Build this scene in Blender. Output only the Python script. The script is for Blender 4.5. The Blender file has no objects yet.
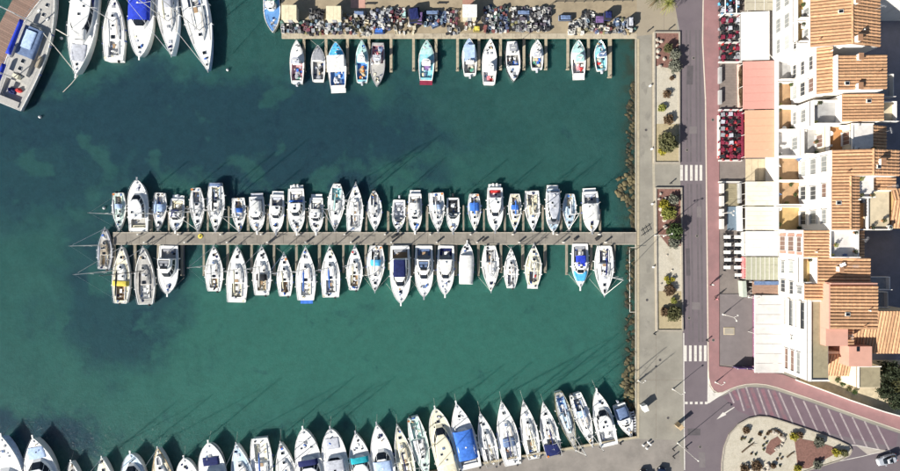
import bpy, math, random
from mathutils import Vector, Matrix, noise
R = math.radians
rnd = random.Random(11)

# ------------------------------------------------------------------ camera, sky, sun, exposure
S = 0.22            # metres per photograph pixel at quay level
H = 110.0           # drone height above the quay
WATER = -1.25       # water level below the quay
scene = bpy.context.scene
COL = scene.collection
cam_d = bpy.data.cameras.new('camera')
cam_d.sensor_fit = 'HORIZONTAL'
cam_d.angle = 2 * math.atan(450 * S / H)
cam_d.clip_end = 3000
cam = bpy.data.objects.new('camera', cam_d)
cam.location = (0, 0, H)
COL.objects.link(cam)
scene.camera = cam

SUN_EL = R(28)
SHADOW_DIR = R(39)          # direction in which shadows fall, from +X towards +Y
world = bpy.data.worlds.new('World')
scene.world = world
world.use_nodes = True
wn = world.node_tree
sky = wn.nodes.new('ShaderNodeTexSky')
sky.sky_type = 'NISHITA'
sky.sun_disc = False
sky.sun_elevation = SUN_EL
sky.sun_rotation = R(231)
wn.links.new(sky.outputs[0], wn.nodes['Background'].inputs[0])
wn.nodes['Background'].inputs[1].default_value = 0.05
sun_d = bpy.data.lights.new('sun', 'SUN')
sun_d.energy = 5.0
sun_d.angle = R(0.5)
sun_d.color = (1.0, 0.95, 0.86)
sun = bpy.data.objects.new('sun', sun_d)
sdir = Vector((math.cos(SHADOW_DIR) * math.cos(SUN_EL), math.sin(SHADOW_DIR) * math.cos(SUN_EL), -math.sin(SUN_EL)))
sun.rotation_euler = sdir.to_track_quat('-Z', 'Y').to_euler()
COL.objects.link(sun)
scene.view_settings.view_transform = 'Standard'
scene.view_settings.look = 'None'
scene.view_settings.exposure = 0.85
scene.view_settings.gamma = 1.0
scene.view_settings.use_curve_mapping = False


def P(px, py, z=0.0):
    """world x, y of what the drone sees at photograph point px, py when it stands at height z"""
    k = S * (1 - z / H)
    return ((px - 450) * k, (235.5 - py) * k)


def PX(px, z=0.0): return (px - 450) * S * (1 - z / H)
def PY(py, z=0.0): return (235.5 - py) * S * (1 - z / H)


# ------------------------------------------------------------------ materials
MATS = {}
def mat(name, col, rough=0.6, var=0.12, scale=2.0, metal=0.0, col2=None, detail=4, bump=0.0, bscale=20.0,
        world=False, rand=0.0, dirt=None, dscale=0.3, dlo=0.5, dhi=0.7, spec=0.4, emit=None, stretch=None):
    if name in MATS:
        return MATS[name]
    m = bpy.data.materials.new(name)
    m.use_nodes = True
    nt = m.node_tree
    b = nt.nodes['Principled BSDF']
    b.inputs['Roughness'].default_value = rough
    b.inputs['Metallic'].default_value = metal
    b.inputs['Specular IOR Level'].default_value = spec
    L = nt.links
    if world:
        src = nt.nodes.new('ShaderNodeNewGeometry').outputs['Position']
    else:
        tc = nt.nodes.new('ShaderNodeTexCoord')
        oi = nt.nodes.new('ShaderNodeObjectInfo')
        ad = nt.nodes.new('ShaderNodeVectorMath'); ad.operation = 'MULTIPLY_ADD'
        cb = nt.nodes.new('ShaderNodeCombineXYZ')
        for i in range(3): L.new(oi.outputs['Random'], cb.inputs[i])
        L.new(cb.outputs[0], ad.inputs[0]); ad.inputs[1].default_value = (37, 53, 71)
        L.new(tc.outputs['Object'], ad.inputs[2])
        src = ad.outputs[0]
    if stretch:
        mp = nt.nodes.new('ShaderNodeVectorMath'); mp.operation = 'MULTIPLY'
        L.new(src, mp.inputs[0]); mp.inputs[1].default_value = stretch
        src = mp.outputs[0]
    nz = nt.nodes.new('ShaderNodeTexNoise')
    nz.inputs['Scale'].default_value = scale; nz.inputs['Detail'].default_value = detail
    nz.inputs['Roughness'].default_value = 0.65
    L.new(src, nz.inputs['Vector'])
    rp = nt.nodes.new('ShaderNodeValToRGB')
    c2 = col2 or tuple(min(1, c * (1 + var)) for c in col)
    c1 = col if col2 else tuple(c * (1 - var) for c in col)
    rp.color_ramp.elements[0].position = 0.3; rp.color_ramp.elements[1].position = 0.7
    rp.color_ramp.elements[0].color = (*c1, 1); rp.color_ramp.elements[1].color = (*c2, 1)
    L.new(nz.outputs['Fac'], rp.inputs[0])
    out = rp.outputs[0]
    if dirt:
        n2 = nt.nodes.new('ShaderNodeTexNoise')
        n2.inputs['Scale'].default_value = dscale; n2.inputs['Detail'].default_value = 6
        n2.inputs['Roughness'].default_value = 0.7
        L.new(src, n2.inputs['Vector'])
        r2 = nt.nodes.new('ShaderNodeMapRange')
        r2.inputs[1].default_value = dlo; r2.inputs[2].default_value = dhi
        L.new(n2.outputs['Fac'], r2.inputs[0])
        mx = nt.nodes.new('ShaderNodeMix'); mx.data_type = 'RGBA'
        L.new(r2.outputs[0], mx.inputs[0]); L.new(out, mx.inputs[6]); mx.inputs[7].default_value = (*dirt, 1)
        out = mx.outputs[2]
    if rand:
        oi2 = nt.nodes.new('ShaderNodeObjectInfo')
        mr = nt.nodes.new('ShaderNodeMapRange')
        mr.inputs[3].default_value = 1 - rand; mr.inputs[4].default_value = 1 + rand
        L.new(oi2.outputs['Random'], mr.inputs[0])
        hs = nt.nodes.new('ShaderNodeHueSaturation')
        L.new(mr.outputs[0], hs.inputs['Value']); L.new(out, hs.inputs['Color'])
        out = hs.outputs[0]
    L.new(out, b.inputs['Base Color'])
    if bump:
        n3 = nt.nodes.new('ShaderNodeTexNoise')
        n3.inputs['Scale'].default_value = bscale; n3.inputs['Detail'].default_value = 5
        L.new(src, n3.inputs['Vector'])
        bp = nt.nodes.new('ShaderNodeBump'); bp.inputs['Strength'].default_value = bump
        bp.inputs['Distance'].default_value = 0.05
        L.new(n3.outputs['Fac'], bp.inputs['Height']); L.new(bp.outputs[0], b.inputs['Normal'])
    MATS[name] = m
    return m


def cloth(name, c): return mat('cloth_' + name, c, rough=0.85, var=0.25, scale=1.6, bump=0.3, bscale=4, spec=0.15)
WHITE = mat('gelcoat_white', (0.86, 0.86, 0.84), rough=0.3, var=0.03, scale=1.2, dirt=(0.7, 0.69, 0.65), dscale=1.1, dlo=0.56, dhi=0.85, rand=0.05)
CREAM = mat('gelcoat_cream', (0.80, 0.74, 0.55), rough=0.35, var=0.04, scale=1.2, rand=0.04)
DECK = {
    'white': mat('deck_white', (0.83, 0.83, 0.81), rough=0.55, var=0.05, scale=3, dirt=(0.64, 0.63, 0.6), dscale=0.9, dlo=0.58, dhi=0.9, rand=0.05),
    'cream': mat('deck_cream', (0.76, 0.71, 0.54), rough=0.55, var=0.06, scale=3, rand=0.05),
    'grey': mat('deck_grey', (0.42, 0.41, 0.39), rough=0.7, var=0.15, scale=2.5, rand=0.05),
    'teak': mat('deck_teak', (0.36, 0.24, 0.14), rough=0.7, var=0.2, scale=3, stretch=(8, 0.6, 1)),
    'pale': mat('deck_pale_blue', (0.48, 0.62, 0.74), rough=0.5, var=0.08, scale=2),
    'aqua': mat('deck_aqua', (0.24, 0.58, 0.66), rough=0.5, var=0.2, scale=1.5, dirt=(0.5, 0.6, 0.6), dscale=1.0),
    'blue': mat('deck_blue', (0.12, 0.28, 0.58), rough=0.5, var=0.12, scale=2),
    'mint': mat('deck_mint', (0.58, 0.72, 0.66), rough=0.55, var=0.06, scale=2),
    'pink': mat('deck_pink', (0.62, 0.36, 0.38), rough=0.6, var=0.1, scale=2),
    'wood': mat('deck_old_wood', (0.34, 0.29, 0.22), rough=0.75, var=0.25, scale=3, stretch=(8, 0.6, 1)),
}
CLOTH = {
    'blue': cloth('blue', (0.05, 0.16, 0.55)), 'royal': cloth('royal', (0.03, 0.06, 0.52)), 'navy': cloth('navy', (0.018, 0.025, 0.10)),
    'sky': cloth('sky', (0.10, 0.46, 0.80)), 'pale': cloth('pale', (0.42, 0.55, 0.78)), 'white': cloth('white', (0.74, 0.74, 0.72)),
    'grey': cloth('grey', (0.30, 0.31, 0.34)), 'dark': cloth('dark', (0.03, 0.032, 0.038)), 'teal': cloth('teal', (0.02, 0.34, 0.42)),
    'red': cloth('red', (0.50, 0.05, 0.05)), 'maroon': cloth('maroon', (0.22, 0.03, 0.06)), 'tan': cloth('tan', (0.48, 0.36, 0.22)),
    'yellow': cloth('yellow', (0.66, 0.54, 0.10)), 'cream': cloth('cream', (0.76, 0.70, 0.52)), 'green': cloth('green', (0.10, 0.30, 0.22)),
    'mint': cloth('mint', (0.40, 0.62, 0.60)), 'silver': cloth('silver', (0.48, 0.50, 0.56)), 'orange': cloth('orange', (0.70, 0.24, 0.05)),
    'steel': cloth('steel', (0.14, 0.20, 0.34)), 'purple': cloth('purple', (0.16, 0.10, 0.24)), 'pink': cloth('pink', (0.66, 0.22, 0.25)),
    'olive': cloth('olive', (0.20, 0.19, 0.10)),
}
GLASS = mat('tinted_glass', (0.012, 0.016, 0.022), rough=0.08, var=0.2, spec=0.6)
CHROME = mat('stainless', (0.62, 0.63, 0.65), rough=0.3, var=0.05, metal=0.6)
ALU = mat('mast_aluminium', (0.66, 0.66, 0.66), rough=0.4, var=0.05, metal=0.2)
DARKM = mat('dark_mast', (0.05, 0.05, 0.055), rough=0.4, var=0.05)
ROPE = mat('rope', (0.55, 0.53, 0.48), rough=0.9, var=0.2)
RUBBER = mat('rubber', (0.03, 0.03, 0.032), rough=0.8, var=0.2)
FENDER = mat('fender_white', (0.68, 0.68, 0.68), rough=0.5, var=0.05, rand=0.1)
FENDERB = mat('fender_blue', (0.04, 0.08, 0.3), rough=0.5, var=0.05)


# ------------------------------------------------------------------ mesh helpers
class MB:
    def __init__(s): s.v = []; s.f = []
    def add(s, vs, fs):
        o = len(s.v); s.v += [tuple(p) for p in vs]; s.f += [tuple(i + o for i in f) for f in fs]; return s
    def box(s, c, d, rz=0.0, taper=1.0, rx=0.0):
        hx, hy, hz = d[0] / 2, d[1] / 2, d[2] / 2
        vs = []
        cr, sr = math.cos(rz), math.sin(rz)
        for z, k in ((-hz, 1), (hz, taper)):
            for x, y in ((-hx, -hy), (hx, -hy), (hx, hy), (-hx, hy)):
                x2, y2 = x * k, y * k
                vs.append((c[0] + x2 * cr - y2 * sr, c[1] + x2 * sr + y2 * cr, c[2] + z))
        return s.add(vs, [(3, 2, 1, 0), (4, 5, 6, 7), (0, 1, 5, 4), (1, 2, 6, 5), (2, 3, 7, 6), (3, 0, 4, 7)])
    def prism(s, poly, z0, z1, inset=0.0):
        n = len(poly)
        a = sum(poly[i][0] * poly[(i + 1) % n][1] - poly[(i + 1) % n][0] * poly[i][1] for i in range(n))
        if a < 0: poly = list(reversed(poly))
        vs = [(p[0], p[1], z0) for p in poly] + [(p[0], p[1], z1) for p in poly]
        fs = [tuple(reversed(range(n))), tuple(range(n, 2 * n))]
        fs += [(i, (i + 1) % n, (i + 1) % n + n, i + n) for i in range(n)]
        return s.add(vs, fs)
    def sheet(s, poly, z):
        n = len(poly)
        a = sum(poly[i][0] * poly[(i + 1) % n][1] - poly[(i + 1) % n][0] * poly[i][1] for i in range(n))
        if a < 0: poly = list(reversed(poly))
        return s.add([(p[0], p[1], z) for p in poly], [tuple(range(n))])
    def tube(s, pts, r, n=5, r2=None, cap=True):
        pts = [Vector(p) for p in pts]; m = len(pts); vs = []; fs = []
        for i, p in enumerate(pts):
            d = (pts[min(i + 1, m - 1)] - pts[max(i - 1, 0)])
            if d.length < 1e-6: d = Vector((0, 0, 1))
            d.normalize()
            a = d.cross(Vector((0, 0, 1)))
            if a.length < 1e-3: a = Vector((1, 0, 0))
            a.normalize(); b = d.cross(a)
            rr = r if r2 is None else r + (r2 - r) * i / (m - 1)
            for k in range(n):
                an = 2 * math.pi * k / n
                vs.append(p + a * math.cos(an) * rr + b * math.sin(an) * rr)
        for i in range(m - 1):
            for k in range(n):
                fs.append((i * n + k, i * n + (k + 1) % n, (i + 1) * n + (k + 1) % n, (i + 1) * n + k))
        if cap: fs += [tuple(reversed(range(n))), tuple(range((m - 1) * n, m * n))]
        return s.add(vs, fs)
    def cyl(s, c, r, h, n=10, r2=None):
        return s.lathe(c, [(r, 0), (r if r2 is None else r2, h)], n)
    def lathe(s, c, prof, n=10):
        vs = []; fs = []
        for r, z in prof:
            for k in range(n):
                an = 2 * math.pi * k / n
                vs.append((c[0] + r * math.cos(an), c[1] + r * math.sin(an), c[2] + z))
        for i in range(len(prof) - 1):
            for k in range(n):
                fs.append((i * n + k, i * n + (k + 1) % n, (i + 1) * n + (k + 1) % n, (i + 1) * n + k))
        fs += [tuple(reversed(range(n))), tuple(range((len(prof) - 1) * n, len(prof) * n))]
        return s.add(vs, fs)
    def loft(s, rings, cap0=False, cap1=True):
        n = len(rings[0]); vs = [p for r in rings for p in r]; fs = []
        for i in range(len(rings) - 1):
            for k in range(n):
                fs.append((i * n + k, i * n + (k + 1) % n, (i + 1) * n + (k + 1) % n, (i + 1) * n + k))
        if cap0: fs.append(tuple(reversed(range(n))))
        if cap1: fs.append(tuple(range((len(rings) - 1) * n, len(rings) * n)))
        return s.add(vs, fs)
    def blob(s, c, r, seed=0, amp=0.3, nu=7, nv=4, flat=False):
        """lumpy boulder / heap; r = (rx, ry, rz)"""
        vs = []; fs = []; rr = random.Random(seed)
        off = Vector((rr.random() * 50, rr.random() * 50, rr.random() * 50))
        def pt(u, v):
            d = Vector((math.cos(u) * math.sin(v), math.sin(u) * math.sin(v), math.cos(v)))
            k = 1 + amp * noise.noise(d * 1.5 + off) * 1.6
            z = d.z * r[2] * k
            if flat: z = max(z, 0.0)
            return (c[0] + d.x * r[0] * k, c[1] + d.y * r[1] * k, c[2] + z)
        vmax = math.pi if not flat else math.pi * 0.5
        vs.append(pt(0, 0))
        for i in range(1, nv + 1):
            v = vmax * i / (nv + (0 if flat else 1))
            for k in range(nu): vs.append(pt(2 * math.pi * k / nu, v))
        for k in range(nu): fs.append((0, 1 + k, 1 + (k + 1) % nu))
        for i in range(nv - 1):
            for k in range(nu):
                a = 1 + i * nu + k; b = 1 + i * nu + (k + 1) % nu
                fs.append((a, a + nu, b + nu, b))
        fs.append(tuple(reversed(range(1 + (nv - 1) * nu, 1 + nv * nu))))
        return s.add(vs, fs)
    def mesh(s, name, m, smooth=False):
        me = bpy.data.meshes.new(name)
        me.from_pydata(s.v, [], s.f)
        if m: me.materials.append(m)
        if smooth: me.polygons.foreach_set('use_smooth', [True] * len(me.polygons))
        me.update()
        return me
    def build(s, name, m, parent=None, loc=None, rz=0.0, smooth=False):
        o = bpy.data.objects.new(name, s.mesh(name, m, smooth))
        COL.objects.link(o)
        if parent: o.parent = parent
        if loc: o.location = loc
        if rz: o.rotation_euler.z = rz
        return o


def inst(name, me, parent=None, loc=(0, 0, 0), rz=0.0, sc=None):
    o = bpy.data.objects.new(name, me); COL.objects.link(o)
    if parent: o.parent = parent
    o.location = loc; o.rotation_euler.z = rz
    if sc: o.scale = sc
    return o


def tag(o, label, cat, group=None):
    o['label'] = label; o['category'] = cat
    if group: o['group'] = group
    return o


def empty(name, loc=(0, 0, 0), rz=0.0):
    o = bpy.data.objects.new(name, None); COL.objects.link(o)
    o.location = loc; o.rotation_euler.z = rz; o.empty_display_size = 0.5
    return o


def struct(o):
    o['kind'] = 'structure'; return o


def copy_tree(o, parent=None):
    c = o.copy(); COL.objects.link(c); c.parent = parent
    for ch in list(o.children): copy_tree(ch, c)
    return c


def poly(pts, z=0.0): return [P(x, y, z) for x, y in pts]


ORD = ['first', 'second', 'third', 'fourth', 'fifth', 'sixth', 'seventh', 'eighth', 'ninth', 'tenth', 'eleventh', 'twelfth',
       'thirteenth', 'fourteenth', 'fifteenth', 'sixteenth', 'seventeenth', 'eighteenth', 'nineteenth', 'twentieth',
       'twenty-first', 'twenty-second', 'twenty-third', 'twenty-fourth', 'twenty-fifth', 'twenty-sixth', 'twenty-seventh', 'twenty-eighth']

# ------------------------------------------------------------------ water, quays, roads
def water_material():
    m = bpy.data.materials.new('harbour_water'); m.use_nodes = True
    nt = m.node_tree; L = nt.links; b = nt.nodes['Principled BSDF']
    g = nt.nodes.new('ShaderNodeNewGeometry')
    sep = nt.nodes.new('ShaderNodeSeparateXYZ'); L.new(g.outputs['Position'], sep.inputs[0])
    def nz(scale, detail, rough=0.6, dist=0.0):
        n = nt.nodes.new('ShaderNodeTexNoise'); n.inputs['Scale'].default_value = scale
        n.inputs['Detail'].default_value = detail; n.inputs['Roughness'].default_value = rough
        n.inputs['Distortion'].default_value = dist
        L.new(g.outputs['Position'], n.inputs['Vector']); return n.outputs['Fac']
    def math_(op, a, bb):
        n = nt.nodes.new('ShaderNodeMath'); n.operation = op
        for i, q in enumerate((a, bb)):
            if isinstance(q, (int, float)): n.inputs[i].default_value = q
            else: L.new(q, n.inputs[i])
        return n.outputs[0]
    def mr(x, a, bb, c=0.0, d=1.0):
        n = nt.nodes.new('ShaderNodeMapRange'); n.interpolation_type = 'SMOOTHSTEP'
        n.inputs[1].default_value = a; n.inputs[2].default_value = bb
        n.inputs[3].default_value = c; n.inputs[4].default_value = d
        L.new(x, n.inputs[0]); return n.outputs[0]
    def mix(f, a, bb):
        n = nt.nodes.new('ShaderNodeMix'); n.data_type = 'RGBA'
        L.new(f, n.inputs[0])
        for i, q in ((6, a), (7, bb)):
            if isinstance(q, tuple): n.inputs[i].default_value = (*q, 1)
            else: L.new(q, n.inputs[i])
        return n.outputs[2]
    mid = nz(0.075, 5, 0.6, 0.6); fine = nz(0.55, 4, 0.6)
    def vmath(op, a, bb):
        n = nt.nodes.new('ShaderNodeVectorMath'); n.operation = op
        for k, q in enumerate((a, bb)):
            if isinstance(q, tuple): n.inputs[k].default_value = q
            elif q is not None: L.new(q, n.inputs[k])
        return n
    # weed beds on the sandy harbour floor: ragged patches in the north and west of the basin
    wob = nt.nodes.new('ShaderNodeTexNoise'); wob.inputs['Scale'].default_value = 0.06; wob.inputs['Detail'].default_value = 6; wob.inputs['Roughness'].default_value = 0.62
    L.new(g.outputs['Position'], wob.inputs['Vector'])
    wp = vmath('ADD', g.outputs['Position'], vmath('MULTIPLY', vmath('SUBTRACT', wob.outputs['Color'], (0.5, 0.5, 0.5)).outputs[0], (46, 46, 0)).outputs[0]).outputs[0]
    fields = []
    for (ex, ey, rx, ry) in ((175, 118, 265, 62), (40, 140, 150, 90), (115, 285, 80, 85), (300, 150, 170, 40), (20, 440, 60, 40)):
        q = P(ex, ey)
        d = vmath('LENGTH', vmath('MULTIPLY', vmath('SUBTRACT', wp, (q[0], q[1], WATER)).outputs[0], (1 / (rx * S), 1 / (ry * S), 0)).outputs[0], None).outputs['Value']
        fields.append(mr(d, 1.32, 0.56, 0.0, 0.82 if ry > 80 else 1.0))
    weed = fields[0]
    for f_ in fields[1:]: weed = math_('MAXIMUM', weed, f_)
    holes = mr(math_('ADD', nz(0.11, 3, 0.5, 0.2), math_('MULTIPLY', mid, 0.2)), 0.66, 0.76)
    weed = math_('MULTIPLY', weed, math_('SUBTRACT', 1.0, math_('MULTIPLY', holes, 0.75)))
    tufts = mr(nz(0.14, 5, 0.65, 0.5), 0.60, 0.74)
    weed = math_('MAXIMUM', weed, math_('MULTIPLY', tufts, 0.42))
    milky = vmath('LENGTH', vmath('MULTIPLY', vmath('SUBTRACT', wp, (*P(400, 345), WATER)).outputs[0], (1 / 72, 1 / 30, 0)).outputs[0], None).outputs['Value']
    c = mix(mr(mid, 0.3, 0.7), (0.025, 0.088, 0.083), (0.033, 0.105, 0.097))
    c = mix(mr(milky, 1.6, 0.2, 0.0, 0.9), c, (0.043, 0.152, 0.124))
    c = mix(weed, c, (0.0185, 0.055, 0.074))
    c = mix(math_('MULTIPLY', weed, mr(nz(0.22, 5, 0.7, 0.3), 0.50, 0.70)), c, (0.016, 0.045, 0.066))
    shelf = mr(sep.outputs[0], PX(612), PX(640))
    c = mix(math_('MULTIPLY', shelf, mr(fine, 0.40, 0.6, 0.25, 0.9)), c, (0.036, 0.038, 0.024))
    hs = nt.nodes.new('ShaderNodeHueSaturation'); L.new(c, hs.inputs['Color'])
    L.new(mr(math_('ADD', math_('MULTIPLY', fine, 0.6), math_('MULTIPLY', nz(2.2, 5, 0.7), 0.4)), 0.3, 0.7, 0.90, 1.10), hs.inputs['Value'])
    L.new(hs.outputs[0], b.inputs['Base Color'])
    b.inputs['Subsurface Weight'].default_value = 1.0
    b.inputs['Subsurface Radius'].default_value = (0.45, 1.0, 1.0)
    b.inputs['Subsurface Scale'].default_value = 5.5
    b.inputs['Roughness'].default_value = 0.12
    b.inputs['IOR'].default_value = 1.33
    b.inputs['Specular IOR Level'].default_value = 0.5
    bp = nt.nodes.new('ShaderNodeBump'); bp.inputs['Strength'].default_value = 0.5; bp.inputs['Distance'].default_value = 0.12
    L.new(nz(1.3, 7, 0.72, 0.4), bp.inputs['Height']); L.new(bp.outputs[0], b.inputs['Normal'])
    return m


struct(MB().box((0, 0, WATER - 4), (1800, 1800, 8)).build('water', water_material()))

CONC = mat('quay_concrete', (0.29, 0.272, 0.23), rough=0.85, var=0.10, scale=0.22, world=True, dirt=(0.2, 0.185, 0.157), dscale=0.12, dlo=0.45, dhi=0.75, bump=0.2, bscale=6)
CONC2 = mat('yard_concrete', (0.344, 0.283, 0.193), rough=0.85, var=0.12, scale=0.3, world=True, dirt=(0.246, 0.201, 0.139), dscale=0.25, dlo=0.45, dhi=0.7, bump=0.2, bscale=6)
CONCP = mat('pier_concrete', (0.25, 0.228, 0.195), rough=0.85, var=0.14, scale=0.5, world=True, dirt=(0.155, 0.14, 0.125), dscale=0.35, dlo=0.48, dhi=0.75, bump=0.2, bscale=6)
CONCS = mat('south_quay_concrete', (0.265, 0.24, 0.215), rough=0.85, var=0.12, scale=0.3, world=True, dirt=(0.17, 0.155, 0.14), dscale=0.2, dlo=0.45, dhi=0.75, bump=0.2, bscale=6)
COPING = mat('coping_stone', (0.425, 0.365, 0.255), rough=0.8, var=0.12, scale=1.0, world=True, bump=0.2, bscale=8)
ASPH = mat('road_asphalt', (0.142, 0.117, 0.132), rough=0.85, var=0.08, scale=0.35, world=True, dirt=(0.172, 0.145, 0.156), dscale=0.06, dlo=0.4, dhi=0.7, bump=0.25, bscale=12)
PINK = mat('pink_paving', (0.3, 0.165, 0.165), rough=0.85, var=0.10, scale=0.5, world=True, dirt=(0.23, 0.14, 0.142), dscale=0.12, dlo=0.45, dhi=0.75, bump=0.2, bscale=8)
PAINT = mat('road_paint', (0.627, 0.598, 0.551), rough=0.7, var=0.1, scale=2.0, world=True, dirt=(0.342, 0.304, 0.285), dscale=0.9, dlo=0.55, dhi=0.75)
PAINTF = mat('worn_road_paint', (0.4, 0.345, 0.35), rough=0.75, var=0.15, scale=2.0, world=True, dirt=(0.2, 0.165, 0.175), dscale=0.8, dlo=0.4, dhi=0.7)
KERB = mat('kerb_stone', (0.34, 0.306, 0.255), rough=0.8, var=0.1, scale=1.0, world=True)
GRAVEL = mat('white_gravel', (0.493, 0.453, 0.37), rough=0.9, var=0.15, scale=4.0, world=True, dirt=(0.37, 0.326, 0.246), dscale=0.4, dlo=0.5, dhi=0.75, bump=0.5, bscale=14)
MULCH = mat('red_mulch', (0.20, 0.105, 0.085), rough=0.95, var=0.3, scale=3.0, world=True, bump=0.6, bscale=10)
SAND = mat('sandy_soil', (0.391, 0.327, 0.204), rough=0.95, var=0.12, scale=2.0, world=True, bump=0.4, bscale=10)
BASE = -4.0

# east quay: one slab from the harbour wall eastward, with the south quay wedge
east = [(637, -300), (637, 438), (440, 471.5), (-200, 580), (-200, 900), (1900, 900), (1900, -300)]
struct(MB().prism(poly(east), BASE, 0.0).build('quay', CONC))
fish = [(281.5, -300), (281.5, 33.5), (638.5, 33.5), (638.5, -300)]
struct(MB().prism(poly(fish), BASE, -0.012).build('fishing_quay', CONC2))
struct(MB().sheet(poly([(638.4, 439.2), (675, 440), (684, 471), (690, 700), (-190, 700), (-190, 581)]), 0.004).build('south_quay_surface', CONCS))
struct(MB().sheet(poly([(600, -300), (600, -8), (637.2, -6), (637.2, 36), (677, 32), (676, -300)]), 0.004).build('quay_forecourt', mat(
    'forecourt_concrete', (0.328, 0.283, 0.213), rough=0.85, var=0.08, scale=0.4, world=True, dirt=(0.254, 0.217, 0.164), dscale=0.2, dlo=0.45, dhi=0.7)))

# coping stones along the harbour walls, each a block of its own
def coping(name, a, b, width, n, z=0.05, th=0.35, m=COPING, side=1):
    root = empty(name, (a[0], a[1], 0)); struct(root)
    d = Vector((b[0] - a[0], b[1] - a[1])); Ln = d.length; an = math.atan2(d.y, d.x)
    step = Ln / n
    me = MB().box((0, 0, 0), (step - 0.035, width, th)).mesh('coping_stone', m)
    for i in range(n):
        c = Vector((step * (i + 0.5), side * width / 2))
        o = inst('coping_stone', me, root, (c.x * math.cos(an) - c.y * math.sin(an), c.x * math.sin(an) + c.y * math.cos(an),
                                           z - th / 2 + rnd.uniform(-0.006, 0.006)), an)
    return root
coping('harbour_wall_coping', P(637.0, 39), P(637.0, 438), 0.50, 44, side=1)
coping('south_wall_coping', P(637, 438.1), P(440, 471.6), 0.45, 22, side=-1)
coping('fishing_wall_coping', P(281.6, 38.2), P(637.0, 38.2), 1.05, 40, z=0.02, side=1, m=mat('fishing_coping', (0.44, 0.385, 0.29), rough=0.8, var=0.12, scale=1.0, world=True, dirt=(0.25, 0.21, 0.16), dscale=0.6))
coping('fishing_west_coping', P(281.2, 33), P(281.2, -60), 0.35, 12, z=0.02, side=-1)

# road, junction and markings
road = [(670, -120), (674, 0), (679.5, 30), (680.5, 187), (682.5, 331), (684, 475), (690, 600), (1200, 700), (1200, 520), (900, 433.5), (872, 424),
        (812, 402.5), (776, 390.5), (765, 387.6), (750, 386.8), (736, 389.5), (722, 396), (714, 397), (709.5, 389), (707.8, 376), (706.5, 250), (705, 100), (702, 40), (702.5, 10), (706, -120)]
struct(MB().sheet(poly(road), 0.006).build('road', ASPH))
def strip(pts, w, z, m, name='road_line'):
    mb = MB(); pp = [Vector(P(x, y)) for x, y in pts]
    vs = []
    for i, p in enumerate(pp):
        d = (pp[min(i + 1, len(pp) - 1)] - pp[max(i - 1, 0)]).normalized(); nn = Vector((-d.y, d.x)) * w / 2
        vs += [(p.x + nn.x, p.y + nn.y, z), (p.x - nn.x, p.y - nn.y, z)]
    mb.add(vs, [(2 * i, 2 * i + 1, 2 * i + 3, 2 * i + 2) for i in range(len(pp) - 1)])
    o = mb.build(name, m); return o
# pink footway (raised) with its pale kerb
pinkp = [(706, -120), (703.2, 8), (702.8, 42), (705.6, 100), (707.2, 250), (708.4, 370), (708.9, 378), (710.6, 385), (713.6, 390), (717.5, 392.4), (722.5, 391.8), (730, 388.4), (738, 385.6), (746, 383.9), (756, 383.4), (766, 384.4),
         (776.5, 387), (812, 399), (872, 420.3), (900, 430), (1100, 500), (1100, 470), (900, 416), (846, 399), (783, 374.5), (771, 372.5), (719, 366), (719, -120)]
struct(MB().prism(poly(pinkp), -0.3, 0.12).build('footway', PINK))
kp = pinkp[:22]
ks = MB()
pp = [Vector(P(x, y)) for x, y in kp]
for i in range(len(pp) - 1):
    a, b = pp[i], pp[i + 1]; d = b - a; c = (a + b) / 2; n_ = Vector((-d.y, d.x)).normalized() * 0.12
    ks.box((c.x - n_.x * 0.4, c.y - n_.y * 0.4, 0.0), (d.length + 0.03, 0.17, 0.30), math.atan2(d.y, d.x))
struct(ks.build('footway_kerb', mat('pale_kerb', (0.558, 0.486, 0.414), rough=0.8, var=0.1, scale=1.5, world=True)))
struct(MB().sheet(poly([(707.6, 368), (707.3, 403.5), (709.5, 403), (716, 398.6), (731, 389.5), (722, 393), (714, 392.8), (709.6, 386)]), 0.012).build('painted_gore', PAINT))
struct(MB().sheet(poly([(718.2, -120), (718.2, 366), (771, 373), (784, 376), (784, -120)]), 0.02).build('terrace_pavement', mat(
    'terrace_paving', (0.205, 0.176, 0.16), rough=0.85, var=0.12, scale=0.6, world=True, dirt=(0.156, 0.131, 0.123), dscale=0.2)))
struct(MB().sheet(poly([(719.6, 294), (719.6, 364.5), (752, 366), (752, 294)]), 0.13).build('restaurant_floor', mat(
    'dark_terrace', (0.19, 0.165, 0.165), rough=0.85, var=0.1, scale=0.6, world=True)))
# crossings: every stripe is its own piece
for (yy0, yy1, xs) in ((165, 180.6, [681.5, 686.3, 691.3, 696.3, 700.9]), (345.4, 361.3, [685.4, 690.3, 695.4, 700.4, 705.2])):
    zc = empty('pedestrian_crossing', (*P(xs[2], (yy0 + yy1) / 2), 0.0)); struct(zc)
    for x in xs:
        a = P(x - 1.35, yy0); b = P(x + 1.35, yy1)
        MB().box((0, 0, 0), (b[0] - a[0], a[1] - b[1], 0.006)).build('stripe', PAINT, zc,
            ((a[0] + b[0]) / 2 - zc.location.x, (a[1] + b[1]) / 2 - zc.location.y, 0.010))
zc = empty('give_way_line', (*P(697, 403), 0)); struct(zc)
for x in (686.3, 691.2, 696.3, 701.3, 706.2):
    c = P(x, 403); MB().box((0, 0, 0), (0.6, 0.55, 0.006)).build('dash', PAINT, zc, (c[0] - zc.location.x, c[1] - zc.location.y, 0.010))
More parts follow.
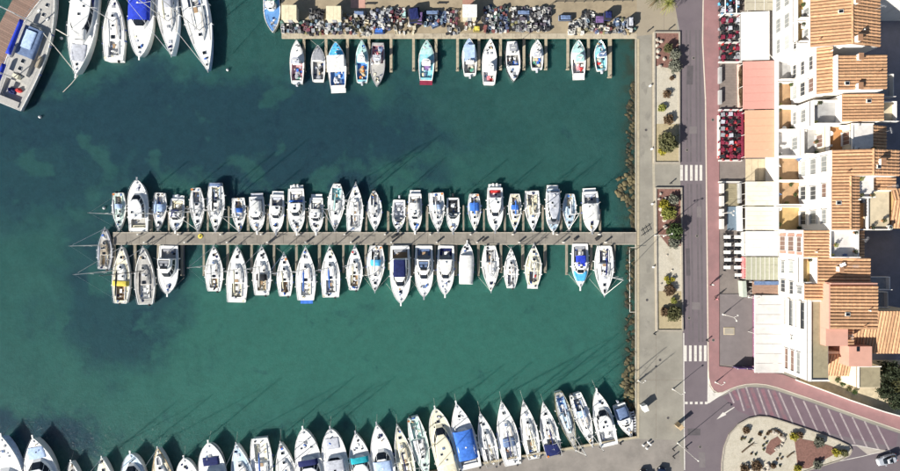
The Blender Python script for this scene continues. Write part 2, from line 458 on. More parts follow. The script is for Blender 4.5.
# direction arrow
ar = [Vector(P(734, 407.5)), Vector(P(720, 416.5))]
struct(MB().sheet([P(734.6, 407.4), P(725.5, 413.6), P(726.2, 414.8), P(716.5, 419.5), P(723.0, 412.2), P(724.0, 412.9), P(734.2, 406.8)], 0.011).build('road_arrow', PAINT))
struct(strip([(683.7, 333), (683.9, 402), (684.6, 470)], 0.22, 0.012, PAINT))
struct(strip([(841, 444.5), (858, 445.5), (880, 450)], 0.14, 0.012, PAINT))
struct(strip([(790, 474), (815, 466), (840, 461), (862, 456.5), (880, 452)], 0.14, 0.012, PAINT))
struct(MB().sheet(poly([(723, 397), (736, 390.6), (750, 387.8), (765, 388.6), (776, 391.5), (812, 403.5), (872, 425), (898, 434), (896, 447), (860, 440), (815, 430), (782, 419.5), (766, 414.5), (750, 416), (738, 411)]), 0.0085).build('parking_surface', mat('mauve_asphalt', (0.152, 0.108, 0.130), rough=0.85, var=0.1, scale=0.4, world=True)))
# parking bays: diagonal worn lines between the island and the footway
bay0 = [(728, 389.6, 734, 403), (737, 387.6, 744, 411), (746, 387, 756, 416), (757, 388, 768, 419), (768, 389.5, 781, 423)]
bays = [(x0, y0, x1, y1) for x0, y0, x1, y1 in bay0]
for i in range(9):
    bays.append((779 + i * 12.2, 392.5 + i * 4.1, 794 + i * 12.2, 426 + i * 3.6))
for x0, y0, x1, y1 in bays:
    struct(strip([(x0, y0), (x1, y1)], 0.36, 0.0105, PAINTF, 'parking_line'))
PINKP = mat('pink_marking', (0.22, 0.115, 0.14), rough=0.8, var=0.2, scale=1.0, world=True, dirt=(0.155, 0.125, 0.13), dscale=0.5)
for x0, y0, x1, y1 in bays[:5]:
    struct(strip([(x0 + 5.2, y0 + 1), (x1 + 4.6, y1 - 3)], 0.75, 0.0095, PINKP, 'parking_band'))
struct(MB().sheet(poly([(856, 445.5), (890, 451), (868, 455)]), 0.011).build('painted_nose', mat(
    'worn_cream_paint', (0.40, 0.36, 0.32), rough=0.8, var=0.15, scale=1.0, world=True)))
# joints and stains in the quay surface
JOINT = mat('joint', (0.22, 0.185, 0.15), rough=0.9, var=0.2, world=True)
for a, b in (((656, 331.5), (656, 438)), ((637.5, 380), (683, 380)), ((656, 38), (656, 32)), ((664, 12), (664, 31)), ((652, 34), (652, 163))):
    struct(strip([a, b], 0.07, 0.010, JOINT, 'paving_joint'))
struct(strip([(653.2, 33), (653.4, 163), (655.0, 232), (656.5, 331)], 0.55, 0.009, mat('drain_strip', (0.40, 0.36, 0.28), rough=0.9, var=0.1, world=True), 'edge_strip'))
# repairs, stains and covers in the road and quay
PATCH = mat('fresh_asphalt', (0.095, 0.085, 0.092), rough=0.9, var=0.15, scale=0.8, world=True)
PATCH2 = mat('old_asphalt', (0.175, 0.155, 0.158), rough=0.9, var=0.12, scale=0.8, world=True)
for k, (x, y, w, d_, m_) in enumerate(((690, 75, 1.3, 4.2, PATCH), (699, 212, 1.0, 2.4, PATCH2), (688, 262, 0.9, 6.0, PATCH), (696, 306, 1.8, 1.6, PATCH2), (694, 432, 2.8, 1.5, PATCH), (702, 460, 1.4, 3.4, PATCH2), (693, 130, 1.6, 1.6, PATCH2))):
    q = P(x, y); struct(MB().box((q[0], q[1], 0.0085), (w, d_, 0.004), 0.03 * (k % 3 - 1)).build('asphalt_patch', m_))
WORN = mat('tyre_worn_asphalt', (0.120, 0.104, 0.112), rough=0.8, var=0.12, scale=0.5, world=True, dirt=(0.135, 0.117, 0.126), dscale=0.4, dlo=0.4, dhi=0.6)
for x in (686.5, 690.0, 696.0, 699.6):
    struct(strip([(x, 30), (x + 0.6, 120), (x + 0.9, 162)], 0.42, 0.0078, WORN, 'wheel_track')); struct(strip([(x + 1.1, 184), (x + 1.9, 250), (x + 3, 342)], 0.42, 0.0078, WORN, 'wheel_track'))
STAIN = mat('quay_stain', (0.25, 0.234, 0.2), rough=0.9, var=0.2, scale=0.7, world=True)
for k in range(16):
    x, y = rnd.uniform(642, 650), rnd.uniform(50, 430)
    pts_ = [(x + rnd.uniform(2, 4.5) * math.cos(a) * 0.8, y + rnd.uniform(2, 7) * math.sin(a)) for a in [i * 6.283 / 9 for i in range(9)]]
    pts_ = [(max(640.2, px_), py_) for px_, py_ in pts_]
    struct(MB().sheet(poly(pts_), 0.0062 + 0.0001 * k).build('surface_stain', STAIN))
MHC = mat('manhole_iron', (0.07, 0.066, 0.068), rough=0.7, var=0.3, scale=4)
for x, y in ((693.5, 58), (687, 150), (697, 236), (689, 318), (700, 447), (646, 130), (647, 300), (660, 360), (668, 418), (712.5, 120), (713, 340)):
    q = P(x, y); o_ = tag(empty('manhole_cover', (q[0], q[1], 0.122 if 706 < x < 719 else 0.008)), 'round dark iron manhole cover set in the paving', 'manhole cover', 'manhole covers')
    MB().lathe((0, 0, 0), [(0.34, 0), (0.34, 0.012)], 14).build('rim', KERB, o_); MB().lathe((0, 0, 0.0), [(0.29, 0), (0.29, 0.018)], 14).build('lid', MHC, o_)
# dark street behind the houses
struct(MB().sheet(poly([(800, -150), (800, 360), (1500, 360), (1500, -150)]), 0.008).build('back_street', mat(
    'back_asphalt', (0.2, 0.195, 0.23), rough=0.85, var=0.15, scale=0.4, world=True)))

# ------------------------------------------------------------------ central pier with fingers, and fishing fingers
ZP = -0.35
def pier(name, label, x0, x1, y0, y1, n, m, fingers, fm, fz=-0.75):
    c = P((x0 + x1) / 2, (y0 + y1) / 2, ZP)
    root = tag(empty(name, (c[0], c[1], 0)), label, 'pier')
    def rel(px, py): q = P(px, py, ZP); return (q[0] - c[0], q[1] - c[1])
    a = rel(x0, y0); b = rel(x1, y1); st = (b[0] - a[0]) / n
    me = MB().box((0, 0, 0), (st - 0.04, a[1] - b[1], 0.35)).mesh('deck_slab', m)
    for i in range(n):
        inst('deck_slab', me, root, (a[0] + st * (i + 0.5), (a[1] + b[1]) / 2, ZP - 0.175 + rnd.uniform(-0.006, 0.006)))
    eme = MB().box((0, 0, 0), (b[0] - a[0], 0.16, 0.40)).mesh('edge_beam', mat('edge_beam', (0.44, 0.40, 0.33), rough=0.8, var=0.15, scale=2))
    for y in (a[1], b[1]): inst('edge_beam', eme, root, ((a[0] + b[0]) / 2, y, ZP - 0.17))
    pm = MB().cyl((0, 0, 0), 0.22, 3.2, 8).mesh('pile', fm)
    for i in range(0, n + 1, 3):
        for y in (a[1] - 0.5, b[1] + 0.5): inst('pile', pm, root, (a[0] + st * min(max(i, 0.3), n - 0.3), y, -3.9))
    for (fx, fy0, fy1, w) in fingers:
        q0 = rel(fx, fy0); q1 = rel(fx, fy1); ln = abs(q1[1] - q0[1])
        f = inst('finger', MB().box((0, 0, 0), (w * S, ln, 0.22)).mesh('finger', fm), root, (q0[0], (q0[1] + q1[1]) / 2, fz))
        far = q1[1] if abs(q1[1]) > abs(q0[1]) else q0[1]
        inst('finger_pile', MB().cyl((0, 0, 0), 0.14, 3.4, 8).mesh('finger_pile', fm), f, (0, far - (q0[1] + q1[1]) / 2 - math.copysign(0.2, far), -3.0))
    return root, rel
WOODF = mat('finger_wood', (0.26, 0.235, 0.185), rough=0.85, var=0.25, scale=1.2, stretch=(6, 1, 1))
fing = []
for x in (128.5, 150, 168, 187, 207, 228, 247.5, 267, 287, 306.5, 326, 366, 388, 407, 427, 463.5, 484, 505, 523.5, 543, 561.5, 581, 600.5):
    fing.append((x, 233, 233 - rnd.choice([24, 27, 28, 22]), rnd.choice([1.6, 2.0, 2.4])))
for x in (113, 134, 157.5, 181, 203, 227, 251, 273.5, 296, 319, 343, 365.5, 389, 412.5, 435, 456, 478.5, 501, 523, 545.5, 567, 591.5, 614.5):
    fing.append((x, 244, 244 + rnd.choice([31, 29, 32, 26]), rnd.choice([2.0, 2.4, 2.8])))
pr, rel = pier('boat_pier', 'long central concrete pier with finger jetties reaching out from the right hand quay', 113, 637.5, 232.6, 244.3, 40, CONCP, fing, WOODF)
# service pedestals and bits standing on the pier
ped = MB().box((0, 0, 0.5), (0.28, 0.28, 1.0)).box((0, 0, 1.04), (0.36, 0.36, 0.08)).mesh('service_pedestal', mat('pedestal', (0.58, 0.56, 0.52), rough=0.5))
for i, x in enumerate((140, 180, 222, 262, 300, 345, 385, 430, 470, 512, 556, 598)):
    for y in (234.5, 242.4):
        c = P(x + (y - 234) * 0.8, y, ZP)
        tag(inst('service_pedestal', ped, None, (c[0], c[1], ZP)), 'small pale water and power pedestal at the edge of the central pier', 'pedestal', 'service pedestals on the central pier')
c = P(200.5, 236.3, ZP)
lr = tag(empty('hose_reel', (c[0], c[1], ZP)), 'round yellow hose coil lying on the central pier', 'hose')
MB().lathe((0, 0, 0), [(0.28, 0), (0.5, 0.02), (0.52, 0.14), (0.3, 0.16)], 12).build('coil', CLOTH['yellow'], lr)
MB().cyl((0, 0, 0.0), 0.14, 0.3, 8).build('hub', RUBBER, lr)
DARKBOX = mat('dark_box', (0.05, 0.04, 0.04), rough=0.7)
for x, y, w, d in ((394, 236.5, 1.1, 0.5), (400, 235.6, 0.7, 0.4), (597, 238.6, 0.9, 0.6), (575, 239, 0.6, 0.5), (484, 240, 0.9, 0.35)):
    c = P(x, y, ZP)
    o = empty('dock_box', (c[0], c[1], ZP), 0.5)
    tag(o, 'low dark dock box on the central pier', 'dock box', 'dock boxes on the central pier')
    MB().box((0, 0, 0.2), (w, d, 0.4)).build('body', DARKBOX, o)
    MB().box((0, 0, 0.43), (w + .06, d + .06, 0.06)).build('lid', RUBBER, o)
# slender gangway ladder frame on the quay by the pier root
lad = tag(empty('folding_rack', (*P(645.5, 230), 0)), 'dark metal ladder rack lying on the quay by the pier root', 'rack')
for k in (-0.55, 0.55): MB().tube([(-1.0, k - 0.7, 0.25), (1.0, k + 0.7, 0.25)], 0.05).build('rail', RUBBER, lad)
for k in (-0.7, 0, 0.7): MB().tube([(k + 0.35, k * 0.7 - 0.75, 0.25), (k - 0.35, k * 0.7 + 0.75, 0.25)], 0.045).build('rung', RUBBER, lad)
for k in ((-1.0, -1.25), (1.0, 0.15), (-1.0, -0.15), (1.0, 1.25)): MB().tube([(k[0], k[1], 0), (k[0], k[1], 0.25)], 0.04).build('leg', RUBBER, lad)

# jetties of the fishing quay
ffx = [(304, 72), (326, 72), (347.5, 74), (369, 73), (391, 72), (413.5, 71), (436, 71), (457.5, 71), (479, 70), (500.5, 70), (524, 70), (546, 70), (568, 70), (588.5, 70), (610, 78)]
for i, (x, yb) in enumerate(ffx):
    w = 3.6 if x == 610 else 2.6
    c = P(x, 38.2, -0.5); e = P(x, yb, -0.5)
    r_ = tag(empty('jetty', (c[0], (c[1] + e[1]) / 2, 0)), 'narrow pale jetty, %s from the left below the fishing quay' % ORD[i], 'jetty', 'jetties of the fishing quay')
    ln = c[1] - e[1]; nn = 5
    me = MB().box((0, 0, 0), (w * S, ln / nn - 0.03, 0.2)).mesh('deck_board', mat('jetty_concrete', (0.37, 0.32, 0.235), rough=0.85, var=0.2, scale=1.0))
    for k in range(nn): inst('deck_board', me, r_, (0, -ln / 2 + ln / nn * (k + 0.5), -0.6))
    pm = MB().cyl((0, 0, 0), 0.13, 3.3, 7).mesh('pile', WOODF)
    for k in (-1, 1): inst('pile', pm, r_, (k * w * S * 0.4, -ln / 2 + 0.3, -3.8))
    bm = MB().cyl((0, 0, 0), 0.10, 0.45, 7).mesh('bollard', RUBBER)
    inst('bollard', bm, r_, (0, -ln / 2 + 0.5, -0.5))
# wooden pier at the top left and a stub finger
c = P(14, 20, 0.0)
wp = tag(empty('wooden_pier', (c[0], c[1], 0)), 'brown planked pier beside the big ketch in the top left corner', 'pier')
PLK = mat('brown_planks', (0.25, 0.165, 0.13), rough=0.85, var=0.2, scale=1.5, stretch=(1, 6, 1), rand=0.15)
ang = math.atan2(-(0 - 76), (41 - 0))
A = Vector(P(-22, 122)); Bv = Vector(P(55, -20)); ax = (Bv - A).normalized(); nl = Vector((-ax.y, ax.x)); Ln = (Bv - A).length
Wd = 6.2
pl = MB().box((0, 0, 0), (0.44, Wd, 0.12)).mesh('plank', PLK)
npl = int(Ln / 0.47)
for i in range(npl):
    q = A + ax * (0.47 * (i + 0.5)) + nl * (Wd / 2)
    inst('plank', pl, wp, (q.x - c[0], q.y - c[1], -0.1 + rnd.uniform(-0.01, 0.01)), math.atan2(ax.y, ax.x))
for k in range(2):
    q0 = A + nl * (0.2 + k * (Wd - 0.4)); q1 = Bv + nl * (0.2 + k * (Wd - 0.4))
    MB().tube([(q0.x - c[0], q0.y - c[1], -0.4), (q1.x - c[0], q1.y - c[1], -0.4)], 0.22, 6).build('beam', WOODF, wp)
for i in range(6):
    for k in (0.5, Wd - 0.5):
        q = A + ax * (Ln * (i + 0.5) / 6) + nl * k
        MB().cyl((q.x - c[0], q.y - c[1], -3.9), 0.18, 3.7, 7).build('pile', WOODF, wp)
c = P(130, 12, -0.5)
fj = tag(empty('plank_jetty', (c[0], c[1], 0)), 'short brown plank jetty at the top beside the blue covered motorboat', 'jetty')
pl2 = MB().box((0, 0, 0), (0.78, 0.5, 0.1)).mesh('plank', PLK)
for k in range(14): inst('plank', pl2, fj, (0, -3.6 + k * 0.54, -0.55))
for k in (-3.4, 0.2, 3.4): MB().cyl((0, k, -3.9), 0.14, 3.3, 7).build('pile', WOODF, fj)
c = P(182, 260, -0.6)
fd = tag(empty('floating_pontoon', (c[0], c[1], WATER)), 'dark empty finger pontoon beside the gap in the lower berths', 'pontoon')
MB().box((0, 0, 0.25), (0.7, 7.0, 0.35)).build('float', mat('dark_pontoon', (0.06, 0.075, 0.10), rough=0.7), fd)
MB().box((0, 0, 0.45), (0.8, 7.1, 0.05)).build('deck', mat('pontoon_deck', (0.12, 0.13, 0.15), rough=0.8), fd)

# boulders along the harbour wall
ROCKM = [mat('weedy_rock_%d' % i, c1, rough=0.9, var=0.3, scale=2.5, col2=c2, bump=0.5, bscale=5) for i, (c1, c2) in enumerate(
    [((0.045, 0.04, 0.022), (0.115, 0.098, 0.052)), ((0.028, 0.027, 0.017), (0.07, 0.06, 0.034)), ((0.018, 0.021, 0.016), (0.042, 0.042, 0.028)), ((0.08, 0.068, 0.036), (0.18, 0.15, 0.078))])]
rks = []
for k in range(9):
    rks.append(MB().blob((0, 0, 0), (1, 0.8, 0.55), seed=k, amp=0.30, nu=10, nv=6))
rmesh = [[r_.mesh('boulder', m, True) for m in ROCKM] for r_ in rks]
def rock_reach(y):      # how far the boulders reach from the wall, in pixels
    pts = [(80, 3), (100, 5), (118, 8), (150, 7), (172, 8), (178, 17), (190, 20), (200, 15), (206, 8), (224, 4), (248, 6), (275, 8), (320, 8), (350, 9), (376, 12), (388, 14), (402, 9), (430, 6)]
    for (a, ra), (b, rb) in zip(pts, pts[1:]):
        if a <= y <= b: return ra + (rb - ra) * (y - a) / (b - a)
    return 3
n_r = 0
y = 82
while y < 432:
    y += rnd.uniform(1.1, 1.8)
    if 228 < y < 248: continue
    rc = rock_reach(y)
    for k in range(2 if rc > 11 else 1):
        x = 635.5 - rnd.random() ** 0.8 * rc * (1 if rc > 10 else 1.25)
        rr_ = rnd.uniform(0.4, 0.8) if rc > 11 else rnd.uniform(0.28, 0.6)
        c = P(x, y, WATER)
        mi = rnd.choice([0, 3, 0, 1, 3]) if rc > 10 else rnd.choice([1, 2, 1, 0])
        deep = -0.12 * rr_ if rc > 10 else -0.08 * rr_
        o = inst('boulder', rmesh[rnd.randrange(9)][mi], None, (c[0], c[1], WATER + deep + 0.05), rnd.uniform(0, 6.3), (rr_, rr_ * rnd.uniform(0.7, 1.1), rr_ * (0.7 if rc > 10 else 0.45)))
        tag(o, '%s boulder against the harbour wall %s' % (('brown', 'dark brown', 'blackish weedy', 'pale tan')[mi], 'above the big boulder cluster' if y < 170 else 'in the big cluster above the pier' if y < 210 else 'just above the pier' if y < 240 else 'beside the floating boom' if y < 315 else 'below the floating boom' if y < 372 else 'near the bottom row of boats'), 'boulder', 'boulders along the harbour wall')
        n_r += 1
# pale rope frame floating by the lower harbour wall
fr = tag(empty('floating_boom', (*P(633, 281, WATER), WATER)), 'thin pale floating rope boom boxed off beside the harbour wall below the pier', 'floating boom')
def frel(px, py): q = P(px, py, WATER); return (q[0] - fr.location.x, q[1] - fr.location.y, 0.05)
MB().tube([frel(629.5, 247.5), frel(629.8, 312)], 0.07, 6).build('long_rope', ROPE, fr)
MB().tube([frel(629.5, 247.5), frel(636.5, 247.5)], 0.07, 6).build('end_rope', ROPE, fr)
MB().tube([frel(629.8, 312), frel(636.5, 312)], 0.07, 6).build('end_rope', ROPE, fr)
for q in ((629.6, 262), (629.7, 280), (629.8, 297)):
    MB().blob(frel(*q), (0.16, 0.16, 0.16), 1, 0.0).build('float', FENDER, fr, smooth=True)
# mooring buoys
for i, (x, y, lab) in enumerate(((40.5, 117, 'white mooring buoy near the stern of the big ketch'), (228, 70, 'white mooring buoy right of the top left boats'),
                                 (62, 38.5, 'white ball buoy between the ketch and the motor yacht at top left'), (104.5, 208, 'small white buoy beside the upper left end of the pier'))):
    c = P(x, y, WATER)
    o = tag(empty('mooring_buoy', (c[0], c[1], WATER)), lab, 'buoy', 'mooring buoys')
    MB().blob((0, 0, 0.15), (0.32, 0.32, 0.3), 2, 0.0, 10, 6).build('float', FENDER, o, smooth=True)
    MB().lathe((0, 0, 0.42), [(0.05, 0), (0.05, 0.12), (0.09, 0.16)], 8).build('eye', CHROME, o)

# ------------------------------------------------------------------ boats
class Boat:
    def __init__(s, kind, bow, stern, beam, label, o):
        s.o = o
        zref = WATER + 1.0
        b = Vector(P(*bow, zref)); a = Vector(P(*stern, zref)); d = b - a
        s.L = d.length; s.B = 1.05 * beam * S * (1 - zref / H); s.kind = kind
        c = (a + b) / 2
        nm = {'sail': 'sailboat', 'motor': 'motorboat', 'fish': 'fishing_boat', 'ketch': 'ketch'}[kind]
        s.root = empty(nm, (c.x, c.y, WATER), math.atan2(d.y, d.x) - math.pi / 2)
        cat = {'sail': 'sailboat', 'motor': 'motorboat', 'fish': 'fishing boat', 'ketch': 'sailboat'}[kind]
        tag(s.root, label, cat)
        s.fb = o.get('fb', {'sail': 0.095, 'motor': 0.105, 'fish': 0.10, 'ketch': 0.075}[kind] * s.L)
        s.fb = max(0.7, min(s.fb, 1.7))
        s.rn = random.Random(int(bow[0] * 13 + bow[1] * 7 + 1))

    def w(s, t):
        o = s.o; k = o.get('form', s.kind); t = max(0.0, min(1.0, t))
        if k in ('sail', 'ketch'):
            s0 = o.get('sternw', 0.68); tm = 0.40; p = o.get('bowp', 1.75)
        elif k == 'double':
            s0 = 0.18; tm = 0.45; p = 2.0
        elif k == 'motor':
            s0 = o.get('sternw', 0.90); tm = 0.45; p = o.get('bowp', 2.7)
        else:
            s0 = o.get('sternw', 0.78); tm = 0.48; p = o.get('bowp', 2.4)
        if t < tm: f = s0 + (1 - s0) * math.sin(math.pi / 2 * t / tm)
        else:
            u = (t - tm) / (1 - tm)
            f = 1 - u ** p
            if k == 'motor' and p >= 2.35: f = f ** 0.74
        return max(0.02, f * s.B / 2)

    def z(s, t): return s.fb * (1 + 0.30 * max(0.0, t - 0.25) ** 1.7)
    def y(s, t): return (t - 0.5) * s.L
    def mb(s): return MB()

    def hull(s, hcol=None, deck='white', rail=None, well=None, wellcol='grey', depth=0.5, stripe=None):
        ts = sorted(set([i / 15 for i in range(16)] + [0.965, 0.985] + (list(well[:2]) if well else [])))
        g = min(0.13, s.B * 0.045)
        rings = []
        for t in ts:
            w, z = s.w(t), s.z(t); y = s.y(t); rk = 0.05 * s.L * t ** 7
            rings.append([(-w, y, z), (-w * 0.965, y - rk * 0.25, z * 0.72), (-w * 0.86, y - rk * 0.7, z * 0.22), (-w * 0.80, y - rk * 0.9, -0.02), (-w * 0.4, y - rk, -0.30), (0, y - rk, -0.42),
                          (w * 0.4, y - rk, -0.30), (w * 0.80, y - rk * 0.9, -0.02), (w * 0.86, y - rk * 0.7, z * 0.22), (w * 0.965, y - rk * 0.25, z * 0.72), (w, y, z)])
        n = 11; mb = MB(); vs = [p for r in rings for p in r]; fs = []
        for i in range(len(rings) - 1):
            for k in range(n - 1): fs.append((i * n + k, i * n + k + 1, (i + 1) * n + k + 1, (i + 1) * n + k))
        fs.append(tuple(reversed(range(n)))); fs.append(tuple(range((len(rings) - 1) * n, len(rings) * n)))
        mb.add(vs, fs)
        h = mb.build('hull', hcol or WHITE, s.root)
        # toe rail / gunwale
        mb = MB()
        for sg in (-1, 1):
            vs = []; fs = []
            for t in ts:
                w, z = s.w(t), s.z(t); y = s.y(t); wi = max(0.005, w - g)
                vs += [(sg * (w + 0.02), y, z - 0.10), (sg * (w + 0.02), y, z + 0.06), (sg * wi, y, z + 0.06), (sg * wi, y, z - 0.02)]
            for i in range(len(ts) - 1):
                for k in range(3):
                    q = (i * 4 + k, i * 4 + k + 1, i * 4 + 5 + k, i * 4 + 4 + k)
                    fs.append(q if sg > 0 else tuple(reversed(q)))
            mb.add(vs, fs)
        w0 = s.w(0); mb.box((0, s.y(0), s.z(0) - 0.02), (2 * w0 + 0.04, g * 0.8, 0.16))
        mb.build('gunwale', rail or WHITE, s.root)
        if stripe:
            mb = MB()
            for sg in (-1, 1):
                vs = []; fs = []
                for t in ts[1:-1]:
                    w, z = s.w(t), s.z(t); y = s.y(t)
                    vs += [(sg * (w * 0.985 + 0.012), y - 0.01 * s.L * t ** 7, z * 0.82), (sg * (w * 0.955 + 0.012), y - 0.015 * s.L * t ** 7, z * 0.62)]
                for i in range(len(ts) - 3):
                    q = (2 * i, 2 * i + 1, 2 * i + 3, 2 * i + 2); fs.append(q if sg < 0 else tuple(reversed(q)))
                mb.add(vs, fs)
            mb.build('hull_stripe', CLOTH[stripe], h)
        # deck with an opening for the cockpit well
        mb = MB(); cam_ = 0.04
        for t0, t1 in zip(ts, ts[1:]):
            a0, a1 = max(0.0, s.w(t0) - g), max(0.0, s.w(t1) - g); y0, y1, z0, z1 = s.y(t0), s.y(t1), s.z(t0), s.z(t1)
            if well and t0 >= well[0] - 1e-6 and t1 <= well[1] + 1e-6:
                c0 = min(well[2], a0 - 0.05); c1 = min(well[2], a1 - 0.05)
                for sg in (-1, 1):
                    q = [(sg * a0, y0, z0), (sg * a1, y1, z1), (sg * c1, y1, z1), (sg * c0, y0, z0)]
                    mb.add(q if sg < 0 else list(reversed(q)), [(0, 3, 2, 1)])
            else:
                mb.add([(-a0, y0, z0), (0, y0, z0 + cam_), (a0, y0, z0), (-a1, y1, z1), (0, y1, z1 + cam_), (a1, y1, z1)], [(0, 1, 4, 3), (1, 2, 5, 4)])
        dk = mb.build('deck', DECK[deck], s.root)
        if well:
            mb = MB(); wts = [t for t in ts if well[0] - 1e-6 <= t <= well[1] + 1e-6]
            zf = s.z(well[0]) - depth
            top = [(t, min(well[2], s.w(t) - g - 0.05)) for t in wts]
            ringp = [(x, s.y(t), s.z(t)) for t, x in top] + [(-x, s.y(t), s.z(t)) for t, x in reversed(top)]
            ringf = [(p[0] * 0.96, p[1], zf) for p in ringp]
            nn = len(ringp)
            mb.add(ringp + ringf, [(i, i + nn, (i + 1) % nn + nn, (i + 1) % nn) for i in range(nn)] + [tuple(range(nn, 2 * nn))])
            cp = mb.build('cockpit', DECK[wellcol], s.root)
            s.well = (well, zf); s.cockpit = cp
        return h

    def ring(s, t0, t1, k, cap, z, n=9, p=5.0, tb=0.0, zadd=True):
        pts = []
        for i in range(n):
            u = i / (n - 1); u = 1 - (1 - u) ** 1.6
            t = t0 + (t1 - t0) * u
            half = min(k * s.w(t), cap) * max(0.0, 1 - u ** p * 0.62)
            if i == 0: half *= 1 - tb
            pts.append((half, s.y(t), (s.z(t) if zadd else 0) + z))
        return pts + [(-x, y, zz) for x, y, zz in reversed(pts)]

    def canvas(s, name, t0, t1, half, z, rise, color, drop=0.0, n=7, parent=None, seam=True):
        rn = s.rn; vs = []; fs = []; m = 9
        for i in range(n):
            u = i / (n - 1); t = t0 + (t1 - t0) * u
            hw = min(half, s.w(t) * 0.99) if half > 0 else -half
            sag = 0.75 + 0.25 * math.sin(math.pi * (0.15 + 0.7 * u))
            for j in range(m):
                a = math.pi * j / (m - 1); cx = -math.cos(a)
                x = hw * (abs(cx) ** 0.8) * (1 if cx > 0 else -1)
                zz = z + s.z(t) + rise * sag * math.sin(a) ** 0.6 + rn.uniform(-0.03, 0.03) - (drop if j in (0, m - 1) else 0)
                vs.append((x, s.y(t) + rn.uniform(-0.03, 0.03), zz))
        for i in range(n - 1):
            for j in range(m - 1):
                a = i * m + j; fs.append((a, a + 1, a + m + 1, a + m))
        return MB().add(vs, fs).build(name, CLOTH[color], parent or s.root, smooth=True)

    def hatch(s, x, t, z, sz=0.5, parent=None, rz=0.0):
        hz = s.z(t) + z
        h = MB().box((0, 0, 0), (sz + 0.12, sz + 0.12, 0.10)).build('hatch', WHITE, parent or s.root, (x, s.y(t), hz + 0.05), rz)
        MB().box((0, 0, 0.06), (sz, sz, 0.05)).build('pane', GLASS if s.rn.random() < .72 else CLOTH[s.rn.choice(['grey', 'silver', 'steel', 'white'])], h)
        return h

    def rail(s, t0, t1, h=0.55, name='guard_rail', r=0.028, close=True, inset=0.08):
        n = 9; mb = MB(); side = {}
        for sg in (-1, 1):
            if not close: mb = MB()
            pts = []
            for i in range(n):
                t = t0 + (t1 - t0) * i / (n - 1)
                pts.append((sg * max(0.06, s.w(t) - inset), s.y(t), s.z(t) + h))
            side[sg] = pts
            for i in range(0, n, 2):
                p = pts[i]; mb.tube([(p[0], p[1], p[2] - h), p], r, 4, cap=False)
            if not close:
                mb.tube(pts, r, 4); last = mb.build(name, CHROME, s.root)
        if not close: return last
        mb.tube(side[-1] + list(reversed(side[1])), r, 4)
        return mb.build(name, CHROME, s.root)

    def fenders(s, ts=(0.3, 0.5)):
        me = MB().lathe((0, 0, -0.4), [(0.04, 0), (0.14, 0.08), (0.14, 0.6), (0.04, 0.7)], 7).mesh('fender', FENDER if s.rn.random() < .7 else FENDERB)
        for t in ts:
            for sg in (-1, 1):
                t2 = t + s.rn.uniform(-0.05, 0.05)
                inst('fender', me, s.root, (sg * (s.w(t2) + 0.15), s.y(t2), s.z(t2) - 0.15))

    def moor(s):
        o = s.o; mo = o.get('moor', 'bow')
        zq = s.o.get('mz', 0.85)
        ends = []
        if mo == 'bow': ends = [(-0.15, 0.49, -1.6, s.L / 2 + 1.1, zq), (0.15, 0.49, 1.6, s.L / 2 + 1.1, zq)]
        elif mo == 'stern':
            ends = [(-s.w(0.02) * 0.8, -0.49, -s.B * 0.62, -s.L / 2 - 0.9, zq), (s.w(0.02) * 0.8, -0.49, s.B * 0.62, -s.L / 2 - 0.9, zq)]
            if o.get('spring', False): ends += [(-0.1, 0.48, -s.B * 0.72, s.L * 0.16, 0.5), (0.1, 0.48, s.B * 0.72, s.L * 0.16, 0.5)]
        elif mo == 'med':
            ends = [(0.0, 0.49, s.rn.uniform(-.15, .15), s.L / 2 + s.rn.uniform(1.2, 2.4), -0.05)]
            ends += [(-s.w(0.02) * 0.8, -0.49, -s.B * 0.5, -s.L / 2 - 1.2, 1.2), (s.w(0.02) * 0.8, -0.49, s.B * 0.5, -s.L / 2 - 1.2, 1.2)]
        for x0, f, x1, y1, z1 in ends:
            t = 0.5 + f
            p0 = Vector((x0, s.y(t), s.z(t) + 0.1)); p1 = Vector((x1, y1, z1))
            md = (p0 + p1) / 2 - Vector((0, 0, 0.18))
            MB().tube([p0, (p0 + md) / 2 - Vector((0, 0, 0.05)), md, (p1 + md) / 2 - Vector((0, 0, 0.05)), p1], 0.02, 4).build('mooring_line', ROPE, s.root)

    def mast(s, t, hgt, z0, col=ALU, boom=0.36, cover='white', name='mast', spr=True, boomz=1.15, swing=0.0, r=0.10):
        zb = s.z(t) + z0
        m = MB().tube([(0, 0, 0), (0, 0, hgt * 0.5), (0, 0, hgt)], r, 7, r2=r * 0.6).build(name, col, s.root, (0, s.y(t), zb), smooth=True)
        if spr:
            for f in ((0.45, 0.72) if hgt > 10 else (0.5,)):
                wd = s.B * 0.30 * (1.15 - f * 0.4)
                MB().tube([(-wd, -0.15, hgt * f), (0, 0, hgt * f + 0.05), (wd, -0.15, hgt * f)], 0.04, 5).build('spreader', col, m)
        mb = MB()
        mb.tube([(0, -0.05, 0.1), (0, -0.05, hgt * 0.98)], 0.02, 4)
        MB().tube([(0, 0, hgt), (0, 0.0, hgt + 0.5)], 0.02, 4).build('antenna', CHROME, m)
        MB().box((0, 0.1, hgt + 0.12), (0.3, 0.08, 0.04)).build('wind_vane', RUBBER, m)
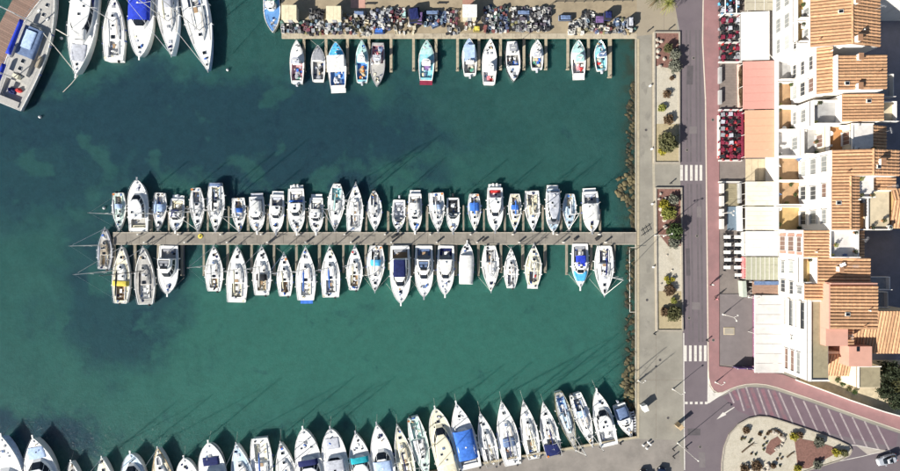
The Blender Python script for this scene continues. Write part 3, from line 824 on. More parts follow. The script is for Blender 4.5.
        if boom:
            bl = boom * s.L
            ex = math.sin(swing) * bl
            b = MB().tube([(0, -0.1, boomz), (ex, -bl, boomz + 0.05)], 0.07, 6).build('boom', col, s.root, (0, s.y(t), zb))
            if cover:
                n = 8; pts = []
                vs = []; fs = []
                for i in range(n):
                    u = i / (n - 1)
                    rr = (0.20 - 0.09 * u) * (0.55 if i in (0, n - 1) else 1) * s.rn.uniform(0.9, 1.12)
                    cx, cy, cz = ex * u, -0.15 - (bl - 0.3) * u, boomz + 0.16 + 0.05 * u
                    for k in range(7):
                        a = 2 * math.pi * k / 7
                        vs.append((cx + rr * math.cos(a), cy, cz + rr * 1.25 * math.sin(a)))
                for i in range(n - 1):
                    for k in range(7): fs.append((i * 7 + k, i * 7 + (k + 1) % 7, (i + 1) * 7 + (k + 1) % 7, (i + 1) * 7 + k))
                fs += [tuple(reversed(range(7))), tuple(range((n - 1) * 7, n * 7))]
                MB().add(vs, fs).build('sail_cover', CLOTH[cover], b, smooth=True)
        return m, zb + hgt

    def rigging(s, t, top, fore=0.985, aft=0.01, furl=True):
        mb = MB(); tp = (0, s.y(t), top)
        for sg in (-1, 1):
            mb.tube([(sg * s.w(t - 0.03) * 0.93, s.y(t - 0.03), s.z(t)), tp], 0.007, 3)
        mb.tube([(0, s.y(aft), s.z(aft)), tp], 0.007, 3)
        f = (0, s.y(fore), s.z(fore))
        mb.tube([f, tp], 0.007, 3)
        rg = mb.build('rigging', CHROME, s.root)
        if furl:
            a = Vector(f); b = Vector(tp)
            MB().tube([a.lerp(b, 0.06), a.lerp(b, 0.2), a.lerp(b, 0.93)], 0.075, 6, r2=0.035).build('furled_jib', CLOTH[s.rn.choice(['white', 'white', 'white', 'pale', 'silver'])], s.root)

    def person_things(s): pass


def deck_clutter(b, t0, t1):
    rn = b.rn
    for i in range(3):
        t = rn.uniform(t0, t1); x = rn.uniform(-0.5, 0.5) * b.w(t)
        MB().box((0, 0, 0.12), (rn.uniform(0.25, 0.6), rn.uniform(0.25, 0.7), 0.24), rn.uniform(0, 3)).build('deck_locker', CLOTH[rn.choice(['white', 'grey', 'dark', 'cream', 'blue'])], b.root, (x, b.y(t), b.z(t)))


SG = {}
def small_gear(b, spots, n):
    """loose kit lying about: coils, cushions, buckets, bags"""
    rn = b.rn
    if not SG:
        SG['rope_coil'] = MB().lathe((0, 0, 0), [(0.10, 0), (0.22, 0.0), (0.22, 0.09), (0.10, 0.09)], 9)
        SG['cushion'] = MB().box((0, 0, 0.06), (0.5, 0.42, 0.12), taper=0.9)
        SG['bucket'] = MB().lathe((0, 0, 0), [(0.11, 0), (0.15, 0.28), (0.13, 0.28), (0.1, 0.05)], 9)
        SG['kit_bag'] = MB().blob((0, 0, 0), (0.36, 0.2, 0.24), 5, 0.2, 8, 4, True)
    for i in range(n):
        t0, t1, hw, z = spots[i % len(spots)]
        k = rn.choice(list(SG)); cc = rn.choice(['dark', 'white', 'grey', 'blue', 'navy', 'tan', 'steel', 'silver', 'cream', 'dark'] + (['red', 'orange'] if rn.random() < .12 else []))
        key = (k, cc)
        if key not in SGM: SGM[key] = SG[k].mesh(k, CLOTH[cc])
        t = rn.uniform(t0, t1); x = rn.uniform(-1, 1) * min(hw, b.w(t) * 0.75) * 0.85
        inst(k, SGM[key], b.root, (x, b.y(t), (b.z(t) + 0.04) if z is None else z), rn.uniform(0, 3))
SGM = {}


def sailboat(bow, stern, beam, label, **o):
    b = Boat('sail', bow, stern, beam, label, o); rn = b.rn
    L, B = b.L, b.B
    c0, c1 = o.get('cock', (0.09, 0.33)); m1 = o.get('cab', 0.70)
    cw = B * o.get('cw', 0.24)
    hc = o.get('hull'); rail = DECK['teak'] if o.get('rail') == 'teak' else CLOTH[o['rail']] if o.get('rail') else None
    b.hull(CLOTH[hc] if hc in CLOTH else (CREAM if hc == 'creamgel' else None), o.get('deck', 'white'), rail, (c0, c1, cw), o.get('well', rn.choice(['grey', 'white', 'white', 'grey', 'cream'])), 0.55, o.get('stripe'))
    # coachroof
    hcb = 0.20 + 0.009 * L
    dm = DECK[o.get('cabin', 'white')]
    r0 = b.ring(c1 + 0.015, m1, 0.66, B * 0.34, -0.03); r1 = b.ring(c1 + 0.02, m1 - 0.025, 0.57, B * 0.295, hcb * 0.72); r2 = b.ring(c1 + 0.03, m1 - 0.05, 0.44, B * 0.23, hcb)
    cab = MB().loft([r0, r1, r2]).build('coachroof', dm, b.root)
    n = len(r0) // 2
    for sg in (0, 1):
        for i in ((0, 2), (3, 5)):
            mb = MB(); vs = []
            for k in (i[0], i[1]):
                k2 = k if sg == 0 else len(r0) - 1 - k
                p, q = Vector(r0[k2]), Vector(r1[k2])
                off = Vector((0.012 if sg == 0 else -0.012, 0, 0.004))
                e = 0.12 if k == i[0] else 0.0
                vs += [p.lerp(q, 0.40) + off, p.lerp(q, 0.86) + off]
            mb.add(vs, [(0, 2, 3, 1)] if sg == 0 else [(1, 3, 2, 0)]).build('portlight', GLASS, cab)
    # companionway
    t = c1 + 0.05
    MB().box((0, 0, 0), (B * 0.17, L * 0.055, 0.07)).build('companionway', GLASS if rn.random() < .7 else DECK['teak'], b.root, (rn.uniform(-.03, .03), b.y(t), b.z(t) + hcb + 0.045))
    hs = 0.42 + 0.012 * L
    b.hatch(0, m1 + 0.07 + rn.uniform(0, 0.04), 0.02, hs)
    b.hatch(0, m1 - 0.07, hcb, hs * 0.9)
    if rn.random() < 0.6: b.hatch(rn.choice([-1, 1]) * B * 0.13, c1 + 0.17, hcb, 0.36)
    if rn.random() < 0.5: b.hatch(0, 0.5 * (c1 + m1), hcb, 0.4)
    # handrails on the coachroof
    for sg in (-1, 1):
        MB().tube([(sg * B * 0.20, b.y(c1 + 0.08), b.z(c1) + hcb + 0.09), (sg * B * 0.17, b.y(m1 - 0.10), b.z(m1 - .1) + hcb + 0.09)], 0.03, 4).build('grab_rail', DECK['teak'] if rn.random() < .5 else CHROME, cab)
    # cockpit benches, wheel, winches
    (well, zf) = b.well
    cl = (c1 - c0) * L
    for sg in (-1, 1):
        MB().box((0, 0, 0), (cw * 0.42, cl * 0.86, 0.30)).build('bench', CLOTH[o.get('seat', rn.choice(['white', 'cream', 'grey', 'tan', 'white', 'silver']))], b.root, (sg * (cw * 0.96 - cw * 0.23), b.y((c0 + c1) / 2 + 0.01), zf + 0.16))
        MB().lathe((0, 0, 0), [(0.12, 0), (0.09, 0.1), (0.11, 0.2)], 8).build('winch', CHROME, b.root, (sg * (cw + B * 0.07), b.y(c0 + (c1 - c0) * 0.6), b.z(c0)))
        MB().box((0, 0, 0.09), (0.10, cl * 0.95, 0.2)).build('coaming', dm, b.root, (sg * (cw + 0.02), b.y((c0 + c1) / 2), b.z(c0) - 0.02))
    ty = b.y(c0 + (c1 - c0) * 0.28)
    if L > 9.5:
        wh = MB()
        pts = [(0.42 * math.cos(a), 0.05 * math.sin(a), 0.42 * math.sin(a)) for a in [2 * math.pi * k / 14 for k in range(15)]]
        wh.tube(pts, 0.025, 4)
        for k in range(3): wh.tube([(-0.4 * math.cos(k * 1.05), 0, -0.4 * math.sin(k * 1.05)), (0.4 * math.cos(k * 1.05), 0, 0.4 * math.sin(k * 1.05))], 0.015, 4)
        ped_ = MB().box((0, 0, 0.35), (0.28, 0.24, 0.7), taper=0.8).build('binnacle', WHITE, b.root, (0, ty, zf))
        wh.build('steering_wheel', CHROME, ped_, (0, -0.2, 0.75))
        MB().box((0, 0, 0.32), (cw * 0.5, cl * 0.28, 0.06)).build('cockpit_table', DECK['teak'] if rn.random() < .3 else WHITE, b.root, (0, b.y(c0 + (c1 - c0) * 0.65), zf + 0.2))
    else:
        MB().tube([(0, b.y(c0) - 0.1, b.z(c0) + 0.25), (0.1, b.y(c0) + cl * 0.5, zf + 0.65)], 0.035, 5).build('tiller', DECK['teak'], b.root)
    # spars
    mt = o.get('mastt', 0.585)
    hgt = o.get('mast', 1.02) * L + 0.6
    m, top = b.mast(mt, hgt, hcb - 0.02, DARKM if o.get('darkmast') else ALU, cover=o.get('boom', rn.choice(['white', 'white', 'navy', 'white', 'silver', 'blue', 'cream'])), boom=mt - c0 - 0.08, swing=rn.uniform(-0.05, 0.05))
    b.rigging(mt, top, furl=o.get('furl', rn.random() < .8))
    b.rail(0.86, 0.985, 0.6, 'pulpit'); b.rail(0.01, 0.13, 0.6, 'pushpit', close=False)
    b.rail(0.15, 0.84, 0.5, 'lifeline', r=0.011, close=False)
    MB().tube([(-b.w(0.01) * 0.9, b.y(0.012), b.z(0) + 0.6), (b.w(0.01) * 0.9, b.y(0.012), b.z(0) + 0.6)], 0.03, 4).build('stern_rail', CHROME, b.root)
    if o.get('hood'):
        b.canvas('spray_hood', c1 - 0.03, c1 + 0.10, B * 0.29, hcb * 0.55, 0.62, o['hood'], drop=0.1)
    if o.get('bimini'):
        b.canvas('bimini', c0 + 0.01, c1 - 0.02, B * 0.36, 1.55, 0.25, o['bimini'])
        mb = MB()
        for sg in (-1, 1):
            for t in (c0 + 0.03, c1 - 0.04): mb.tube([(sg * B * 0.34, b.y(t), b.z(t)), (sg * B * 0.34, b.y(t), b.z(t) + 1.6)], 0.025, 4)
        mb.build('bimini_frame', CHROME, b.root)
    if o.get('tarp'):
        for (cc, t0, t1, k) in o['tarp']:
            b.canvas('tarpaulin', t0, t1, B * k, 0.06, 0.42 + hcb * 0.6, cc, drop=0.05)
    if o.get('band'):
        for (cc, t0, t1) in o['band']:
            b.canvas('deck_cover', t0, t1, B * 0.46, 0.05, 0.34 + hcb * 0.5, cc)
    if o.get('plat'):
        MB().box((0, 0, 0), (B * 0.62, 0.9, 0.10)).build('swim_platform', CLOTH[o['plat']], b.root, (0, b.y(0) - 0.42, 0.45))
    if o.get('dinghy') and o['dinghy'] in CLOTH:
        d = MB(); pts = [(-0.6, -0.9, 0), (-0.6, 0.4, 0), (-0.3, 1.0, 0.1), (0.3, 1.0, 0.1), (0.6, 0.4, 0), (0.6, -0.9, 0)]
        d.tube(pts, 0.2, 7)
        dd = d.build('dinghy_tube', CLOTH[o['dinghy']], b.root, (0, b.y(0.80), b.z(0.8) + 0.22), smooth=True)
        MB().box((0, -0.1, -0.05), (1.1, 1.6, 0.06)).build('dinghy_floor', CLOTH['grey'], dd)
    MB().box((0, 0, 0), (0.16, 0.6, 0.08)).build('bow_roller', CHROME, b.root, (0, b.y(0.995), b.z(1) + 0.05))
    MB().box((0, 0, 0.02), (0.28, 0.4, 0.2)).build('windlass', CHROME if rn.random() < .5 else RUBBER, b.root, (0, b.y(0.93), b.z(.93) + 0.06))
    if rn.random() < 0.6:
        MB().lathe((0, 0, 0), [(0.05, 0), (0.26, 0.02), (0.26, 0.16), (0.05, 0.17)], 10).build('life_ring', CLOTH[rn.choice(['orange', 'white', 'white', 'cream'])], b.root, (b.w(.04) * rn.choice([-.8, .8]), b.y(0.03), b.z(0) + 0.35))
    if rn.random() < 0.5:
        MB().box((0, 0, 0.25), (0.32, 0.45, 0.55), taper=0.8).build('outboard', RUBBER, b.root, (b.w(0) * 0.5, b.y(0) - 0.22, b.z(0) - 0.35))
    small_gear(b, [(c0, c1, cw, zf + 0.31), (m1 + 0.05, 0.93, B * 0.2, None), (c0 - 0.06, c0, B * 0.25, None)], 7)
    for sg in (-1, 1):
        MB().tube([(sg * B * 0.10, b.y(mt) - 0.2, b.z(mt) + hcb + 0.05), (sg * B * 0.16, b.y(c1 + 0.12), b.z(mt) + hcb + 0.06), (sg * B * 0.13, b.y(c1 + 0.02), b.z(c1) + 0.35)], 0.025, 4).build('sheet_rope', ROPE if rn.random() < .6 else CLOTH['navy'], b.root)
        MB().tube([(sg * b.w(m1) * 0.86, b.y(m1), b.z(m1) + 0.08), (sg * b.w(0.45) * 0.80, b.y(0.45), b.z(.45) + 0.08)], 0.035, 4).build('jib_track', RUBBER, b.root)
    b.fenders(); b.moor()
    return b


def motorboat(bow, stern, beam, label, **o):
    b = Boat('motor', bow, stern, beam, label, o); rn = b.rn
    L, B = b.L, b.B; st = o.get('style', 'cruiser')
    hc = o.get('hull')
    hm = CLOTH[hc] if hc in CLOTH else (CREAM if hc == 'creamgel' else None)
    gm = CREAM if hc == 'creamgel' else WHITE
    rail = CLOTH[o['rail']] if o.get('rail') else None
    cock = {'cruiser': (0.06, 0.30), 'fly': (0.06, 0.26), 'open': (0.06, 0.56), 'cuddy': (0.06, 0.42), 'house': (0.05, 0.34)}[st]
    cock = o.get('cock', cock)
    cw = B * o.get('cw', 0.36)
    b.hull(hm, o.get('deck', 'white'), rail, (cock[0], cock[1], cw), o.get('well', 'grey'), 0.6, o.get('stripe'))
    c1 = cock[1]
    (well, zf) = b.well
    seat = o.get('seat', rn.choice(['white', 'cream', 'silver', 'grey']))
    # aft bench, side benches
    MB().box((0, 0, 0.2), (cw * 1.7, 0.5, 0.42)).build('aft_bench', CLOTH[seat], b.root, (0, b.y(cock[0]) + 0.35, zf))
    MB().box((0, 0, 0.25), (cw * 1.7, 0.14, 0.5)).build('bench_back', CLOTH[seat], b.root, (0, b.y(cock[0]) + 0.08, zf + 0.2))
    if (c1 - cock[0]) * L > 2.2:
        for sg in (-1, 1):
            MB().box((0, 0, 0.18), (cw * 0.32, (c1 - cock[0]) * L * 0.35, 0.36)).build('side_bench', CLOTH[seat], b.root, (sg * cw * 0.76, b.y(cock[0]) + (c1 - cock[0]) * L * 0.45, zf))
        MB().box((0, 0, 0.6), (cw * 0.5, 0.6, 0.05)).build('table', DECK['teak'] if rn.random() < .25 else WHITE, b.root, (0, b.y(cock[0]) + (c1 - cock[0]) * L * 0.42, zf))
        MB().box((0, 0, 0.3), (0.1, 0.1, 0.6)).build('table_leg', CHROME, b.root, (0, b.y(cock[0]) + (c1 - cock[0]) * L * 0.42, zf))
    roofz = 0
    if st in ('cruiser', 'fly', 'house', 'cuddy'):
        e1 = o.get('cab', {'cruiser': 0.66, 'fly': 0.64, 'house': 0.62, 'cuddy': 0.66}[st]); t0 = c1 + 0.005
        hw = {'cruiser': 0.62, 'fly': 0.75, 'house': 0.85, 'cuddy': 0.45}[st]
        k = o.get('ck', 0.82)
        r0 = b.ring(t0, e1 + 0.05, k, B * 0.41, -0.03, p=4)
        r1 = b.ring(t0, e1, k * 0.97, B * 0.395, 0.45, p=4)
        r2 = b.ring(t0 + 0.01, e1 - 0.10, k * 0.84, B * 0.34, 0.45 + hw, p=4)
        MB().loft([r0, r1], cap1=False).build('cabin', gm, b.root)
        ws = MB().loft([r1, r2], cap1=False).build('windscreen', GLASS, b.root)
        # pillars over the glass
        mb = MB(); nn = len(r1)
        for i in (0, 2, 4, 6, nn - 7, nn - 5, nn - 3, nn - 1):
            p, q = Vector(r1[i]), Vector(r2[i]); mb.tube([p, q], 0.055 if i not in (0, nn - 1) else 0.12, 4)
        mb.build('window_pillars', gm, ws)
        r3 = b.ring(t0 - 0.015, e1 - 0.085, k * 0.88, B * 0.355, 0.45 + hw + 0.0, p=4); r4 = b.ring(t0 - 0.015, e1 - 0.09, k * 0.87, B * 0.35, 0.45 + hw + 0.09, p=4); r5 = b.ring(t0, e1 - 0.11, k * 0.76, B * 0.30, 0.45 + hw + 0.14, p=4)
        rf = MB().loft([r3, r4, r5], cap0=True).build('roof', CLOTH[o['roof']] if o.get('roof') in CLOTH else gm, b.root)
        roofz = 0.45 + hw + 0.14
        tm = (t0 + e1 - 0.1) / 2
        if st == 'fly':
            f0 = b.ring(t0 + 0.0, e1 - 0.15, k * 0.78, B * 0.31, roofz - 0.02, p=4); f1 = b.ring(t0 + 0.0, e1 - 0.165, k * 0.76, B * 0.30, roofz + 0.55, p=4); f2 = b.ring(t0 + 0.02, e1 - 0.185, k * 0.66, B * 0.265, roofz + 0.55, p=4); f3 = b.ring(t0 + 0.02, e1 - 0.185, k * 0.66, B * 0.265, roofz + 0.03, p=4)
            MB().loft([f0, f1, f2, f3], cap1=False).build('flybridge_coaming', gm, b.root)
            MB().loft([f3], cap1=True).build('flybridge_floor', DECK['grey'], b.root)
            if not o.get('flycov'):
                for x in (-0.25, 0.25): MB().box((0, 0, 0.25), (0.5, 0.5, 0.5)).build('helm_seat', CLOTH[seat], b.root, (x * B * 0.5, b.y(tm - 0.02), b.z(tm) + roofz))
                MB().box((0, 0, 0.22), (B * 0.45, 0.5, 0.44)).build('flybridge_bench', CLOTH[seat], b.root, (0, b.y(t0 + 0.06), b.z(tm) + roofz + 0.03))
                MB().box((0, 0, 0.35), (B * 0.35, 0.3, 0.7)).build('console', CLOTH['dark'], b.root, (0, b.y(tm + 0.05), b.z(tm) + roofz))
            else:
                b.canvas('flybridge_cover', t0 + 0.01, e1 - 0.17, B * 0.30, roofz + 0.45, 0.35, o['flycov'])
        else:
            if rn.random() < 0.75: b.hatch(0, tm + 0.02, roofz - 0.02, 0.5)
            if rn.random() < 0.5: b.hatch(rn.choice([-1, 1]) * B * 0.14, tm - 0.06, roofz - 0.02, 0.4)
            MB().lathe((0, 0, 0), [(0.24, 0), (0.26, 0.08), (0.18, 0.2), (0.04, 0.22)], 10).build('radar_dome', WHITE, b.root, (0, b.y(t0 + 0.05), b.z(tm) + roofz))
        for sg in (-1, 1):
            MB().tube([(sg * B * 0.3, b.y(t0 + 0.03), b.z(t0) + roofz - 0.1), (sg * B * 0.36, b.y(t0 - 0.03), b.z(t0) + roofz + 1.6)], 0.02, 4).build('antenna', WHITE, b.root)
        if o.get('hardtop'):
            MB().box((0, 0, 0), (B * 0.7, L * (c1 - cock[0]) * 0.8, 0.07)).build('hardtop', CLOTH[o['hardtop']], b.root, (0, b.y(cock[0] + (c1 - cock[0]) * 0.55), b.z(0) + 1.75))
    else:
        # open boat: console, windscreen frame, seats
        t = c1 - 0.05
        r0 = b.ring(c1 - 0.03, c1 + 0.12, 0.72, B * 0.36, -0.02, p=3); r1 = b.ring(c1 - 0.03, c1 + 0.05, 0.66, B * 0.33, 0.42, p=3)
        ws = MB().loft([r0, r1], cap1=False).build('windscreen', GLASS, b.root)
        mb = MB(); nn = len(r0)
        mb.tube([Vector(p) for p in r1[1:nn - 1]], 0.04, 4); mb.build('windscreen_frame', CHROME, ws)
        for x in (-1, 1):
            MB().box((0, 0, 0.25), (0.55, 0.55, 0.5)).box((0, -0.25, 0.65), (0.55, 0.12, 0.5)).build('helm_seat', CLOTH[seat], b.root, (x * cw * 0.5, b.y(c1 - 0.14), zf))
            MB().box((0, 0, 0.4), (cw * 0.6, 0.4, 0.8)).build('console', gm, b.root, (x * cw * 0.6, b.y(c1 - 0.03), zf))
        MB().box((0, 0, 0.25), (cw * 0.9, 0.7, 0.45)).build('engine_box', CLOTH['grey'] if rn.random() < .5 else gm, b.root, (0, b.y(cock[0] + 0.15), zf))
    ht = o.get('hatcht', 0.80)
    b.hatch(0, ht, 0.03, 0.55)
    if L > 9 and rn.random() < 0.35:
        for sg in (-1, 1): b.hatch(sg * b.w(0.74) * 0.45, 0.73, 0.03, 0.32)
    if o.get('sunpad'):
        b.canvas('sun_pad', 0.70, 0.86, B * 0.27, 0.03, 0.16, o['sunpad'])
    for cv in o.get('covers', ()):
        (nm, cc, t0, t1, k, z, rise) = cv
        b.canvas(nm, t0, t1, B * k if k > 0 else B * k, z, rise, cc, drop=0.06, n=9)
    if o.get('fullcover'):
        b.canvas('boat_cover', 0.01, 0.70, B * 0.5, 0.06, 0.9, o['fullcover'], drop=0.12, n=12)
    if o.get('plat', True):
        MB().box((0, 0, 0), (B * 0.78, 0.9, 0.10)).build('swim_platform', CLOTH[o['platc']] if o.get('platc') else WHITE, b.root, (0, b.y(0) - 0.43, 0.42))
    for i in range(o.get('outboards', 0)):
        x = (i - (o['outboards'] - 1) / 2) * 0.8
        e = MB().box((0, 0, 0.35), (0.42, 0.65, 0.5), taper=0.75).build('outboard', CLOTH[o.get('obc', 'silver')], b.root, (x, b.y(0) - 0.75, b.z(0) - 0.3))
        MB().box((0, 0.1, -0.3), (0.16, 0.26, 0.9)).build('outboard_leg', RUBBER, e)
    b.rail(0.50, 0.985, 0.55, 'bow_rail', r=0.026)
    MB().box((0, 0, 0), (0.3, 0.9, 0.1)).build('bow_roller', WHITE if rn.random() < .6 else CHROME, b.root, (0, b.y(1.0) + 0.15, b.z(1) + 0.03))
    MB().box((0, 0, 0.02), (0.28, 0.35, 0.2)).build('windlass', CHROME, b.root, (0, b.y(0.94), b.z(.94) + 0.06))
    small_gear(b, [(cock[0] + 0.03, c1 - 0.02, cw * 0.9, zf + 0.02), (0.74, 0.9, B * 0.2, None)], 6)
    b.fenders((0.25, 0.5)); b.moor()
    return b


def fishing_boat(bow, stern, beam, label, **o):
    b = Boat('fish', bow, stern, beam, label, o); rn = b.rn; L, B = b.L, b.B
    cock = o.get('cock', (0.06, 0.46)); cw = B * 0.38
    hc = o.get('hull')
    b.hull(CLOTH[hc] if hc in CLOTH else None, o.get('deck', 'white'), CLOTH[o['rail']] if o.get('rail') else None, (*cock, cw), o.get('well', 'grey'), 0.55, o.get('stripe'))
    (well, zf) = b.well
    h0, h1 = o.get('house', (0.47, 0.62))
    hh = o.get('hh', 1.5); k = o.get('hk', 0.55)
    if h1 > h0:
        r0 = b.ring(h0, h1 + 0.02, k, B * 0.34, -0.03, n=6, p=5); r1 = b.ring(h0, h1 + 0.01, k * 0.98, B * 0.335, hh * 0.5, n=6, p=5)
        r2 = b.ring(h0 + 0.005, h1 - 0.02, k * 0.93, B * 0.32, hh * 0.88, n=6, p=5); r3 = b.ring(h0 - 0.02, h1 + 0.0, k * 1.05, B * 0.36, hh * 0.88, n=6, p=6); r4 = b.ring(h0 - 0.02, h1, k * 1.03, B * 0.35, hh, n=6, p=6)
        MB().loft([r0, r1], cap1=False).build('wheelhouse', WHITE, b.root)
        g = MB().loft([r1, r2], cap1=False).build('wheelhouse_window', GLASS, b.root)
        mb = MB()
        for i in range(0, len(r1), 1): mb.tube([Vector(r1[i]), Vector(r2[i])], 0.06, 4)
        mb.build('window_pillars', WHITE, g)
        MB().loft([r3, r4], cap0=True).build('roof', CLOTH[o.get('roof', 'white')], b.root)
        MB().tube([(0, b.y(h0 + 0.02), b.z(h0) + hh), (0, b.y(h0 + 0.02), b.z(h0) + hh + 2.2)], 0.05, 5).build('signal_mast', WHITE, b.root)
        MB().box((0, 0, 0.1), (0.9, 0.12, 0.12)).build('radar_bar', WHITE, b.root, (0, b.y((h0 + h1) / 2), b.z(h0) + hh))
    # working deck: net heap, crates, hauler, engine box
    for i in range(o.get('nets', 2)):
        t = rn.uniform(cock[0] + 0.06, cock[1] - 0.06); x = rn.uniform(-0.5, 0.5) * cw
        MB().blob((x, b.y(t), zf), (rn.uniform(.4, .8), rn.uniform(.5, .9), rn.uniform(.3, .5)), rn.randrange(99), 0.35, 9, 4, True).build('net_heap', CLOTH[rn.choice(o.get('netc', ['green', 'grey', 'silver', 'dark', 'tan']))], b.root)
    cm = MB().box((0, 0, 0.15), (0.5, 0.7, 0.3)).box((0, 0, 0.31), (0.42, 0.62, 0.02))
    for i in range(4):
        t = rn.uniform(cock[0] + 0.03, cock[1] - 0.05); x = rn.uniform(-0.7, 0.7) * cw
        cm.build('fish_box', CLOTH[rn.choice(o.get('boxc', ['steel', 'white', 'silver', 'white', 'grey', 'blue', 'cream']))], b.root, (x, b.y(t), zf + 0.30 * (i % 2) * 0), rn.uniform(-0.3, 0.3))
    MB().lathe((0, 0, 0), [(0.25, 0), (0.12, 0.1), (0.12, 0.35), (0.25, 0.45)], 10).build('net_hauler', CHROME, b.root, (b.w(cock[1]) * 0.7, b.y(cock[1] + 0.01), b.z(cock[1])))
    b.hatch(0, 0.80, 0.03, 0.5)
    for cv in o.get('covers', ()):
        (nm, cc, t0, t1, k, z, rise) = cv
        b.canvas(nm, t0, t1, B * k, z, rise, cc, drop=0.06, n=8)
    if o.get('foredeck'):
        b.canvas('foredeck_cover', o.get('fdt', 0.64), 0.97, B * 0.47, 0.02, 0.16, o['foredeck'])
    if o.get('awning'):
        (cc, t0, t1, k, z) = o['awning']
        MB().box((0, 0, 0), (B * k * 2, (t1 - t0) * L, 0.08)).build('deck_roof', CLOTH[cc], b.root, (0, b.y((t0 + t1) / 2), b.z(t0) + z))
        mb = MB()
        for sg in (-1, 1):
            for t in (t0 + 0.02, t1 - 0.02): mb.tube([(sg * B * k * 0.92, b.y(t), b.z(t) - 0.1), (sg * B * k * 0.92, b.y(t), b.z(t0) + z)], 0.04, 5)
        mb.build('roof_posts', CHROME, b.root)
    if o.get('sternbox'):
        MB().box((0, 0, 0), (B * 0.8, 1.0, 0.14)).build('stern_platform', CLOTH[o['sternbox']], b.root, (0, b.y(0) - 0.45, 0.55))
    small_gear(b, [(cock[0], cock[1], cw, zf + 0.02), (0.66, 0.92, B * 0.3, None), (cock[0], cock[1], cw, zf + 0.02)], 14)
    b.rail(0.66, 0.98, 0.45, 'bow_rail', r=0.03)
    me = MB()
    pts = [(0.32 * math.cos(a), 0.32 * math.sin(a), 0) for a in [2 * math.pi * q / 10 for q in range(11)]]
    tyre = MB().tube(pts, 0.11, 5).mesh('tyre_fender', RUBBER)
    for t in (0.25, 0.5):
        for sg in (-1, 1):
            q = inst('tyre_fender', tyre, b.root, (sg * (b.w(t) + 0.12), b.y(t), b.z(t) - 0.35)); q.rotation_euler = (0, math.pi / 2, 0)
    if o.get('outboards'):
        e = MB().box((0, 0, 0.35), (0.42, 0.65, 0.5), taper=0.75).build('outboard', CLOTH[o.get('obc', 'silver')], b.root, (0, b.y(0) - 0.4, b.z(0) - 0.2))
        MB().box((0, 0.1, -0.3), (0.16, 0.26, 0.9)).build('outboard_leg', RUBBER, e)
    b.moor()
    return b

Sb, Mb, Fb = sailboat, motorboat, fishing_boat
def row(specs, phrase):
    for i, (fn, bow, stern, beam, desc, o) in enumerate(specs):
        fn(bow, stern, beam, '%s, %s from the left %s' % (desc, ORD[i], phrase), **o)

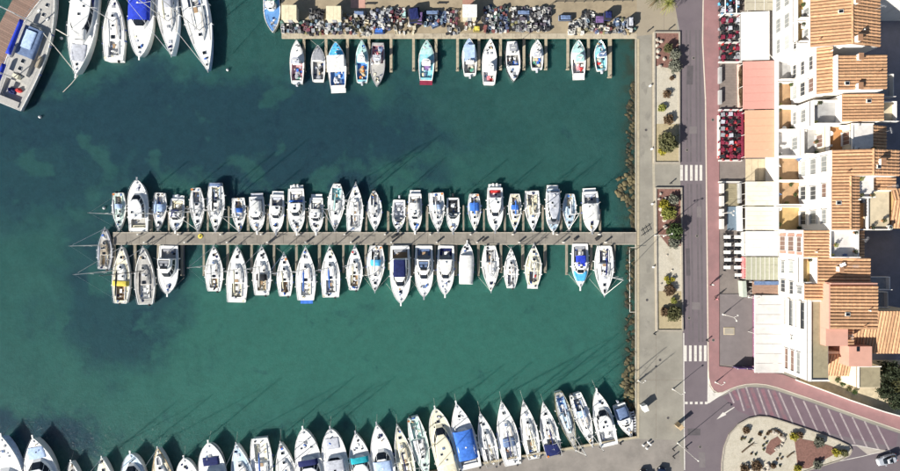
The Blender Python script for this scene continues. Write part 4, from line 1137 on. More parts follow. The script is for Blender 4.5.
UP = dict(moor='bow')
row([
    (Sb, (119, 230), (118, 193), 13, 'small sailboat with a mint green deck', dict(deck='mint', hood='pale', boom='grey', cabin='mint')),
    (Mb, (138, 180), (139, 231), 19, 'large white motor cruiser, bow outward', dict(moor='stern', cab=0.70, cock=(0.06, 0.24), ck=0.8)),
    (Sb, (158, 230), (160, 193), 13, 'small sailboat with a pale blue cover', dict(tarp=[('pale', 0.30, 0.50, 0.36)], boom='pale', seat='steel')),
    (Mb, (175, 231), (177, 199), 14, 'small cabin boat with a navy cover', dict(style='cuddy', covers=[('cabin_cover', 'navy', 0.34, 0.56, 0.28, 0.85, 0.25)], outboards=1)),
    (Sb, (198, 231), (196, 188), 14, 'white sailboat with a dark cockpit', dict(well='grey', seat='grey', sternw=0.5)),
    (Sb, (216, 232), (216, 183), 16.5, 'larger sailboat with blue stern cushions', dict(seat='pale', boom='dark', band=[('steel', 0.0, 0.07)])),
    (Sb, (239, 232), (238, 198), 13, 'square-sterned sailboat with blue spray hood', dict(hood='blue', sternw=0.85, seat='tan')),
    (Mb, (257, 232), (256, 197), 15, 'white covered motorboat with a silver stern', dict(style='cuddy', covers=[('canopy', 'white', 0.12, 0.52, 0.36, 0.5, 0.6)], seat='silver', platc='silver')),
    (Mb, (276, 233), (277, 195), 14, 'white motorboat with a rounded stern platform', dict(style='cruiser', cab=0.62)),
    (Mb, (297, 233), (296, 189), 16, 'white cruiser with twin outboards', dict(style='house', outboards=2, obc='white', covers=[('cockpit_cover', 'blue', 0.26, 0.30, 0.40, 0.3, 0.3)])),
    (Mb, (316, 233), (316, 198), 13.5, 'small motorboat with a silver bow line', dict(style='cuddy', covers=[('canopy', 'white', 0.32, 0.56, 0.32, 0.6, 0.4)], well='grey')),
    (Sb, (335, 231), (337, 184), 16, 'sailboat with an aqua green cockpit', dict(well='aqua', seat='mint', sternw=0.42, cw=0.28, boom='mint')),
    (Sb, (356, 183), (354, 231), 16, 'sailboat with its bow pointing outward', dict(moor='stern', seat='grey', sternw=0.8)),
    (Sb, (375, 231), (374, 191), 14, 'double-ended white sailboat', dict(form='double', seat='grey', boom='white')),
    (Mb, (398, 230), (399, 200), 12.5, 'small open dinghy with thwarts', dict(style='open', cock=(0.08, 0.62), plat=False, outboards=1, well='white', seat='silver')),
    (Mb, (415, 232), (415, 194), 13, 'plain white motorboat with a smooth cover', dict(style='cuddy', covers=[('canopy', 'white', 0.24, 0.60, 0.34, 0.45, 0.6)])),
    (Sb, (438, 232), (436, 193), 14.5, 'wide square-sterned racing sailboat', dict(sternw=0.98, hood='pale', well='white', seat='silver')),
    (Mb, (453, 232), (453, 198), 12.5, 'open motorboat with a dark interior', dict(style='open', cock=(0.06, 0.50), seat='dark', well='grey', plat=False, outboards=1, obc='dark')),
    (Sb, (475, 231), (474, 194), 12.5, 'slim sailboat with blue cockpit tent', dict(tarp=[('blue', 0.24, 0.46, 0.36)], boom='blue')),
    (Mb, (495, 231), (495, 188), 15.5, 'white motorboat with red stern seats', dict(seat='red', style='cruiser', cock=(0.05, 0.24), well='white', outboards=2, obc='white')),
    (Sb, (515, 231), (515, 194), 12.5, 'slim cream-bowed sailboat with blue hood', dict(deck='cream', hood='blue', boom='blue')),
    (Sb, (533, 231), (532, 191), 14.5, 'sailboat with pinkish coachroof and square stern', dict(sternw=0.88, cw=0.3, cabin='cream', seat='cream')),
    (Mb, (553, 232), (553, 189), 14, 'long wheelhouse boat with grey-blue windows', dict(style='house', cock=(0.04, 0.10), cab=0.78, deck='pale', roof='silver', covers=[('canopy', 'silver', 0.12, 0.44, 0.36, 1.3, 0.2), ('window_cover', 'grey', 0.72, 0.82, 0.36, 0.3, 0.3)])),
    (Sb, (569, 230), (570, 194), 13, 'pale blue-grey sailboat', dict(deck='pale', cabin='pale', sternw=0.6)),
    (Mb, (592, 232), (590, 192), 16, 'fully white covered motorboat with grey cockpit', dict(style='cruiser', covers=[('canopy', 'white', 0.30, 0.72, 0.42, 0.5, 0.9)], seat='silver')),
], 'above the central pier')

row([
    (Sb, (105, 228), (104, 269), 14, 'old grey wooden sailboat across the pier end', dict(deck='grey', cabin='wood', moor='none', rail='silver', boom='silver', hull='silver')),
    (Sb, (123, 246), (121, 303), 17, 'sailboat with teak cockpit and yellow band', dict(well='teak', seat='tan', band=[('yellow', 0.30, 0.39)], boom='dark', deck='cream', cock=(0.05, 0.30), darkmast=False)),
    (Sb, (144, 247), (146, 304), 19, 'big sailboat with a grey deck', dict(deck='grey', cabin='grey', boom='dark', seat='white', darkmast=True, sternw=0.72)),
    (Mb, (168, 294), (169, 246), 19, 'white motor yacht, bow outward', dict(moor='stern', style='fly', spring=True, hatcht=0.84)),
    (Sb, (214, 246), (214, 291), 17, 'sailboat with a tan cockpit floor', dict(well='teak', cock=(0.07, 0.28), hood=None, seat='cream', boom='white')),
    (Sb, (238, 246), (237, 302), 20, 'large white sailboat with open decks', dict(sternw=0.85, seat='cream')),
    (Sb, (262, 246), (262, 295), 17.5, 'white sailboat with dark spray hood', dict(sternw=0.75, hood='dark', seat='tan')),
    (Sb, (284, 253), (285, 296), 15, 'short sailboat with crossed bow lines', dict(well='teak', seat='grey', boom='cream')),
    (Sb, (306, 247), (306, 300), 19, 'sailboat with blue stern platform', dict(plat='blue', sternw=0.8)),
    (Sb, (330, 246), (331, 297), 18, 'white sailboat, horseshoe cockpit', dict(sternw=0.85, well='grey', seat='white')),
    (Sb, (355, 245), (354, 290), 15.5, 'narrow sailboat with a wooden cockpit', dict(well='teak', seat='tan', sternw=0.5, boom='cream')),
    (Sb, (375, 292), (376, 246), 17, 'sailboat with a sky blue hood, bow outward', dict(moor='stern', spring=True, hood='sky', seat='dark')),
    (Mb, (401, 303), (400, 246), 19.5, 'big motor yacht with an oval navy cover', dict(moor='stern', style='fly', spring=True, cab=0.70, cock=(0.06, 0.22), flycov='navy', well='teak', platc='silver')),
    (Mb, (424, 297), (424, 246), 17.5, 'flybridge cruiser with a blue shaded cockpit', dict(moor='stern', style='fly', seat='steel', spring=True)),
    (Mb, (445, 295), (446, 246), 16.5, 'white cruiser with a dark navy cockpit', dict(moor='stern', style='cruiser', seat='navy', cock=(0.05, 0.28), roof='white', well='grey')),
    (Mb, (467, 243), (466, 284), 14, 'motorboat under a smooth white full cover', dict(fullcover='white', style='open', plat=False, hatcht=0.86)),
    (Sb, (491, 292), (490, 246), 16.5, 'white sailboat with grey stern seats, bow outward', dict(moor='stern', spring=True, seat='grey', sternw=0.6)),
    (Sb, (511, 248), (511, 288), 13.5, 'slim sailboat with a round stern', dict(sternw=0.55, seat='grey')),
    (Sb, (534, 244), (533, 285), 16, 'cream decked sailboat with a stern ladder', dict(deck='cream', cabin='cream', plat='white', sternw=0.6)),
    (Mb, (580, 288), (580, 244), 16, 'motorboat with bright sky blue foredeck cover', dict(moor='stern', spring=True, style='cuddy', bowp=2.0, covers=[('foredeck_cover', 'sky', 0.62, 0.84, 0.42, 0.05, 0.3), ('round_cover', 'royal', 0.26, 0.50, 0.30, 0.9, 0.2)])),
    (Sb, (604, 296), (604, 246), 18.5, 'large sailboat with navy seats, bow outward', dict(moor='stern', spring=True, seat='navy', sternw=0.7, boom='navy')),
], 'below the central pier')

MED = dict(moor='med')
def md(**k): return dict(moor='med', **k)
row([
    (Mb, (5, 434), (14, 512), 30, 'huge motor yacht cut by the frame', md(style='cruiser', hull='pale', fb=1.7, cab=0.55, bowp=1.9)),  # bluish shade of the right side is put into the whole hull colour
    (Mb, (36, 436), (50, 506), 31, 'wide motor yacht with a blue shaded cabin', md(style='fly', deck='white', cab=0.66, sunpad='pale', fb=1.6, bowp=2.0)),
    (Sb, (72, 460), (81, 515), 17, 'sailboat with only its bow in view', md(deck='grey')),
    (Sb, (103, 456), (110, 515), 20, 'sailboat with a cluttered pinkish foredeck', md(deck='cream')),
    (Mb, (132, 452), (140, 512), 24, 'motorboat with a wide dark windscreen', md(cab=0.80, deck='pale', rail='silver')),
    (Sb, (159, 446), (169, 512), 22, 'sailboat with teak side decks', md(rail='tan', deck='cream', dinghy='white', cab=0.76)),
    (Mb, (185, 457), (194, 512), 22, 'white round-bowed motorboat', md(cab=0.6, hatcht=0.84)),
    (Mb, (210, 441), (219, 508), 26, 'motor cruiser with a navy bow cockpit', md(cab=0.58, covers=[('bow_cover', 'navy', 0.66, 0.78, 0.30, 0.05, 0.2), ('cabin_cover', 'blue', 0.40, 0.58, 0.40, 1.1, 0.4)], stripe='navy')),
    (Sb, (237, 442), (249, 505), 22, 'sailboat with a blue-grey foredeck', md(deck='pale', cab=0.72)),
    (Sb, (266, 500), (260, 438), 21, 'sailboat with a round stern rail, stern outward', dict(moor='none', sternw=0.72, cock=(0.08, 0.36), cw=0.28, seat='cream', well='white')),
    (Sb, (281, 441), (293, 502), 21, 'sailboat with a slim white bow', md(cab=0.74)),
    (Mb, (304, 427), (316, 498), 25, 'cruiser with navy band windscreen', md(cab=0.56, covers=[('windscreen_cover', 'navy', 0.50, 0.58, 0.38, 0.55, 0.55)], bowp=2.4)),
    (Mb, (331, 427), (341, 495), 24, 'cruiser with cream bow lounge', md(cab=0.58, sunpad='silver', covers=[('canopy', 'silver', 0.36, 0.56, 0.42, 0.8, 0.5)])),
    (Mb, (356, 432), (366, 492), 21, 'motorboat with a teal window cover', md(cab=0.60, covers=[('window_cover', 'teal', 0.52, 0.62, 0.40, 0.5, 0.5)], bowp=2.2)),
    (Mb, (377, 423), (388, 488), 21, 'white cruiser with a pale canopy', md(cab=0.58, covers=[('canopy', 'pale', 0.28, 0.46, 0.42, 0.8, 0.6)], bowp=2.2)),
    (Sb, (397, 424), (410, 482), 17, 'slim sailboat with a cluttered deck', md(deck='cream', cabin='cream')),
    (Sb, (428, 478), (413, 417), 17, 'greenish sailboat moored stern outward', dict(moor='none', deck='mint', well='mint', seat='mint', sternw=0.6, cock=(0.07, 0.34))),
    (Mb, (435, 407), (450, 474), 22, 'cream motor yacht with curved lines', md(hull='creamgel', deck='cream', cab=0.72, cock=(0.05, 0.2), covers=[('stern_cover', 'cream', 0.02, 0.30, 0.44, 0.3, 0.7)])),
    (Mb, (456, 402), (471, 467), 22, 'motorboat under a large blue cover', md(cab=0.58, bowp=2.0, covers=[('boat_cover', 'blue', 0.16, 0.60, 0.42, 0.5, 0.9)])),
    (Sb, (480, 412), (493, 466), 17, 'sailboat with many small deck hatches', md(seat='grey')),
    (Sb, (501, 400), (513, 464), 20.5, 'tall sailboat with blue-grey cockpit', md(hood='steel', seat='silver', sternw=0.75)),
    (Sb, (523, 400), (534, 458), 16.5, 'sailboat with cream cockpit cushions', md(seat='cream', sternw=0.65)),
    (Sb, (543, 402), (554, 456), 17, 'sailboat with a navy stern cover', md(band=[('navy', 0.03, 0.24)], boom='navy', sternw=0.85)),
    (Sb, (575, 450), (558, 392), 14.5, 'narrow blue-grey sailboat, stern outward', dict(moor='none', deck='grey', cabin='pale', well='blue', sternw=0.5, seat='pale', rail='olive')),
    (Sb, (592, 446), (575, 394), 15, 'sailboat with a rounded blue-grey stern', dict(moor='none', sternw=0.75, well='grey', seat='steel', hood='pale')),
    (Mb, (596, 390), (609, 445), 18.5, 'white motorboat with three dark windows', md(cab=0.66, style='cruiser', bowp=2.1, cock=(0.05, 0.32), well='white')),
    (Mb, (631, 437), (619, 405), 13.5, 'small motorboat with a blue cover', dict(moor='none', style='cuddy', bowp=2.0, covers=[('cockpit_cover', 'steel', 0.08, 0.46, 0.42, 0.15, 0.5)], outboards=1, plat=False)),
], 'in the bottom row')

# top left berths
Sb((115, -4), (115, 61), 21, 'white sailboat at the top with crossing rigging, bow upward', moor='none', seat='grey', sternw=0.82, cab=0.74, cock=(0.08, 0.3), boom='white')
Mb((79, 77), (90, -26), 27, 'motor sailer with dark roof hatches beside the big ketch', moor='none', cab=0.66, bowp=2.1, style='cruiser', covers=[('deck_tent', 'white', 0.56, 0.66, 0.26, 0.6, 0.5)], sunpad='silver', cock=(0.05, 0.25))
Mb((142, 59), (144, -22), 24, 'motorboat under a royal blue cover at the top', moor='none', bowp=2.4, cab=0.62, covers=[('boat_cover', 'royal', 0.05, 0.56, 0.42, 0.6, 0.8)], hatcht=0.88)
Sb((174, 58), (166, -25), 22, 'sailboat with a slim bow right of the blue covered boat', moor='none', cab=0.72, hood='silver')
Sb((210, 73), (190, -25), 26, 'rightmost sailboat of the top left group, blue shade painted on its hull', moor='none', hull='pale', fb=1.6, cab=0.70, seat='steel')  # hull coloured pale blue to paint in the shade on its right side
Fb((273, 33), (271, -14), 16, 'blue and white fishing boat beside the left end of the fishing quay', hull='white', rail='white', deck='blue', well='aqua', house=(0.40, 0.52), moor='none', netc=['steel', 'green'])

fz = dict(mz=1.1)
row([
    (Fb, (297, 40), (297, 83), 13.5, 'white fishing boat with a plain foredeck', dict(foredeck='white', well='pink', roof='silver', house=(0.42, 0.55), outboards=1, **fz)),
    (Fb, (318, 45), (318, 81), 13.5, 'fishing boat with a grey foredeck', dict(foredeck='grey', fdt=0.58, well='grey', house=(0, -1), netc=['dark', 'grey'], cock=(0.05, 0.55), **fz)),
    (Fb, (336, 42), (338, 88), 17.5, 'fishing boat with a big white deck roof', dict(foredeck='sky', fdt=0.70, awning=('white', 0.30, 0.66, 0.46, 1.6), house=(0.55, 0.64), well='blue', sternbox='white', rail='white', **fz)),
    (Fb, (362, 40), (362, 82), 12.5, 'light blue fishing boat with orange boxes', dict(deck='aqua', foredeck='mint', well='steel' if False else 'blue', roof='white', boxc=['orange', 'white'], outboards=1, **fz)),
    (Fb, (377, 87), (378, 43), 14, 'grey and pink fishing boat, bow outward', dict(deck='grey', well='pink', roof='silver', moor='none', rail='grey', house=(0.34, 0.46), netc=['pink', 'steel', 'grey'])),
    (Fb, (427, 40), (426, 80), 15, 'aqua fishing boat with a maroon stern', dict(deck='aqua', well='aqua', house=(0.36, 0.48), rail='white', netc=['purple', 'steel'], sternbox='maroon', foredeck='mint', **fz)),
    (Fb, (469, 38), (470, 75), 14, 'fishing boat with a long pale blue roof', dict(house=(0.3, 0.36), awning=('pale', 0.34, 0.78, 0.36, 1.0), foredeck='pale', outboards=1, **fz)),
    (Fb, (490, 39), (489, 84), 14, 'white fishing boat with red stern gear', dict(well='white', house=(0.28, 0.42), boxc=['red', 'red', 'white'], cock=(0.05, 0.27), nets=1, netc=['red', 'pink'], **fz)),
    (Fb, (514, 82), (512, 41), 15, 'round fishing boat, bow outward, dark wheelhouse', dict(moor='none', sternw=0.7, house=(0.14, 0.30), roof='grey', cock=(0.34, 0.60), rail='dark', netc=['grey', 'dark'])),
    (Fb, (537, 40), (537, 69), 12.5, 'short white fishing boat', dict(foredeck='white', house=(0.40, 0.54), roof='silver', outboards=1, **fz)),
    (Fb, (578, 40), (579, 75), 14, 'white fishing boat with a red float pile', dict(foredeck='mint', house=(0.36, 0.54), roof='mint', netc=['pink', 'red'], sternbox='white', **fz)),
    (Fb, (600, 40), (602, 70), 12, 'small aqua fishing boat', dict(deck='aqua', well='aqua', house=(0.42, 0.56), roof='steel', netc=['red', 'mint'], outboards=1, **fz)),
], 'below the fishing quay')

# the big ketch in the top left corner
def ketch():
    o = dict(sternw=0.80, form='sail', bowp=1.9, fb=1.45)
    b = Boat('ketch', (57, -14), (9, 106), 35, 'big old blue ketch with long blue sail cover along the wooden pier', o)
    L, B = b.L, b.B
    b.hull(CLOTH['silver'], 'grey', CLOTH['white'], (0.06, 0.20, B * 0.30), 'grey', 0.6, 'white')
    r0 = b.ring(0.26, 0.66, 0.62, B * 0.27, -0.03); r1 = b.ring(0.265, 0.64, 0.58, B * 0.25, 0.7)
    c = MB().loft([r0, r1]).build('deckhouse', DECK['grey'], b.root)
    b.canvas('deck_tarpaulin', 0.40, 0.63, B * 0.27, 0.62, 0.35, 'steel', drop=0.2)
    o2 = b.canvas('blue_tarpaulin', 0.46, 0.60, B * 0.15, 1.0, 0.22, 'pale')
    for t in (0.30, 0.36): b.hatch(0.3, t, 0.7, 0.7)
    for t in (0.75, 0.83, 0.9): b.hatch(0.2, t, 0.04, 0.6)
    m, top = b.mast(0.66, 19, 0.0, ALU, boom=0.0, r=0.14); b.rigging(0.66, top, furl=True)
    m2, top2 = b.mast(0.22, 14, 0.0, ALU, boom=0.0, r=0.11)
    # the boom with its long blue sail cover lies along the port side
    for (t0, t1) in ((0.36, 0.66), (0.02, 0.30)):
        bm = MB().tube([(-B * 0.29, b.y(t0), b.z(t0) + 1.5), (-B * 0.29, b.y(t1), b.z(t1) + 1.5)], 0.1, 6).build('boom', ALU, b.root)
        n = 9; pts = [(-B * 0.29, b.y(t0 + 0.01 + (t1 - t0 - 0.02) * i / (n - 1)), b.z(t0) + 1.72) for i in range(n)]
        MB().tube(pts, 0.46, 8, r2=0.38).build('sail_cover', CLOTH['royal'], bm, smooth=True)
    MB().tube([(0, b.y(0.96), b.z(1) + 0.1), (0, b.y(1.07), b.z(1) + 0.6)], 0.13, 6).build('bowsprit', DECK['teak'], b.root)
    for sg in (-1, 1):
        MB().box((0, 0, 0.3), (0.6, 2.6, 0.6)).build('side_locker', DECK['wood'] if sg > 0 else CLOTH['silver'], b.root, (sg * B * 0.40, b.y(0.40), b.z(.4)))
    MB().blob((0.8, b.y(0.14), b.z(0.1) - 0.5), (0.7, 0.55, 0.6), 4, 0.25, 9, 4, True).build('red_sack', CLOTH['red'], b.root)
    MB().blob((-0.6, b.y(0.12), b.z(0.1) - 0.5), (0.9, 0.7, 0.5), 8, 0.35, 9, 4, True).build('dark_sack', CLOTH['navy'], b.root)
    MB().box((0, 0, 0.5), (1.2, 0.9, 1.0)).build('wheel_box', DECK['cream'], b.root, (0.1, b.y(0.235), b.z(.2)))
    MB().box((0, 0, 0.12), (B * 0.6, 1.2, 0.2)).build('stern_seat', DECK['grey'], b.root, (0, b.y(0.035), b.z(0)))
    deck_clutter(b, 0.70, 0.92); deck_clutter(b, 0.24, 0.34)
    b.rail(0.68, 0.985, 0.7, 'bow_rail', r=0.035); b.rail(0.02, 0.64, 0.7, 'guard_rail', r=0.03, close=False)
    b.fenders((0.3, 0.5, 0.65))
    # long warp out to the bow of the neighbouring yacht
    inv = Matrix.Rotation(-b.root.rotation_euler.z, 3, 'Z')
    def loc(px, py, z): q = P(px, py, z); v = inv @ (Vector((q[0], q[1], 0)) - Vector((b.root.location.x, b.root.location.y, 0))); return (v.x, v.y, z - WATER)
    MB().tube([loc(40, 29, 1.0), loc(60, 53, 0.6), loc(78, 75.5, 0.3)], 0.09, 6).build('mooring_warp', ROPE, b.root)
    MB().tube([loc(78, 75.5, 0.2), loc(71, 84, -0.5), loc(63, 92, WATER)], 0.05, 6).build('mooring_line', ROPE, b.root)
    MB().tube([loc(56, 29, 0.5), loc(68, 36, 0.4), loc(84, 44, 0.5)], 0.12, 6).build('stern_warp', ROPE, b.root)
ketch()

# ------------------------------------------------------------------ fishing quay: sheds, gear, crates
CREAMR = mat('cream_roof', (0.72, 0.65, 0.46), rough=0.7, var=0.05, scale=1.0, dirt=(0.5, 0.44, 0.3), dscale=0.7)
SHEDW = mat('shed_wall', (0.55, 0.50, 0.40), rough=0.8, var=0.1)
def shed(px0, px1, py0, py1, h, label, roof=CREAMR):
    a = P(px0, py0, h); b = P(px1, py1, h); c = ((a[0] + b[0]) / 2, (a[1] + b[1]) / 2); w = b[0] - a[0]; d = a[1] - b[1]
    r_ = tag(empty('gear_shed', (*c, 0)), label, 'shed')
    MB().box((0, 0, h / 2 - 0.05), (w - 0.2, d - 0.2, h - 0.1)).build('wall', SHEDW, r_)
    rf = empty('roof', (0, 0, 0)); rf.parent = r_
    n = max(3, int(w / 0.8)); me = MB().box((0, 0, 0), (w / n - 0.02, d, 0.08)).mesh('roof_panel', roof)
    for i in range(n): inst('roof_panel', me, rf, (-w / 2 + w / n * (i + 0.5), 0, h - 0.0 + 0.01 * (i % 2)))
    dr = MB().box((0, -d / 2 + 0.07, 1.0), (0.9, 0.1, 1.9)).build('door', CLOTH['grey'], r_)
    MB().box((0.3, -d / 2 + 0.0, 1.0), (0.06, 0.06, 0.2)).build('handle', CHROME, dr)
shed(281.5, 296.5, 5, 19.5, 2.3, 'cream roofed gear shed at the left end of the fishing quay')
shed(326, 341, 6, 19.5, 2.3, 'cream roofed gear shed, second from the left on the fishing quay')
shed(462.5, 477, 4.5, 17, 2.5, 'white roofed gear shed in the middle of the fishing quay', CLOTH['white'])

def crate_mesh(m):
    mb = MB(); w, d, h, t = 0.75, 0.5, 0.32, 0.05
    mb.box((0, 0, 0.03), (w, d, 0.06))
    for sx in (-1, 1): mb.box((sx * (w / 2 - t / 2), 0, h / 2 + 0.03), (t, d, h - 0.06))
    for sy in (-1, 1): mb.box((0, sy * (d / 2 - t / 2), h / 2 + 0.03), (w - 2 * t, t, h - 0.06))
    mb.box((0, 0, 0.14), (w - 2.2 * t, d - 2.2 * t, 0.12))
    return mb.mesh('fish_crate', m)
MUTED = dict(white=(0.56, 0.55, 0.52), grey=(0.24, 0.24, 0.24), dark=(0.035, 0.035, 0.04), blue=(0.075, 0.095, 0.17), sky=(0.20, 0.27, 0.33), red=(0.20, 0.075, 0.07), yellow=(0.38, 0.34, 0.18), green=(0.10, 0.14, 0.12), cream=(0.50, 0.45, 0.34), purple=(0.10, 0.085, 0.11), silver=(0.40, 0.41, 0.43), steel=(0.13, 0.18, 0.28), maroon=(0.16, 0.05, 0.07), olive=(0.15, 0.14, 0.09), tan=(0.34, 0.27, 0.18), orange=(0.42, 0.18, 0.07))
MUT = {k: mat('plastic_' + k, v, rough=0.7, var=0.3, scale=3, rand=0.25) for k, v in MUTED.items()}
CR = {c: crate_mesh(MUT[c]) for c in ('white', 'grey', 'dark', 'blue', 'sky', 'red', 'yellow', 'green', 'cream', 'purple', 'silver', 'steel', 'maroon', 'olive', 'tan', 'orange')}
BINS = {c: MB().box((0, 0, 0.25), (0.62, 0.44, 0.5), taper=1.06).box((0, 0, 0.53), (0.70, 0.52, 0.06)).box((0.2, 0, 0.575), (0.12, 0.2, 0.03)).mesh('gear_bin', MUT[c]) for c in CR}
heaps = [MB().blob((0, 0, 0), (1, 1, 0.75), seed=40 + k, amp=0.45, nu=12, nv=5, flat=True) for k in range(5)]
HM = {}
def heap_mesh(k, c):
    if (k, c) not in HM: HM[(k, c)] = heaps[k].mesh('net_heap', NET[c])
    return HM[(k, c)]
NET = {c: mat('net_' + c, v, rough=0.95, var=0.5, scale=6, bump=0.9, bscale=9, dirt=tuple(x * 0.35 for x in v), dscale=4, dlo=0.45, dhi=0.6) for c, v in dict(
    dark=(0.05, 0.048, 0.05), green=(0.10, 0.19, 0.16), steel=(0.12, 0.15, 0.20), pink=(0.24, 0.13, 0.15), tan=(0.33, 0.26, 0.16), white=(0.50, 0.49, 0.45), grey=(0.22, 0.21, 0.21), blue=(0.07, 0.10, 0.20), maroon=(0.15, 0.06, 0.075)).items()}
WRAP = mat('pallet_wood', (0.34, 0.27, 0.18), rough=0.9, var=0.25, scale=2)
pal = MB()
for k in range(5): pal.box((0, -0.48 + k * 0.24, 0.12), (1.2, 0.16, 0.03))
for k in (-0.5, 0, 0.5): pal.box((k, 0, 0.05), (0.1, 1.1, 0.1))
palm = pal.mesh('pallet', WRAP)
pot = MB()
pot.lathe((0, 0, 0), [(0.36, 0), (0.38, 0.05), (0.38, 0.32), (0.30, 0.42), (0.12, 0.44)], 10)
POT = {c: pot.mesh('fish_trap', CLOTH[c]) for c in ('dark', 'grey', 'olive')}
bar = MB().lathe((0, 0, 0), [(0.28, 0), (0.33, 0.15), (0.34, 0.45), (0.33, 0.75), (0.28, 0.9), (0.26, 0.86)], 10)
BAR = {c: bar.mesh('barrel', MUT[c]) for c in ('blue', 'sky', 'white', 'dark', 'red')}
NCR = [0]
COLN = dict(sky='light blue', steel='slate blue', silver='pale grey', tan='tan', dark='black', purple='dark purple')
def gear_zone(zi, x0, x1, y0, y1, where, pal_c, nets, weights=(5, 3, 1.5, 0.6, 1), step=2.8):
    """a grid of jittered fishing gear between photo x0..x1, y0..y1"""
    y = y0
    while y <= y1:
        x = x0
        while x <= x1:
            px, py = x + rnd.uniform(-0.6, 0.6), y + rnd.uniform(-0.6, 0.6)
            c = P(px, py, 0.3); k = rnd.choices(('crate', 'heap', 'trap', 'barrel', 'pallet', 'bin'), tuple(weights) + (weights[0],))[0]
            rz = rnd.choice([0, math.pi / 2]) + rnd.uniform(-0.35, 0.35); z0 = -0.01
            if k == 'crate' and NCR[0] >= 295: k = 'bin'
            if k == 'heap' and rnd.random() < 0.45: k = 'bin'
            if k == 'crate':
                sc_ = rnd.uniform(0.95, 1.25)
                NCR[0] += 1
                for lv in range(1):
                    cc = rnd.choice(pal_c)
                    o = inst('fish_crate', CR[cc], None, (c[0], c[1], z0 + lv * 0.33), rz + rnd.uniform(-0.1, 0.1), (sc_, sc_, rnd.choice([0.8, 1, 1.6, 2.4])))
                    tag(o, '%s fish crate in the gear %s' % (COLN.get(cc, cc), where), 'crate', 'fish crates on the fishing quay')
            elif k == 'heap':
                cc = rnd.choice(nets); s_ = rnd.uniform(0.4, 0.8)
                o = inst('net_heap', heap_mesh(rnd.randrange(5), cc), None, (c[0], c[1], z0), rz, (s_, s_ * rnd.uniform(.8, 1.3), s_ * rnd.uniform(.6, 1.0)))
                tag(o, '%s heap of fishing net %s' % (COLN.get(cc, cc), where), 'net', 'net heaps on the fishing quay')
            elif k == 'bin':
                cc = rnd.choice(pal_c); s_ = rnd.uniform(0.6, 1.15)
                o = inst('gear_bin', BINS[cc], None, (c[0], c[1], z0), rz, (s_, s_ * rnd.uniform(.7, 1.4), rnd.uniform(0.6, 1.5)))
                tag(o, '%s lidded gear bin %s' % (COLN.get(cc, cc), where), 'bin', 'gear bins on the fishing quay')
            elif k == 'trap':
                cc = rnd.choice(list(POT)); o = inst('fish_trap', POT[cc], None, (c[0], c[1], z0), rz)
                tag(o, 'round %s fish trap %s' % (COLN.get(cc, cc), where), 'fish trap', 'fish traps on the fishing quay')
            elif k == 'barrel':
                cc = rnd.choice(list(BAR)); o = inst('barrel', BAR[cc], None, (c[0], c[1], z0))
                tag(o, '%s barrel %s' % (COLN.get(cc, cc), where), 'barrel', 'barrels on the fishing quay')
            else:
                o = inst('pallet', palm, None, (c[0], c[1], z0), rz, (0.8, 0.8, 1))
                tag(o, 'wooden pallet %s' % where, 'pallet', 'pallets on the fishing quay')
            x += step * rnd.uniform(0.85, 1.15)
        y += step * rnd.uniform(0.9, 1.1)
A_ = ['white', 'grey', 'dark', 'dark', 'silver', 'purple']
gear_zone(0, 283, 301, 22.5, 33, 'in front of the leftmost shed', A_ + ['sky'], ['dark', 'grey', 'green'])
gear_zone(1, 303, 324, 22, 34, 'left of the second shed', A_ + ['maroon', 'red'], ['pink', 'dark', 'grey', 'white'])
gear_zone(2, 311, 323, 12, 20, 'behind the gear left of the second shed', ['dark', 'dark', 'grey', 'silver'], ['dark'], (4, 6, 3, 0, 0))
gear_zone(3, 327, 342, 22, 34, 'in front of the second shed', A_ + ['blue', 'sky', 'green'], ['green', 'blue', 'white', 'grey'])
gear_zone(4, 345, 368, 16, 34, 'right of the second shed', ['white', 'grey', 'dark', 'cream', 'silver', 'olive'], ['grey', 'white', 'dark', 'tan'])
gear_zone(5, 372, 391, 11, 31, 'in the tall stack left of centre', ['white', 'dark', 'blue', 'maroon', 'purple', 'silver', 'white', 'dark'], ['dark', 'steel'], (9, 1, 1, 1, 0), 2.5)
gear_zone(6, 392, 404, 10, 22, 'left of the dark blue tarpaulin', ['maroon', 'red', 'white', 'purple', 'dark', 'silver'], ['dark', 'maroon', 'white'])
gear_zone(7, 396, 414, 24, 33, 'below the dark blue tarpaulin', ['white', 'dark', 'cream', 'white'], ['tan', 'white'], (3, 2, 1, .5, 2), 4.2)
gear_zone(8, 425, 446, 13, 26, 'right of the dark blue tarpaulin', ['dark', 'blue', 'steel', 'sky', 'white', 'grey'], ['dark', 'steel', 'blue'])
gear_zone(9, 448, 459, 10, 33, 'left of the white shed', ['maroon', 'dark', 'grey', 'white'], ['maroon', 'pink', 'dark', 'tan'], (4, 4, 1, 0, 1))
gear_zone(10, 466, 478, 20, 30, 'in front of the white shed', ['yellow', 'dark', 'white', 'grey'], ['dark', 'white'], (6, 1, 0, 1, 1), 4.0)
gear_zone(11, 485, 508, 8, 32, 'right of the white shed', ['white', 'blue', 'red', 'green', 'dark', 'steel', 'grey', 'silver'], ['green', 'dark', 'steel'], (8, 3, 1, 1, 0), 2.6)
gear_zone(12, 513, 550, 9, 32, 'in the big pile right of centre', ['grey', 'dark', 'white', 'purple', 'silver', 'dark'], ['green', 'grey', 'steel', 'dark'], (8, 3, 2, 0, 0), 2.6)
gear_zone(13, 570, 583, 22, 34, 'in the white stack near the right end', ['white', 'white', 'cream', 'dark'], ['white', 'tan'], (8, 2, 0, 0, 1))
gear_zone(14, 583, 594, 13, 32, 'in the dark pile near the right end', ['dark', 'grey', 'white', 'sky', 'olive'], ['dark', 'green'], (5, 4, 2, 0, 0))
